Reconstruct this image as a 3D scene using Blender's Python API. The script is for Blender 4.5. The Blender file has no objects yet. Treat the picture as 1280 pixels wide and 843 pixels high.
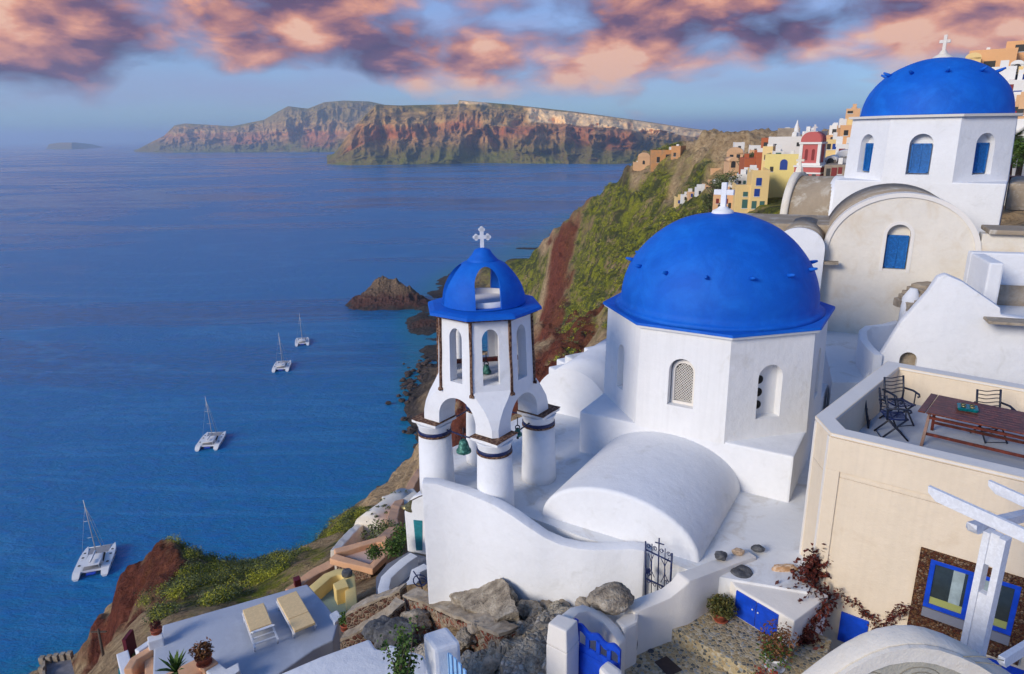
import bpy, bmesh, math, random
import numpy as np
from mathutils import Vector, Matrix, noise as mn
R_ = math.radians
S = bpy.context.scene
COL = S.collection
random.seed(7)
# ------------------------------------------------------------------ camera
FPX, CXP, CYP, PIT, ROLL = 853., 640., 421.5, R_(16.64), .0165
vF = Vector((0, math.cos(PIT), -math.sin(PIT))); _u0 = Vector((0, math.sin(PIT), math.cos(PIT))); _r0 = Vector((1, 0, 0))
vR = math.cos(ROLL)*_r0 - math.sin(ROLL)*_u0; vU = math.sin(ROLL)*_r0 + math.cos(ROLL)*_u0
cd = bpy.data.cameras.new('camera'); cam = bpy.data.objects.new('camera', cd); COL.objects.link(cam)
cam.matrix_world = Matrix(((vR.x, vU.x, -vF.x, 0), (vR.y, vU.y, -vF.y, 0), (vR.z, vU.z, -vF.z, 0), (0, 0, 0, 1)))
cd.sensor_fit = 'HORIZONTAL'; cd.sensor_width = 36; cd.lens = 36*FPX/1280; cd.clip_start = .1; cd.clip_end = 120000
S.camera = cam
# ------------------------------------------------------------------ light
SUN_EL, SUN_AZ = 24, -142        # elevation; direction TOWARDS the sun, degrees from +X
def node(nt, t, **kw):
    n = nt.nodes.new(t)
    for k, v in kw.items():
        if k == 'I':
            for a, b in v.items(): n.inputs[a].default_value = b
        else: setattr(n, k, v)
    return n
W = bpy.data.worlds.new('World'); S.world = W; W.use_nodes = True
nt = W.node_tree; nt.nodes.clear(); L = nt.links.new
def M_(op, a, b=None, c=None, clamp=False, nt_=None):
    q = nt_ or nt
    n = q.nodes.new('ShaderNodeMath'); n.operation = op; n.use_clamp = clamp
    for i, v in enumerate((a, b, c)):
        if v is None: continue
        if isinstance(v, (int, float)): n.inputs[i].default_value = v
        else: q.links.new(v, n.inputs[i])
    return n.outputs[0]
def mixc(q, f, a, b, bt='MIX'):
    n = q.nodes.new('ShaderNodeMix'); n.data_type = 'RGBA'; n.blend_type = bt
    for i, v in ((0, f), (6, a), (7, b)):
        if isinstance(v, (int, float)): n.inputs[i].default_value = v
        elif isinstance(v, tuple): n.inputs[i].default_value = v if len(v) == 4 else (*v, 1)
        else: q.links.new(v, n.inputs[i])
    return n.outputs[2]
def ramp(q, fac, stops, interp='LINEAR'):
    n = q.nodes.new('ShaderNodeValToRGB'); cr = n.color_ramp; cr.interpolation = interp
    while len(cr.elements) < len(stops): cr.elements.new(.5)
    for e, (p, c) in zip(cr.elements, stops):
        e.position = p; e.color = (*c, 1) if isinstance(c, tuple) else (c, c, c, 1)
    q.links.new(fac, n.inputs[0]); return n.outputs[0]
sky = node(nt, 'ShaderNodeTexSky', sky_type='NISHITA', sun_disc=False)
sky.sun_elevation = R_(SUN_EL); sky.sun_rotation = R_(90 - SUN_AZ)
sky.air_density = 1.0; sky.dust_density = .6; sky.ozone_density = 3.0
tc = node(nt, 'ShaderNodeTexCoord')
sx = node(nt, 'ShaderNodeSeparateXYZ'); L(tc.outputs['Generated'], sx.inputs[0])
az = M_('ARCTAN2', sx.outputs[0], sx.outputs[1]); el = M_('ARCSINE', sx.outputs[2])
SEED = 8.2
def cloudfield(daz, del_, det=7):
    cb = node(nt, 'ShaderNodeCombineXYZ')
    L(M_('ADD', M_('MULTIPLY', az, 3.6), daz), cb.inputs[0]); L(M_('ADD', M_('MULTIPLY', el, 8.0), del_), cb.inputs[1]); cb.inputs[2].default_value = SEED
    n1 = node(nt, 'ShaderNodeTexNoise', I={'Scale': 1.0, 'Detail': 2, 'Roughness': .5}); L(cb.outputs[0], n1.inputs[0])
    n2 = node(nt, 'ShaderNodeTexNoise', I={'Scale': 3.4, 'Detail': det, 'Roughness': .58, 'Distortion': .35}); L(cb.outputs[0], n2.inputs[0])
    vo = node(nt, 'ShaderNodeTexVoronoi', feature='SMOOTH_F1', I={'Scale': 2.6, 'Smoothness': .7, 'Randomness': 1.}); L(cb.outputs[0], vo.inputs[0])
    vo2 = node(nt, 'ShaderNodeTexVoronoi', feature='SMOOTH_F1', I={'Scale': 6.5, 'Smoothness': .6, 'Randomness': 1.}); L(cb.outputs[0], vo2.inputs[0])
    a = M_('ADD', M_('MULTIPLY', n1.outputs[0], .62), M_('MULTIPLY', n2.outputs[0], .30))
    return M_('ADD', a, M_('ADD', M_('MULTIPLY', vo.outputs[0], -.17), M_('MULTIPLY', vo2.outputs[0], -.07)))
cf = cloudfield(0, 0); cs = cloudfield(-.22, .34, 5)
# banks of cumulus high up, thin veil low down
band = ramp(nt, el, [(.0, .0), (.03, .02), (.055, .06), (.085, .15), (.12, .16), (.20, .19), (.30, .1), (.45, .0)])
# the big banks: (azimuth, elevation, half widths) in degrees
bank = None
for a_, e_, sa_, se_, w_ in ((-32, 6.6, 7, 3.0, .17), (-20, 6.6, 3.4, 2.0, .09), (-13.5, 8.4, 5, 2.8, .13), (-9, 5.8, 5, 2.0, .17), (-2.2, 5.5, 3.6, 2.2, .17), (9, 6.5, 6.5, 3.2, .19), (21, 7.0, 4.4, 2.2, .14), (30, 7.2, 7.5, 3.2, .17), (2, 11.2, 40, 1.3, .13), (40, 9, 8, 3, .1), (-44, 8, 8, 3, .1)):
    g_ = M_('ADD', M_('POWER', M_('DIVIDE', M_('SUBTRACT', az, R_(a_)), R_(sa_)), 2), M_('POWER', M_('DIVIDE', M_('SUBTRACT', el, R_(e_)), R_(se_)), 2))
    g_ = M_('MULTIPLY', M_('EXPONENT', M_('MULTIPLY', g_, -1)), w_); bank = g_ if bank is None else M_('MAXIMUM', bank, g_)
dens = M_('MULTIPLY', M_('ADD', M_('ADD', M_('SUBTRACT', cf, .445), band), bank), 6.5, clamp=True)
litv = M_('ADD', M_('MULTIPLY', M_('SUBTRACT', cf, cs), 4.2), .60, clamp=True)
ccol = ramp(nt, litv, [(0, (.085, .06, .14)), (.35, (.17, .09, .17)), (.6, (.48, .21, .20)), (.85, (.88, .40, .26)), (1, (1.0, .58, .40))])
veil = node(nt, 'ShaderNodeTexNoise', I={'Scale': 1.0, 'Detail': 5, 'Roughness': .5})
cb2 = node(nt, 'ShaderNodeCombineXYZ'); L(M_('MULTIPLY', az, 3.0), cb2.inputs[0]); L(M_('MULTIPLY', el, 14), cb2.inputs[1]); L(cb2.outputs[0], veil.inputs[0])
vden = M_('MULTIPLY', ramp(nt, veil.outputs[0], [(.32, .45), (.62, 1.)]), ramp(nt, el, [(.012, .0), (.045, .62), (.07, .75), (.2, .85), (.3, .3), (.4, 0)]))
skc = mixc(nt, 1.0, sky.outputs[0], (.56, .88, 1.22), 'MULTIPLY')
SKYMUL = .10
bg1 = node(nt, 'ShaderNodeBackground'); L(skc, bg1.inputs[0]); bg1.inputs[1].default_value = SKYMUL
bgv = node(nt, 'ShaderNodeBackground'); bgv.inputs[0].default_value = (.24, .24, .40, 1); bgv.inputs[1].default_value = 1.
bgc = node(nt, 'ShaderNodeBackground'); L(ccol, bgc.inputs[0]); bgc.inputs[1].default_value = .62
m1 = node(nt, 'ShaderNodeMixShader'); L(vden, m1.inputs[0]); L(bg1.outputs[0], m1.inputs[1]); L(bgv.outputs[0], m1.inputs[2])
m2 = node(nt, 'ShaderNodeMixShader'); L(dens, m2.inputs[0]); L(m1.outputs[0], m2.inputs[1]); L(bgc.outputs[0], m2.inputs[2])
wo = node(nt, 'ShaderNodeOutputWorld'); L(m2.outputs[0], wo.inputs[0])
W.cycles.sampling_method = 'MANUAL'; W.cycles.sample_map_resolution = 1024
sl = bpy.data.lights.new('sun', 'SUN'); so = bpy.data.objects.new('sun', sl); COL.objects.link(so)
sl.energy = 2.1; sl.angle = R_(20); sl.color = (1, .88, .72)
sd = Vector((math.cos(R_(SUN_AZ))*math.cos(R_(SUN_EL)), math.sin(R_(SUN_AZ))*math.cos(R_(SUN_EL)), math.sin(R_(SUN_EL))))
so.rotation_euler = sd.to_track_quat('Z', 'Y').to_euler(); so.location = (0, -20, 60)
V = S.view_settings; V.view_transform = 'Standard'; V.look = 'None'; V.exposure = 0.56; V.gamma = 1; V.use_curve_mapping = False
S.cycles.use_denoising = True; S.cycles.use_adaptive_sampling = True; S.cycles.adaptive_threshold = .02
S.cycles.max_bounces = 6; S.cycles.diffuse_bounces = 3; S.cycles.glossy_bounces = 2; S.cycles.transmission_bounces = 3; S.cycles.volume_bounces = 1; S.cycles.transparent_max_bounces = 6
S.cycles.caustics_reflective = False; S.cycles.caustics_refractive = False
# ------------------------------------------------------------------ survey: image point -> world point at a height or depth
def ray(x, y): return vF + vR*((x-CXP)/FPX) - vU*((y-CYP)/FPX)
def Z(x, y, z): d = ray(x, y); return d*(z/d.z)
def D(x, y, dep): return ray(x, y)*dep
# ------------------------------------------------------------------ helpers
def tag(o, label=None, cat=None, group=None, kind=None):
    if label: o['label'] = label
    if cat: o['category'] = cat
    if group: o['group'] = group
    if kind: o['kind'] = kind
    return o
def link(name, me, mat=None, parent=None):
    o = bpy.data.objects.new(name, me); COL.objects.link(o)
    if mat is not None and me is not None and hasattr(me, 'materials'):
        for m in (mat if isinstance(mat, (list, tuple)) else [mat]): me.materials.append(m)
    if parent is not None:
        o.parent = parent; o.matrix_parent_inverse = Matrix.Translation(-parent.location) if parent.rotation_euler[2] == 0 else (Matrix.Translation(parent.location) @ Matrix.Rotation(parent.rotation_euler[2], 4, 'Z')).inverted()
    return o
def thing(name, label, cat, loc=(0, 0, 0), group=None):
    o = bpy.data.objects.new(name, None); COL.objects.link(o); o.location = loc; o.empty_display_size = .2
    return tag(o, label, cat, group)
def copy_tree(o, parent=None):
    c = o.copy(); COL.objects.link(c)
    if parent is not None: c.parent = parent
    for ch in list(o.children): copy_tree(ch, c)
    return c
class MB:
    """mesh builder; world coordinates unless M is set"""
    def __init__(s): s.bm = bmesh.new(); s.M = Matrix.Identity(4)
    def v(s, p): return s.bm.verts.new(s.M @ Vector(p))
    def face(s, pts, mi=0):
        f = s.bm.faces.new([s.v(p) for p in pts]); f.material_index = mi; return f
    def prism(s, bot, top, cap=True, mi=0):
        n = len(bot); b = [s.v(p) for p in bot]; t = [s.v(p) for p in top]
        fs = [s.bm.faces.new((b[i], b[(i+1) % n], t[(i+1) % n], t[i])) for i in range(n)]
        if cap: fs += [s.bm.faces.new(b[::-1]), s.bm.faces.new(t)]
        for f in fs: f.material_index = mi
    def col(s, pts, z0, z1, mi=0):          # vertical prism over a plan outline
        s.prism([(p[0], p[1], z0) for p in pts], [(p[0], p[1], z1) for p in pts], mi=mi)
    def box(s, c, d, M=None, mi=0):
        x, y, z = (q/2 for q in d); K = Matrix.Translation(c) @ (M if M is not None else Matrix.Identity(4))
        P = lambda a, b_, e: (K @ Vector((a*x, b_*y, e*z)))
        s.prism([P(-1, -1, -1), P(1, -1, -1), P(1, 1, -1), P(-1, 1, -1)], [P(-1, -1, 1), P(1, -1, 1), P(1, 1, 1), P(-1, 1, 1)], mi=mi)
    def bar(s, a, b, w, h=None, up=(0, 0, 1), mi=0):
        a, b = Vector(a), Vector(b); h = h or w; d = (b-a).normalized(); up = Vector(up)
        if abs(d.dot(up)) > .98: up = Vector((1, 0, 0))
        r = d.cross(up).normalized()*w/2; u = r.cross(d).normalized()*h/2
        s.prism([a-r-u, a+r-u, a+r+u, a-r+u], [b-r-u, b+r-u, b+r+u, b-r+u], mi=mi)
    def tube(s, pts, r, n=8, cap=True, mi=0, closed=False):
        pts = [Vector(p) for p in pts]; rs = r if isinstance(r, (list, tuple)) else [r]*len(pts); rings = []
        ref = None
        for i, p in enumerate(pts):
            if closed: t = pts[(i+1) % len(pts)] - pts[i-1]
            else: t = pts[min(i+1, len(pts)-1)] - pts[max(i-1, 0)]
            t.normalize()
            if ref is None: ref = t.cross(Vector((0, 0, 1)) if abs(t.z) < .9 else Vector((1, 0, 0))).normalized()
            ref = (ref - t*ref.dot(t)).normalized(); w = t.cross(ref)
            rings.append([s.v(p + (ref*math.cos(6.28318*k/n) + w*math.sin(6.28318*k/n))*rs[i]) for k in range(n)])
        m = len(rings)
        for i in range(m if closed else m-1):
            a, b = rings[i], rings[(i+1) % m]
            for k in range(n):
                f = s.bm.faces.new((a[k], a[(k+1) % n], b[(k+1) % n], b[k])); f.material_index = mi; f.smooth = True
        if cap and not closed:
            s.bm.faces.new(rings[0][::-1]).material_index = mi; s.bm.faces.new(rings[-1]).material_index = mi
    def lathe(s, prof, c=(0, 0, 0), n=32, mi=0, smooth=True, a0=0, mod=None):
        c = Vector(c); rings = []
        for r, z in prof:
            if r < 1e-5: rings.append([s.v(c+Vector((0, 0, z)))])
            else: rings.append([s.v(c+Vector((r*(mod(6.28318*k/n) if mod else 1)*math.cos(a0+6.28318*k/n), r*(mod(6.28318*k/n) if mod else 1)*math.sin(a0+6.28318*k/n), z))) for k in range(n)])
        for a, b in zip(rings, rings[1:]):
            for k in range(n):
                k2 = (k+1) % n
                if len(a) == 1 and len(b) == 1: break
                q = (a[0], b[k2], b[k]) if len(a) == 1 else (a[k], a[k2], b[0]) if len(b) == 1 else (a[k], a[k2], b[k2], b[k])
                f = s.bm.faces.new(q); f.material_index = mi; f.smooth = smooth
        if len(rings[0]) > 1: s.bm.faces.new(rings[0][::-1]).material_index = mi
        if len(rings[-1]) > 1: s.bm.faces.new(rings[-1]).material_index = mi
    def blob(s, c, r, sub=3, amp=.25, fr=1.4, seed=0, sq=(1, 1, 1), flat=False, mi=0):
        res = bmesh.ops.create_icosphere(s.bm, subdivisions=sub, radius=1)
        off = Vector((seed*3.7, seed*1.3, -seed*2.1)); c = Vector(c)
        for v in res['verts']:
            d = v.co.copy(); k = 1+amp*(mn.noise(d*fr+off)*1.4+.6*mn.noise(d*fr*2.7+off)+.3*mn.noise(d*fr*6+off))
            if flat: k *= 1-.12*abs(mn.cell(d*2.2+off))
            v.co = s.M @ (c + Vector((d.x*sq[0], d.y*sq[1], d.z*sq[2]))*r*k)
        for v in res['verts']:
            for f in v.link_faces: f.material_index = mi; f.smooth = not flat
    def build(s, name, mat=None, parent=None, bevel=0, smooth=None, seg=2):
        bmesh.ops.recalc_face_normals(s.bm, faces=s.bm.faces)
        if bevel:
            es = [e for e in s.bm.edges if len(e.link_faces) == 2 and e.calc_face_angle(0) > .5]
            bmesh.ops.bevel(s.bm, geom=es, offset=bevel, segments=seg, profile=.6, affect='EDGES', clamp_overlap=True)
        if smooth is not None:
            for f in s.bm.faces: f.smooth = True
        me = bpy.data.meshes.new(name); s.bm.to_mesh(me); s.bm.free()
        if smooth:
            me.set_sharp_from_angle(angle=R_(smooth))
        return link(name, me, mat, parent)
def boolean(o, cutters, op='DIFFERENCE', solver='EXACT'):
    for c in cutters:
        m = o.modifiers.new('b', 'BOOLEAN'); m.object = c; m.operation = op; m.solver = solver
    dg = bpy.context.evaluated_depsgraph_get(); dg.update()
    me = bpy.data.meshes.new_from_object(o.evaluated_get(dg)); o.modifiers.clear(); old = o.data; o.data = me; bpy.data.meshes.remove(old)
    for c in cutters: bpy.data.objects.remove(c, do_unlink=True)
    return o
def shade(o, ang=35):
    for f in o.data.polygons: f.use_smooth = True
    o.data.set_sharp_from_angle(angle=R_(ang)); return o
def roughen(o, amp, fr, seed=0, cut=0, octv=3):
    """subdivide and push a hand-made surface about, so that plaster and rock are not ruler-straight"""
    bm = bmesh.new(); bm.from_mesh(o.data)
    for _ in range(cut):
        L_ = max((e.calc_length() for e in bm.edges), default=0)
        es = [e for e in bm.edges if e.calc_length() > L_*.45]
        bmesh.ops.subdivide_edges(bm, edges=es, cuts=1, use_grid_fill=True)
    off = Vector((seed, seed*2.3, 0))
    bmesh.ops.triangulate(bm, faces=[f for f in bm.faces if len(f.verts) > 4])
    for v in bm.verts:
        p = v.co*fr+off; a = amp
        d = Vector((0, 0, 0))
        for k in range(octv):
            d += a*mn.noise_vector(p); p = p*2.1; a *= .55
        v.co += d
    bm.to_mesh(o.data); bm.free(); return o
# ------------------------------------------------------------------ materials
MATS = {}
def newmat(name):
    m = bpy.data.materials.new(name); m.use_nodes = True; q = m.node_tree
    b = q.nodes['Principled BSDF']; return m, q, b
def tex(q, kind, scale, detail=5, rough=.55, vec=None, dist=0, **kw):
    n = q.nodes.new('ShaderNodeTex'+kind)
    if 'Scale' in n.inputs: n.inputs['Scale'].default_value = scale
    if 'Detail' in n.inputs and kind == 'Noise': n.inputs['Detail'].default_value = detail; n.inputs['Roughness'].default_value = rough; n.inputs['Distortion'].default_value = dist
    for k, v in kw.items(): setattr(n, k, v)
    q.links.new(vec if vec is not None else coord(q), n.inputs['Vector']); return n
def coord(q, sc=None):
    n = q.nodes.get('TC') or q.nodes.new('ShaderNodeTexCoord'); n.name = 'TC'
    if sc is None: return n.outputs['Object']
    m = q.nodes.new('ShaderNodeMapping'); m.inputs['Scale'].default_value = sc; q.links.new(n.outputs['Object'], m.inputs[0]); return m.outputs[0]
def bump(q, b, h, strength=.3, dist=.02):
    n = q.nodes.new('ShaderNodeBump'); n.inputs['Strength'].default_value = strength; n.inputs['Distance'].default_value = dist
    q.links.new(h, n.inputs['Height']); q.links.new(n.outputs[0], b.inputs['Normal'])
def plaster(name, col, var=.06, stain=None, stainf=(.62, .8), streak=0, rough=.85, bs=.25, patch=None, scale=1.0):
    """brushed lime wash: broad tone variation, brush marks, optional weather stains and run-down streaks"""
    m, q, b = newmat(name); c = Vector(col)
    n1 = tex(q, 'Noise', .9*scale, 6, .6); n2 = tex(q, 'Noise', 9*scale, 4, .6)
    f = M_('ADD', M_('MULTIPLY', n1.outputs[0], .65, nt_=q), M_('MULTIPLY', n2.outputs[0], .35, nt_=q), nt_=q)
    out = ramp(q, f, [(.3, tuple(c*(1-var))), (.7, tuple(c*(1+var*.5)))])
    if streak:
        s = tex(q, 'Noise', 1, 5, .6, vec=coord(q, (11, 11, .35)))
        out = mixc(q, M_('MULTIPLY', ramp(q, s.outputs[0], [(.42, 0.), (.68, 1.)]), streak, nt_=q), out, tuple(c*.78))
    if stain:
        s = tex(q, 'Noise', 1.3*scale, 8, .68, dist=.6)
        out = mixc(q, ramp(q, s.outputs[0], [(stainf[0], 0.), (stainf[1], 1.)]), out, stain)
    if patch:
        s = tex(q, 'Noise', patch[1], 7, .7, dist=.3)
        out = mixc(q, ramp(q, s.outputs[0], [(patch[2], 0.), (patch[2]+.06, 1.)]), out, patch[0])
    q.links.new(out, b.inputs['Base Color']); b.inputs['Roughness'].default_value = rough
    b.inputs['Specular IOR Level'].default_value = .25
    nb = tex(q, 'Noise', 3.2, 7, .62); nb2 = tex(q, 'Noise', 38, 3, .6)
    bump(q, b, M_('ADD', nb.outputs[0], M_('MULTIPLY', nb2.outputs[0], .18, nt_=q), nt_=q), bs, .05)
    MATS[name] = m; return m
def simple(name, col, rough=.6, metal=0, var=.12, scale=14, bs=.12, spec=.4, col2=None, fac=(.45, .62), coat=0):
    m, q, b = newmat(name); c = Vector(col); n = tex(q, 'Noise', scale, 5, .6)
    c2 = tuple(col2) if col2 else tuple(c*(1+var))
    q.links.new(ramp(q, n.outputs[0], [(fac[0], tuple(c*(1-var))), (fac[1], c2)]), b.inputs['Base Color'])
    b.inputs['Roughness'].default_value = rough; b.inputs['Metallic'].default_value = metal; b.inputs['Specular IOR Level'].default_value = spec
    if coat: b.inputs['Coat Weight'].default_value = coat
    if bs: bump(q, b, n.outputs[0], bs, .02)
    MATS[name] = m; return m
def rocky(name, cols, scale=1.5, bs=.9, dist=.08, vor=3.0):
    m, q, b = newmat(name)
    n = tex(q, 'Noise', scale, 10, .68, dist=.4); v = tex(q, 'Voronoi', vor*scale, feature='DISTANCE_TO_EDGE')
    k = len(cols); out = ramp(q, n.outputs[0], [(.28+.44*i/(k-1), c) for i, c in enumerate(cols)])
    q.links.new(out, b.inputs['Base Color']); b.inputs['Roughness'].default_value = .92; b.inputs['Specular IOR Level'].default_value = .2
    n2 = tex(q, 'Noise', scale*5, 8, .7)
    bump(q, b, M_('ADD', M_('ADD', n.outputs[0], M_('MULTIPLY', n2.outputs[0], .4, nt_=q), nt_=q), M_('MULTIPLY', v.outputs[0], .5, nt_=q), nt_=q), bs, dist)
    MATS[name] = m; return m
def rubble(name, cols, mortar, scale=4, edge=.07, bs=.8):
    m, q, b = newmat(name); d = tex(q, 'Noise', 3, 4); wv = mixc(q, .06, coord(q), d.outputs[1], 'ADD')
    v = tex(q, 'Voronoi', scale, vec=wv); e = tex(q, 'Voronoi', scale, vec=wv, feature='DISTANCE_TO_EDGE')
    sp = q.nodes.new('ShaderNodeSeparateColor'); q.links.new(v.outputs['Color'], sp.inputs[0])
    k = len(cols); c = ramp(q, sp.outputs[0], [((i+.01)/k, x) for i, x in enumerate(cols)], 'CONSTANT')
    fine = tex(q, 'Noise', scale*6, 6, .7); c = mixc(q, .45, c, ramp(q, fine.outputs[0], [(.3, .25), (.7, 1.)]), 'MULTIPLY')
    f = ramp(q, e.outputs[0], [(edge*.5, 0.), (edge, 1.)])
    q.links.new(mixc(q, f, mortar, c), b.inputs['Base Color']); b.inputs['Roughness'].default_value = .95; b.inputs['Specular IOR Level'].default_value = .15
    bump(q, b, M_('ADD', ramp(q, e.outputs[0], [(0, 0.), (edge*2.2, 1.)]), M_('MULTIPLY', fine.outputs[0], .5, nt_=q), nt_=q), bs, .06)
    MATS[name] = m; return m
white = plaster('white_plaster', (.79, .80, .82), .08, stain=(.58, .58, .56), stainf=(.58, .84), bs=.45)
whites = plaster('white_streaked', (.80, .80, .80), .06, streak=.22, stain=(.60, .58, .53), stainf=(.60, .85), bs=.4)
roofw = plaster('white_roof', (.74, .75, .76), .06, stain=(.50, .46, .40), stainf=(.53, .76))
blued = plaster('dome_blue', (.003, .11, .56), .16, stain=(.008, .17, .68), stainf=(.44, .80), rough=.66, bs=.35)
cream = plaster('cream_plaster', (.78, .66, .50), .07, streak=.2, stain=(.64, .50, .34), stainf=(.60, .88), bs=.35)
creamw = plaster('cream_weathered', (.76, .71, .62), .08, stain=(.66, .56, .42), stainf=(.5, .78), bs=.5)
rimw = plaster('rim_white', (.78, .74, .68), .05)
brownroof = plaster('weathered_roof', (.36, .29, .21), .2, stain=(.62, .58, .50), stainf=(.52, .72), bs=.5)
greyfloor = plaster('grey_floor', (.44, .48, .56), .08, stain=(.56, .60, .68), stainf=(.5, .8), scale=.6)
darkfloor = plaster('dark_grey_floor', (.20, .21, .25), .08)
peach = plaster('peach_plaster', (.74, .42, .24), .1, stain=(.50, .26, .15), stainf=(.6, .8), bs=.5)
peachfl = plaster('peach_floor', (.66, .46, .36), .08)
yellow = plaster('yellow_plaster', (.82, .62, .25), .06)
tealfl = plaster('green_grey_floor', (.24, .32, .29), .08)
bluepaint = simple('blue_paint', (.005, .06, .52), .42, var=.12, scale=6)
bluelat = simple('blue_shutter', (.008, .13, .42), .5, var=.2)
lightblue = simple('light_blue_paint', (.26, .50, .80), .5, var=.08)
whitepaint = simple('white_paint', (.74, .76, .80), .5, var=.06, scale=22, bs=.25)
redrust = simple('rust_stone', (.12, .04, .025), .9, var=.5, scale=22, bs=.6, col2=(.30, .18, .11))
iron = simple('dark_iron', (.012, .018, .04), .45, var=.3, scale=30)
ironblue = simple('navy_iron', (.01, .02, .09), .45, var=.3, scale=30)
wood = simple('red_brown_wood', (.13, .028, .016), .42, var=.3, scale=9)
bronze = simple('green_bronze', (.03, .16, .13), .55, metal=.3, var=.4, scale=16, col2=(.10, .30, .24))
brass = simple('brass', (.30, .26, .12), .4, metal=.7, var=.3)
terra = simple('terracotta', (.34, .08, .04), .8, var=.2)
teal = simple('teal_glaze', (.0, .16, .19), .25, var=.3)
glassd = simple('window_glass', (.03, .045, .05), .08, var=.1, spec=.8, bs=0)
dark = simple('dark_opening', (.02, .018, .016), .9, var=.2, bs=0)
curtain = simple('curtain', (.34, .42, .42), .8, var=.15, scale=5)
cushion = simple('cushion', (.80, .58, .30), .8, var=.06)
stemm = simple('stem', (.10, .07, .05), .85, var=.3)
maroon = simple('maroon_paint', (.12, .01, .02), .6)
stoned = rocky('dark_lava_stone', [(.04, .042, .048), (.09, .092, .10), (.22, .22, .22)], 5, .8, .03)
stoneg = rocky('grey_rock', [(.06, .05, .042), (.24, .20, .155), (.42, .36, .28), (.62, .57, .48)], 3.4, 1, .08, 4.5)
stonet = rocky('tan_rock', [(.16, .12, .08), (.34, .28, .21), (.48, .42, .34)], 1.6, .9, .07)
redwall = rubble('red_rubble', [(.30, .08, .05), (.20, .05, .035), (.42, .30, .20), (.36, .14, .09), (.26, .18, .13), (.50, .42, .32)], (.42, .34, .25), 9, .10)
brownwall = rubble('brown_rubble', [(.16, .07, .05), (.24, .13, .09), (.34, .24, .17), (.12, .07, .055)], (.36, .28, .20), 9, .09)
greywall = rubble('grey_rubble', [(.30, .29, .27), (.20, .19, .18), (.42, .40, .36), (.14, .13, .125)], (.40, .37, .32), 5, .09)
frame_st = rubble('red_stone_frame', [(.20, .06, .03), (.12, .04, .03), (.30, .14, .06), (.40, .26, .16)], (.16, .09, .05), 26, .10)
pebble = rubble('pebble_mosaic', [(.52, .42, .26), (.30, .27, .20), (.60, .53, .40), (.12, .13, .13), (.44, .33, .18), (.34, .36, .35)], (.46, .37, .22), 17, .10, .35)
def leafmat(name, c1, c2, rough=.6):
    m, q, b = newmat(name); g = q.nodes.new('ShaderNodeNewGeometry')
    n = tex(q, 'Noise', 6, 4); f = M_('ADD', M_('MULTIPLY', g.outputs['Random Per Island'], .6, nt_=q), M_('MULTIPLY', n.outputs[0], .5, nt_=q), nt_=q)
    q.links.new(ramp(q, f, [(.2, c1), (.85, c2)]), b.inputs['Base Color']); b.inputs['Roughness'].default_value = rough
    b.inputs['Specular IOR Level'].default_value = .25; MATS[name] = m; return m
leafg = leafmat('leaf_green', (.03, .07, .012), (.10, .17, .03))
leafr = leafmat('leaf_dark_red', (.035, .008, .008), (.15, .03, .018))
leafo = leafmat('leaf_rust', (.12, .035, .015), (.22, .11, .04))
leafy = leafmat('leaf_yellow_green', (.15, .18, .015), (.50, .48, .04))
leafd = leafmat('leaf_olive', (.05, .065, .025), (.14, .17, .06))
leaff = leafmat('flower_green', (.03, .055, .012), (.15, .12, .03))
# ------------------------------------------------------------------ terrain
def sst(a, b, x): t = np.clip((x-a)/(b-a), 0, 1); return t*t*(3-2*t)
SEA = -100.
_rs = np.random.RandomState(5)
_perm = _rs.rand(3, 256, 256)
def vnoise(x, y, ch=0):
    xi = np.floor(x).astype(int); yi = np.floor(y).astype(int); fx = x-xi; fy = y-yi
    fx = fx*fx*(3-2*fx); fy = fy*fy*(3-2*fy); P = _perm[ch]
    g = lambda a, b: P[a & 255, b & 255]
    return ((g(xi, yi)*(1-fx)+g(xi+1, yi)*fx)*(1-fy)+(g(xi, yi+1)*(1-fx)+g(xi+1, yi+1)*fx)*fy)*2-1
def fbm(x, y, o=5, g=.5, ridged=False, ch=0):
    s = 0; a = 1; t = 0
    for k in range(o):
        n = vnoise(x+k*17.3, y-k*9.1, (ch+k) % 3)
        s = s+a*((1-2*np.abs(n)) if ridged else n); t += a; a *= g; x = x*2.03; y = y*2.03
    return s/t
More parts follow.
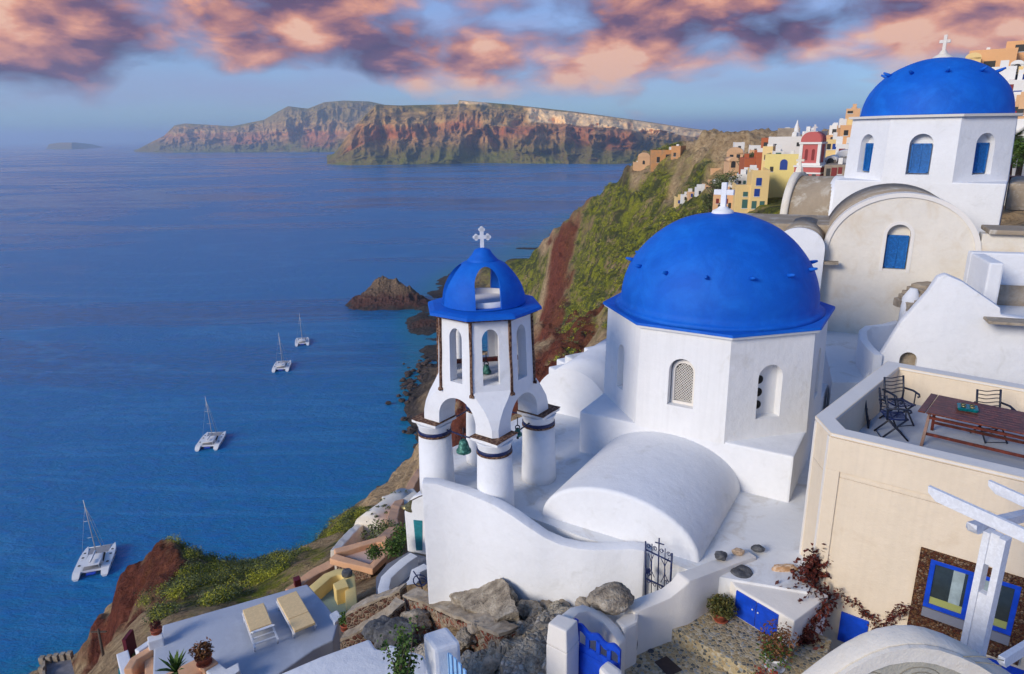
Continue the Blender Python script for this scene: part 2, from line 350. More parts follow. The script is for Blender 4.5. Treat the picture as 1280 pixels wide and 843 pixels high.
# survey of the hillside: (photo x, y, depth) and shoreline points (photo x, y) at sea level
CP = []
for x, y, d in [(300, 770, 23), (215, 800, 24), (415, 775, 26), (480, 740, 21), (620, 738, 16.4), (700, 778, 14.4), (590, 795, 14.4), (650, 832, 12.8), (720, 850, 12), (540, 765, 16.8), (450, 792, 18), (420, 810, 20), (600, 850, 12.2), (500, 800, 16), (500, 850, 15), (400, 850, 18), (150, 842, 34),
                (400, 740, 34), (430, 735, 31), (500, 725, 28), (475, 680, 40), (460, 665, 48), (330, 760, 52), (250, 748, 62), (185, 775, 58), (150, 790, 66),
                (216, 706, 84), (245, 716, 86), (190, 712, 90), (150, 755, 88), (135, 790, 84), (130, 830, 80),
                (290, 722, 96), (335, 736, 100), (365, 728, 112), (60, 842, 88), (20, 838, 92), (100, 826, 92),
                (380, 718, 100), (420, 680, 96), (450, 657, 105), (470, 652, 60), (490, 642, 95), (518, 614, 140), (505, 640, 58),
                (560, 540, 150), (575, 500, 170), (600, 560, 80), (640, 500, 120), (690, 475, 110), (724, 442, 135),
                (671, 418, 300), (700, 430, 200), (690, 400, 330), (668, 400, 372), (680, 350, 360), (676, 300, 385), (690, 285, 392), (660, 330, 420), (650, 326, 450),
                (715, 270, 380), (760, 235, 345), (775, 212, 320), (797, 206, 290), (700, 330, 345), (730, 390, 250), (740, 330, 290),
                (760, 300, 280), (790, 260, 280), (780, 360, 200), (820, 300, 190), (850, 260, 220), (770, 420, 120),
                (830, 185, 300), (865, 183, 290), (900, 175, 270), (930, 186, 230), (880, 215, 220), (920, 276, 150), (960, 282, 110), (900, 330, 90),
                (1000, 210, 200), (1060, 205, 190), (1000, 335, 60), (900, 450, 45), (760, 520, 40), (640, 620, 40), (1060, 290, 50), (1200, 300, 45),
                (950, 186, 300), (1000, 184, 330), (1040, 186, 260), (1100, 160, 200), (1200, 150, 150), (1270, 150, 130), (1270, 125, 160), (843, 205, 292), (1300, 250, 60), (1350, 150, 120)]:
    p = D(x, y, d); CP.append((p.x, p.y, p.z))
SHORE = [(0, 860), (40, 846), (128, 838), (132, 800), (170, 770), (230, 752), (300, 735), (340, 716), (378, 700), (420, 655), (468, 628), (500, 604), (520, 578), (519, 540), (512, 505),
         (506, 488), (516, 466), (534, 452), (540, 430), (530, 416), (512, 406), (520, 392), (545, 384), (556, 372), (548, 360), (560, 346), (600, 336), (636, 333), (665, 314), (700, 300)]
SH = []
for x, y in SHORE: p = Z(x, y, SEA); SH.append((p.x, p.y)); CP.append((p.x, p.y, SEA))
for (x, y), dz in zip([(-60, 800), (0, 700), (100, 700), (200, 650), (300, 620), (380, 560), (440, 500), (440, 420), (460, 340), (520, 300), (600, 270), (650, 240)], [-14]*12):
    p = Z(x, y, SEA); CP.append((p.x, p.y, SEA+dz))
for x, y, d, zz in [(720, 230, 460, -104), (700, 262, 470, -104), (760, 205, 480, -104), (820, 185, 460, -90), (900, 175, 520, -60), (1000, 170, 500, -30), (1200, 170, 400, 5), (1300, 170, 300, 8)]:
    p = D(x, y, d); CP.append((p.x, p.y, zz))
for x, y, zz in [(-12, 18, -20), (0, 12, -14), (6, 8, -11), (12, 12, -9), (14, 24, -7), (-20, 10, -24), (30, 20, 2), (-45, 20, -60), (-110, 30, -102), (-60, 5, -75), (5, 22, -12), (0, 26, -19), (9, 28, -10), (-3, 16, -12.5), (-3, 14.5, -12.3)]:
    CP.append((x, y, zz))
CP = np.array(CP)
def uv_(x, y): return np.arctan2(x, y)*2.2, np.log(np.hypot(x, y))
_u, _v = uv_(CP[:, 0], CP[:, 1])
def kern(du, dv): return np.sqrt(du*du+dv*dv+.0025)
_n = len(CP)
_A = np.zeros((_n+3, _n+3)); _A[:_n, :_n] = kern(_u[:, None]-_u[None], _v[:, None]-_v[None]) - np.eye(_n)*.01
_P = np.stack([np.ones(_n), _u, _v], 1); _A[:_n, _n:] = _P; _A[_n:, :_n] = _P.T
_w = np.linalg.solve(_A, np.concatenate([CP[:, 2], np.zeros(3)]))
def terr(x, y, detail=True):
    x = np.asarray(x, float); y = np.asarray(y, float); sh = x.shape; x = x.ravel(); y = y.ravel()
    out = np.empty_like(x)
    for i in range(0, len(x), 20000):
        u, v = uv_(x[i:i+20000], y[i:i+20000])
        out[i:i+20000] = kern(u[:, None]-_u[None], v[:, None]-_v[None]) @ _w[:_n] + _w[_n]+_w[_n+1]*u+_w[_n+2]*v
    r = np.hypot(x, y); capz = -10.4+sst(1.0, 2.4, -x+2.6)*sst(10, 12.5, y)*2.2+np.clip(r-24, 0, None)*1.2+sst(-3, -1, x*0-2)*0
    out = np.where(r < 60, np.minimum(out, capz), out)
    tc_ = D(310, 795, 21.5); out = np.minimum(out, -16.2+np.clip(np.hypot(x-tc_.x, y-tc_.y)-5.2, 0, None)*1.6)
    if detail:
        r = np.hypot(x, y); a = sst(28, 100, r)
        hi = sst(SEA-6, SEA+8, out)
        out = out + a*hi*(5.5*fbm(x/42, y/42, 6, .52, True)-1.5 + 1.6*fbm(x/9, y/9, 4)) + (1-a)*.12*sst(8, 30, r)*fbm(x/3, y/3, 5)
        out = out + (1-hi)*.9*fbm(x/7, y/7, 4)
        out = out + a*hi*(6.5*fbm(x/95+3, y/30, 5, .5, True)-1.5)*sst(120, 200, r)
        # steps in the slope: bands of harder rock
        st = 7.0; ph = (out + 3*fbm(x/60, y/60, 3, ch=1))/st; out = out + a*hi*.9*np.sin(6.2832*ph)
    return out.reshape(sh)
def tz(x, y): return float(terr(np.array([x]), np.array([y]))[0])
def grid_mesh(name, X, Y, Zv, mat, attrs=None, smooth=True):
    n, m = X.shape; co = np.stack([X, Y, Zv], -1).reshape(-1, 3)
    idx = np.arange(n*m).reshape(n, m); f = np.stack([idx[:-1, :-1], idx[:-1, 1:], idx[1:, 1:], idx[1:, :-1]], -1).reshape(-1, 4)
    me = bpy.data.meshes.new(name); me.vertices.add(n*m); me.vertices.foreach_set('co', co.ravel().astype(np.float32))
    me.loops.add(f.size); me.loops.foreach_set('vertex_index', f.ravel().astype(np.int32))
    me.polygons.add(len(f)); me.polygons.foreach_set('loop_start', np.arange(0, f.size, 4, dtype=np.int32))
    me.update(calc_edges=True); me.polygons.foreach_set('use_smooth', [smooth]*len(f)); me.validate()
    for k, v in (attrs or {}).items():
        a = me.attributes.new(k, 'FLOAT', 'POINT'); a.data.foreach_set('value', v.ravel().astype(np.float32))
    return link(name, me, mat)
def attr(q, name): n = q.nodes.new('ShaderNodeAttribute'); n.attribute_name = name; return n.outputs['Fac']
# hillside material: soil and rock, with plant cover and red scoria where the photograph has them
m, q, b = newmat('hillside'); hill_m = m
nA = tex(q, 'Noise', .09, 10, .68); nB = tex(q, 'Noise', .7, 8, .7, dist=.5); nC = tex(q, 'Noise', 3.0, 6, .7); nG = tex(q, 'Noise', .22, 8, .62, dist=1.0)
rock = ramp(q, nB.outputs[0], [(.3, (.14, .095, .06)), (.46, (.44, .30, .165)), (.64, (.62, .45, .26)), (.8, (.70, .57, .40))])
drk = ramp(q, nB.outputs[0], [(.3, (.022, .02, .02)), (.55, (.075, .06, .052)), (.75, (.17, .13, .10))])
redc = ramp(q, M_('ADD', M_('MULTIPLY', nB.outputs[0], .6, nt_=q), M_('MULTIPLY', nC.outputs[0], .4, nt_=q), nt_=q), [(.34, (.05, .02, .016)), (.5, (.17, .05, .03)), (.62, (.27, .085, .045)), (.72, (.38, .16, .09))])
grn = ramp(q, nC.outputs[0], [(.3, (.07, .09, .014)), (.5, (.24, .25, .025)), (.7, (.46, .43, .04))])
grd = ramp(q, nC.outputs[0], [(.3, (.025, .033, .014)), (.7, (.10, .11, .04))])
gmix = mixc(q, ramp(q, nG.outputs[0], [(.42, 0.), (.6, 1.)]), grd, grn)
base = mixc(q, attr(q, 'dark'), rock, drk)
base = mixc(q, attr(q, 'red'), base, redc)
gf = M_('MULTIPLY', attr(q, 'green'), ramp(q, M_('ADD', M_('MULTIPLY', nB.outputs[0], .55, nt_=q), M_('MULTIPLY', nA.outputs[0], .45, nt_=q), nt_=q), [(.40, 0.), (.49, 1.)]), nt_=q)
base = mixc(q, gf, base, gmix)
q.links.new(base, b.inputs['Base Color']); b.inputs['Roughness'].default_value = .95; b.inputs['Specular IOR Level'].default_value = .1
vv = tex(q, 'Voronoi', .55, feature='F1')
bump(q, b, M_('ADD', M_('MULTIPLY', nB.outputs[0], 1.2, nt_=q), M_('ADD', M_('MULTIPLY', nC.outputs[0], .4, nt_=q), M_('MULTIPLY', vv.outputs[0], .35, nt_=q), nt_=q), nt_=q), 1., 1.1)
NA, NR = 760, 760
a_ = np.radians(np.linspace(-62, 50, NA)); r_ = np.exp(np.linspace(math.log(7), math.log(700), NR))
AA, RR = np.meshgrid(a_, r_, indexing='ij'); TX = RR*np.sin(AA); TY = RR*np.cos(AA)
TZ = terr(TX, TY); _late = True
def imgxy(X, Y, Zc):
    d = X*vF.x+Y*vF.y+Zc*vF.z; return CXP+FPX*(X*vR.x+Y*vR.y+Zc*vR.z)/d, CYP-FPX*(X*vU.x+Y*vU.y+Zc*vU.z)/d
def spots(X, Y, lst, pert=.22):
    """soft patches on the ground: (centre point, radius along and across the view, weight); survey points become ground positions"""
    u, v = uv_(X, Y); pu = pert*fbm(u*9, v*9, 5); pv = pert*fbm(u*9+40, v*9, 5); o = np.zeros_like(X)
    for x, y, d, ru, rv in lst:
        p = D(x, y, d); cu, cv = uv_(np.array([p.x]), np.array([p.y]))
        o = np.maximum(o, 1-sst(.55, 1.1, np.hypot((u+pu*ru*4-cu[0])/ru, (v+pv*rv*4-cv[0])/rv)))
    return o
ROCKZ = [(800, 222, 286, .045, .06), (835, 215, 285, .07, .05), (870, 202, 270, .09, .08), (850, 238, 240, .06, .06), (905, 195, 240, .09, .2), (890, 225, 200, .05, .08), (780, 235, 300, .02, .05)]
TZ = TZ+spots(TX, TY, ROCKZ)*(6*fbm(TX/15, TY/15, 5, .55, True)-1.5)
gx, gy = np.gradient(TZ); slope = np.hypot(gx/(RR*(a_[1]-a_[0])), gy/(RR*(math.log(700/7)/(NR-1))))
RED = spots(TX, TY, [(682, 350, 362, .055, .22), (682, 420, 300, .08, .3), (700, 440, 180, .12, .35), (690, 470, 125, .14, .4), (155, 775, 84, .17, .3), (190, 735, 86, .13, .25), (225, 708, 92, .09, .08), (400, 690, 125, .05, .1), (575, 500, 170, .10, .3)], .38)
GRN = spots(TX, TY, [(760, 330, 270, .20, .42), (800, 280, 250, .16, .5), (740, 270, 350, .1, .2), (720, 400, 200, .09, .5), (820, 380, 150, .2, .4), (860, 265, 200, .14, .2), (270, 735, 70, .3, .35), (215, 725, 80, .07, .2), (420, 665, 100, .14, .26), (450, 645, 110, .1, .2), (640, 360, 420, .10, .14), (660, 345, 400, .05, .08), (715, 330, 340, .06, .3), (700, 390, 280, .05, .2), (658, 350, 400, .04, .12), (705, 300, 380, .04, .06), (900, 300, 120, .3, .4), (330, 742, 60, .3, .3), (515, 600, 138, .06, .12), (860, 225, 230, .06, .10), (885, 270, 150, .2, .3), (660, 325, 430, .05, .12), (790, 240, 310, .1, .16)])
GRN = np.maximum(GRN*(1-.8*spots(TX, TY, [(155, 775, 84, .13, .28), (185, 735, 86, .09, .2)])), .9*spots(TX, TY, [(212, 735, 82, .03, .08), (196, 760, 78, .03, .08)]))
DRK = np.clip((1-sst(SEA+1, SEA+9, TZ+3*fbm(TX/15, TY/15, 3))) + .85*spots(TX, TY, [(775, 300, 275, .03, .12), (690, 415, 260, .14, .1), (640, 330, 450, .14, .12)]), 0, 1)
TZ = TZ+RED*(3.2*fbm(TX/7, TY/7, 5, .55, True)-.8)*sst(30, 120, RR)
hill = grid_mesh('hillside_ground', TX, TY, TZ, hill_m, {'red': RED, 'green': np.clip(GRN*1.2-.15*sst(2, 4, slope), 0, 1)*(1-.92*np.clip(RED*1.3, 0, 1))*(1-.85*spots(TX, TY, ROCKZ)), 'dark': DRK}); tag(hill, kind='structure')
# ------------------------------------------------------------------ sea
m, q, b = newmat('sea_water'); n1 = tex(q, 'Noise', 1, 4, .6, vec=coord(q, (.16, .34, 1))); n2 = tex(q, 'Noise', 1, 5, .62, vec=coord(q, (.75, 1.5, 1)))
mp = coord(q, (.0016, .0045, 1)); n3 = tex(q, 'Noise', 1, 6, .62, vec=mp, dist=1.2)
swc = ramp(q, n3.outputs[0], [(.40, (.001, .065, .20)), (.56, (.004, .17, .38))])
swc = mixc(q, M_('MULTIPLY', ramp(q, n1.outputs[0], [(.4, 0.), (.66, 1.)]), .8, nt_=q), swc, (.006, .15, .44))
n4 = tex(q, 'Noise', 1, 5, .6, vec=coord(q, (.0022, .0075, 1)), dist=2.5); swc = mixc(q, M_('MULTIPLY', ramp(q, n4.outputs[0], [(.475, 0.), (.5, 1.), (.525, 0.)]), .32, nt_=q), swc, (.05, .28, .55)); swc = mixc(q, attr(q, 'shallow'), swc, (.0, .20, .26))
q.links.new(swc, b.inputs['Base Color']); b.inputs['IOR'].default_value = 1.33; b.inputs['Specular IOR Level'].default_value = .3
q.links.new(ramp(q, n3.outputs[0], [(.42, .12), (.56, .34)]), b.inputs['Roughness'])
bump(q, b, M_('ADD', n1.outputs[0], M_('MULTIPLY', n2.outputs[0], .45, nt_=q), nt_=q), .75, 1.1); seam = m
a2 = np.radians(np.linspace(-180, 180, 721)); r2 = np.concatenate([np.exp(np.linspace(math.log(40), math.log(900), 260)), np.exp(np.linspace(math.log(950), math.log(70000), 40))])
A2, R2 = np.meshgrid(a2, r2, indexing='ij'); X2 = R2*np.sin(A2); Y2 = R2*np.cos(A2)
msk = (np.abs(A2) < 1.1) & (R2 < 900); SHL = np.zeros_like(X2); tv = terr(X2[msk], Y2[msk], False); SHL[msk] = sst(-5, 0, tv-SEA)*.6
sea = grid_mesh('sea', X2, Y2, np.full_like(X2, SEA), seam, {'shallow': SHL}); tag(sea, kind='structure')
# ------------------------------------------------------------------ islands across the water
m, q, b = newmat('island_cliff'); isl_m = m
pz = q.nodes.new('ShaderNodeSeparateXYZ'); q.links.new(coord(q), pz.inputs[0])
nI = tex(q, 'Noise', .006, 9, .66); nJ = tex(q, 'Noise', .03, 8, .7); 
sc_ = M_('ADD', M_('MULTIPLY', pz.outputs[2], .0052, nt_=q), M_('MULTIPLY', nI.outputs[0], .55, nt_=q), nt_=q)
ca = ramp(q, sc_, [(.0, (.20, .17, .06)), (.12, (.34, .22, .11)), (.22, (.50, .30, .17)), (.33, (.34, .17, .10)), (.42, (.58, .28, .14)), (.50, (.56, .38, .20)), (.62, (.34, .22, .12)), (.74, (.54, .36, .17)), (.9, (.34, .26, .12))])
ca = mixc(q, ramp(q, nJ.outputs[0], [(.46, 0.), (.62, .8)]), ca, (.13, .09, .075))
ca = mixc(q, M_('MULTIPLY', attr(q, 'redb'), ramp(q, nJ.outputs[0], [(.36, 1.), (.6, .3)]), nt_=q), ca, (.50, .13, .08))
ca = mixc(q, M_('MULTIPLY', attr(q, 'veg'), ramp(q, nI.outputs[0], [(.42, 0.), (.55, 1.)]), nt_=q), ca, (.13, .16, .02))
ca = mixc(q, attr(q, 'pumice'), ca, (1.0, .74, .55))
ca = mixc(q, 1.0, ca, (1.12, 1.0, .66), 'MULTIPLY'); q.links.new(ca, b.inputs['Base Color']); b.inputs['Roughness'].default_value = 1; b.inputs['Specular IOR Level'].default_value = 0
bump(q, b, nJ.outputs[0], 1, 14)
def island(name, shore, tops, depthback, gul, seed, pum=None, redb=(), n=700, m_=90):
    xs = np.linspace(shore[0][0], shore[-1][0], n); yb = np.interp(xs, *zip(*[(p[0], p[1]) for p in shore])); yt = np.interp(xs, *zip(*tops))
    B = np.array([tuple(Z(x, y, SEA)) for x, y in zip(xs, yb)]); wd = np.interp(xs, *zip(*depthback))
    T = []
    for x, y, bb, w in zip(xs, yt, B, wd):
        r = ray(x, y); dd = math.hypot(bb[0], bb[1])+w; k = dd/math.hypot(r.x, r.y); T.append((r.x*k, r.y*k, r.z*k))
    T = np.array(T); t = np.linspace(0, 1, m_)[None]
    s = np.concatenate([[0], np.cumsum(np.hypot(np.diff(B[:, 0]), np.diff(B[:, 1])))])[:, None]
    H = (T[:, 2]-SEA)[:, None]
    g = fbm((s+90*fbm(s/150, t*2+seed, 3))/gul+seed, t*1.1+seed, 5, .55, True)
    g2 = fbm(s/gul*3.1+seed, t*3+seed, 4, .55, True)
    prof = .62*t+.38*(1-np.cos(t*math.pi))/2 + .055*np.sin(t*22+2.5*fbm(s/400+seed, t*1.5, 3)*3)*t*(1-t)*4*.5
    env = np.sin(np.clip(t, 0, 1)*math.pi)**.6
    push = env*(g*.36+g2*.16)                       # gullies cut back into the cliff
    back = np.clip(t**.9 - push, -.15, 1.)
    X = B[:, 0:1]*(1-back)+T[:, 0:1]*back; Y = B[:, 1:2]*(1-back)+T[:, 1:2]*back
    Zc = SEA-2+(H+2)*np.clip(prof+.02*env*g2, 0, 1)
    # far side, falling away behind the crest
    tb = np.linspace(.03, 1, 14)[None]; ux = T[:, 0:1]/np.hypot(T[:, 0:1], T[:, 1:2]); uy = T[:, 1:2]/np.hypot(T[:, 0:1], T[:, 1:2])
    Xb = T[:, 0:1]+ux*1500*tb; Yb = T[:, 1:2]+uy*1500*tb; Zb = T[:, 2:3]-(H+2)*tb**1.4
    X = np.concatenate([X, Xb], 1); Y = np.concatenate([Y, Yb], 1); Zc = np.concatenate([Zc, Zb], 1)
    tt = np.concatenate([t, 1+tb*0+.01], 1)*np.ones((n, 1)); xx = xs[:, None]*np.ones_like(tt); ss = s*np.ones_like(tt)
    wob = .05*fbm(ss/260+9, tt*3, 4)
    P = np.zeros_like(tt); Rb = np.zeros_like(tt)
    if pum is not None:
        for x0, x1, ta, tb_ in pum: P = np.maximum(P, sst(x0-4, x0+4, xx)*(1-sst(x1-6, x1+6, xx))*sst(ta-.03, ta+.02, tt+wob)*(1-sst(tb_-.02, tb_+.02, tt+wob*.6)))
    for x0, x1, ta, tb_ in redb: Rb = np.maximum(Rb, sst(x0-8, x0+8, xx)*(1-sst(x1-8, x1+8, xx))*sst(ta-.05, ta+.03, tt+wob)*(1-sst(tb_-.05, tb_+.05, tt+wob)))
    o = grid_mesh(name, X, Y, Zc, isl_m, {'pumice': P*sst(-.7, -.1, fbm(ss/50, tt*8+4, 4)), 'redb': Rb*.7, 'veg': np.clip(.75*(1-sst(.05, .3, tt+wob*2))+.6*sst(.8, .97, tt), 0, 1)})
    return tag(o, kind='structure')
island('island_near', [(409, 205.5), (440, 207), (600, 204.5), (770, 205.5), (880, 201), (1010, 196)],
       [(409, 203), (420, 190), (437, 166), (455, 146), (470, 131), (500, 132), (572, 130.5), (574, 125.5), (640, 131), (720, 140), (800, 151), (860, 160), (905, 166), (960, 172), (1010, 176)],
       [(409, 20), (440, 160), (480, 420), (600, 520), (800, 900), (1010, 700)], 240, 3,
       pum=[(574, 610, .9, .985), (660, 785, .66, .94), (790, 905, .66, .95)], redb=[(622, 668, .42, .56), (714, 740, .40, .60), (756, 796, .33, .58), (560, 600, .55, .66), (430, 520, .45, .55)])
island('island_far', [(168, 190), (200, 191), (290, 190.5), (420, 190), (480, 189)],
       [(168, 189), (185, 180), (205, 170), (218, 157), (232, 154.5), (290, 158), (330, 150), (345, 141), (360, 133), (385, 136), (405, 128), (430, 126), (462, 127), (480, 131)],
       [(168, 40), (230, 500), (480, 800)], 420, 11, redb=[(290, 330, .3, .5), (380, 420, .1, .4)], n=500)
island('island_islet', [(58, 186.6), (90, 187), (129, 184.5)], [(58, 186), (61, 180.5), (75, 178.5), (95, 178.3), (115, 180.5), (129, 184)], [(58, 30), (95, 300), (129, 30)], 900, 21, n=80, m_=14)
# haze: even, thin air over land and sea
hb = MB(); hb.box((0, 0, (-103+260)/2), (150000, 150000, 363)); hz = hb.build('haze'); tag(hz, kind='stuff')
m = bpy.data.materials.new('haze_air'); m.use_nodes = True; q = m.node_tree; q.nodes.clear()
pv = node(q, 'ShaderNodeVolumePrincipled'); pv.inputs['Color'].default_value = (.68, .84, 1, 1); pv.inputs['Density'].default_value = 1.1e-4; pv.inputs['Anisotropy'].default_value = .2
q.links.new(pv.outputs[0], node(q, 'ShaderNodeOutputMaterial').inputs['Volume']); hz.data.materials.append(m)
# ------------------------------------------------------------------ church with the lattice window
def V3(x, y, z=0): return Vector((x, y, z))
def arch_cutter(c, nrm, w, z0, zs, dep, n=12, pointed=0):
    """solid with an arched outline (width w, sill z0, spring line zs) run through a wall along its normal"""
    nrm = Vector(nrm).normalized(); t = Vector((-nrm.y, nrm.x, 0)); pts = [(-w/2, z0), (w/2, z0)]
    for k in range(n+1):
        a = math.pi*k/n; pts.append((w/2*math.cos(a), zs+w/2*math.sin(a)*(1+pointed*math.sin(a))))
    m_ = MB(); c = Vector((c[0], c[1], 0))
    m_.prism([c - nrm*dep/2 + t*u + V3(0, 0, z) for u, z in pts], [c + nrm*dep/2 + t*u + V3(0, 0, z) for u, z in pts])
    return m_.build('cutter')
def arch_frame(mb, c, nrm, w, z0, zs, th, dep, n=14):
    """a raised arched band (in world space) around an opening"""
    nrm = Vector(nrm).normalized(); t = Vector((-nrm.y, nrm.x, 0)); c = Vector((c[0], c[1], 0)); pts = [(-w/2, z0)]+[(-w/2*math.cos(math.pi*k/n), zs+w/2*math.sin(math.pi*k/n)) for k in range(n+1)]+[(w/2, z0)]
    out = [(-w/2-th, z0)]+[(-(w/2+th)*math.cos(math.pi*k/n), zs+(w/2+th)*math.sin(math.pi*k/n)) for k in range(n+1)]+[(w/2+th, z0)]
    P = lambda u, z, d: c+t*u+nrm*d+V3(0, 0, z)
    for i in range(len(pts)-1):
        mb.prism([P(*pts[i], 0), P(*pts[i+1], 0), P(*out[i+1], 0), P(*out[i], 0)], [P(*pts[i], dep), P(*pts[i+1], dep), P(*out[i+1], dep), P(*out[i], dep)])
def polydir(k, a0): a = R_(a0+45*k); return Vector((math.cos(a), math.sin(a), 0))
def octa(c, ap, a0, z): # corners of an octagon whose face normals are a0+45k
    r = ap/math.cos(R_(22.5)); return [Vector((c[0]+r*math.cos(R_(a0+22.5+45*k)), c[1]+r*math.sin(R_(a0+22.5+45*k)), z)) for k in range(8)]
ZR = -8.0
A_ = Z(722, 566, ZR); B_ = Z(987, 626.6, ZR); _mid = (A_+B_)/2; _rt = Matrix.Rotation(R_(-1.9), 3, 'Z'); A_ = _mid+_rt @ (A_-_mid); B_ = _mid+_rt @ (B_-_mid); u_ = (B_-A_); u_.z = 0; SQ = u_.length; u_.normalize(); n_ = Vector((-u_.y, u_.x, 0))  # n_ points away from the camera
CC = (A_+B_)/2 + n_*SQ/2; CC.z = 0; OA = math.degrees(math.atan2(-n_.y, -n_.x)); AP = SQ/2+.01
church = thing('domed_church', 'white church with the big plain blue dome and lattice window, nearest the bell tower', 'church', (CC.x, CC.y, ZR))
ZT, ZS = -4.42, -6.87
mb = MB(); mb.prism(octa(CC, AP+.0, OA, ZS-.05), octa(CC, AP-.06, OA, ZT)); drum = mb.build('drum_wall', whites)
cut = []
for k in range(8):
    d = polydir(k, OA); c = CC+d*AP
    if k == 0: cut.append(arch_cutter(c, d, .62, -6.22, -5.36, .70))
    elif k == 1: cut.append(arch_cutter(c, d, .62, -6.40, -5.42, .5))
    elif k == 7: cut.append(arch_cutter(c, d, .40, -6.35, -5.38, .34))
    else: cut.append(arch_cutter(c, d, .55, -6.35, -5.38, .34))
boolean(drum, cut); drum.parent = church; drum.matrix_parent_inverse = Matrix.Translation(-church.location)
# square base with the corner wedges left flat on top
sq = [A_, B_, B_+n_*SQ, A_+n_*SQ]
mb = MB(); mb.col(sq, ZR-2.2, ZS); mb.build('base_block', white, church, bevel=.05)
# blue octagonal eave + dome
mb = MB(); mb.prism(octa(CC, AP+.03, OA, ZT-.0), octa(CC, AP+.05, OA, ZT+.06)); mb.build('eave', whites, church)
mb = MB(); RD = 2.43
prof = [(AP+.10, ZT+.063), (AP+.10, ZT+.10)]
mb.prism(octa(CC, AP+.075, OA, ZT+.063), octa(CC, AP+.06, OA, ZT+.12))
pr_ = [(RD+.16, ZT+.12), (RD+.06, ZT+.19)]
DH = 2.24
for k in range(0, 25):
    a = math.pi/2*k/24; pr_.append((RD*math.cos(a) if k < 24 else 0, ZT+.22+DH*math.sin(a)**1.0))
mb.lathe(pr_, (CC.x, CC.y, 0), n=72); dome = mb.build('dome', blued, church); roughen(dome, .012, 1.5, cut=0)
for k in range(14):
    a = R_(OA+8+360/14*k); el_ = .47; r = RD*math.cos(el_); mb = MB(); p = Vector((CC.x+r*math.cos(a), CC.y+r*math.sin(a), ZT+.22+DH*math.sin(el_))); d = Vector((math.cos(a), math.sin(a), .25))
    mb.tube([p-d*.05, p+d*.08, p+d*.17], [.055, .045, .025], 7); mb.build('dome_peg', blued, church)
def cross(mb, p, h, arm, w, dirn, flare=0):
    p = Vector(p); t = Vector((-dirn.y, dirn.x, 0)).normalized(); n = Vector((dirn.x, dirn.y, 0)).normalized()
    def pr2(c, du, dz): 
        q = [p+t*(c[0]+a*du)+V3(0, 0, c[1]+b*dz) for a, b in ((-1, -1), (1, -1), (1, 1), (-1, 1))]; mb.prism([x-n*w*.4 for x in q], [x+n*w*.4 for x in q])
    zc = h*.62
    pr2((0, h/2), w/2, h/2); pr2((-(arm+w/2)/2, zc), (arm-w/2)/2, w/2*.98); pr2(((arm+w/2)/2, zc), (arm-w/2)/2, w/2*.98)
    if flare:
        for c in ((0, h), (-arm, zc), (arm, zc), (0, .12*h)):
            for a in range(3):
                if c[1] < .2*h: break
                ang = {0: 90}.get(c[0], 0 if c[0] > 0 else 180)+(a-1)*90; q = p+t*(c[0]+flare*.7*math.cos(R_(ang)))+V3(0, 0, c[1]+flare*.7*math.sin(R_(ang)))
                mb.tube([q-n*w*.4, q+n*w*.4], flare*.75, 10)
cz = ZT+.22+DH
mb = MB(); mb.lathe([(.28, -.04), (.25, .04), (.14, .09), (.1, .14)], (CC.x, CC.y, cz), n=20); cross(mb, (CC.x, CC.y, cz+.1), .62, .24, .13, polydir(0, OA))
mb.build('cross', white, church, bevel=.012)
# lattice in the left window, pierced roundels in the right
d0 = polydir(0, OA); t0 = Vector((-d0.y, d0.x, 0)); c0 = CC+d0*(AP-.26)
win = MB(); arch_frame(win, c0, d0, .44, -6.16, -5.42, .07, .05); win.box(c0+V3(0, 0, -6.19)+d0*.03, (.61, .06, .06), Matrix.Rotation(math.atan2(t0.y, t0.x), 4, 'Z')); wn = win.build('window', rimw, church)
lat = MB(); 
for i in range(7):
    for j in range(14):
        uu = -.22+.44*(i+.5)/7; zz = -6.14+.93*(j+.5)/14
        if zz > -5.42 and math.hypot(uu, zz+5.42) > .2: continue
        for s in (-1, 1):
            p = c0+t0*uu+V3(0, 0, zz)+d0*.012; e = t0*(.034*s)+V3(0, 0, .036); lat.bar(p-e, p+e, .013, .014, up=d0)
lt = lat.build('lattice', rimw, wn)
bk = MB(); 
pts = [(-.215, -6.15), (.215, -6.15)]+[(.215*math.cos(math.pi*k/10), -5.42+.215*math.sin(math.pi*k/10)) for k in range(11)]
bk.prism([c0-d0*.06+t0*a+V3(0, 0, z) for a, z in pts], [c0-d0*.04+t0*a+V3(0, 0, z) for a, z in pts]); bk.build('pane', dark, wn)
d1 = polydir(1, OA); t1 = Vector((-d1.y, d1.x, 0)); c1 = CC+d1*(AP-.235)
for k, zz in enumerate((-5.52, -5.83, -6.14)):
    mb = MB(); mb.tube([c1+V3(0, 0, zz)-t1*.16-d1*.03, c1+V3(0, 0, zz)-t1*.16+d1*.006], .105, 20); mb.build('roundel', dark, church)
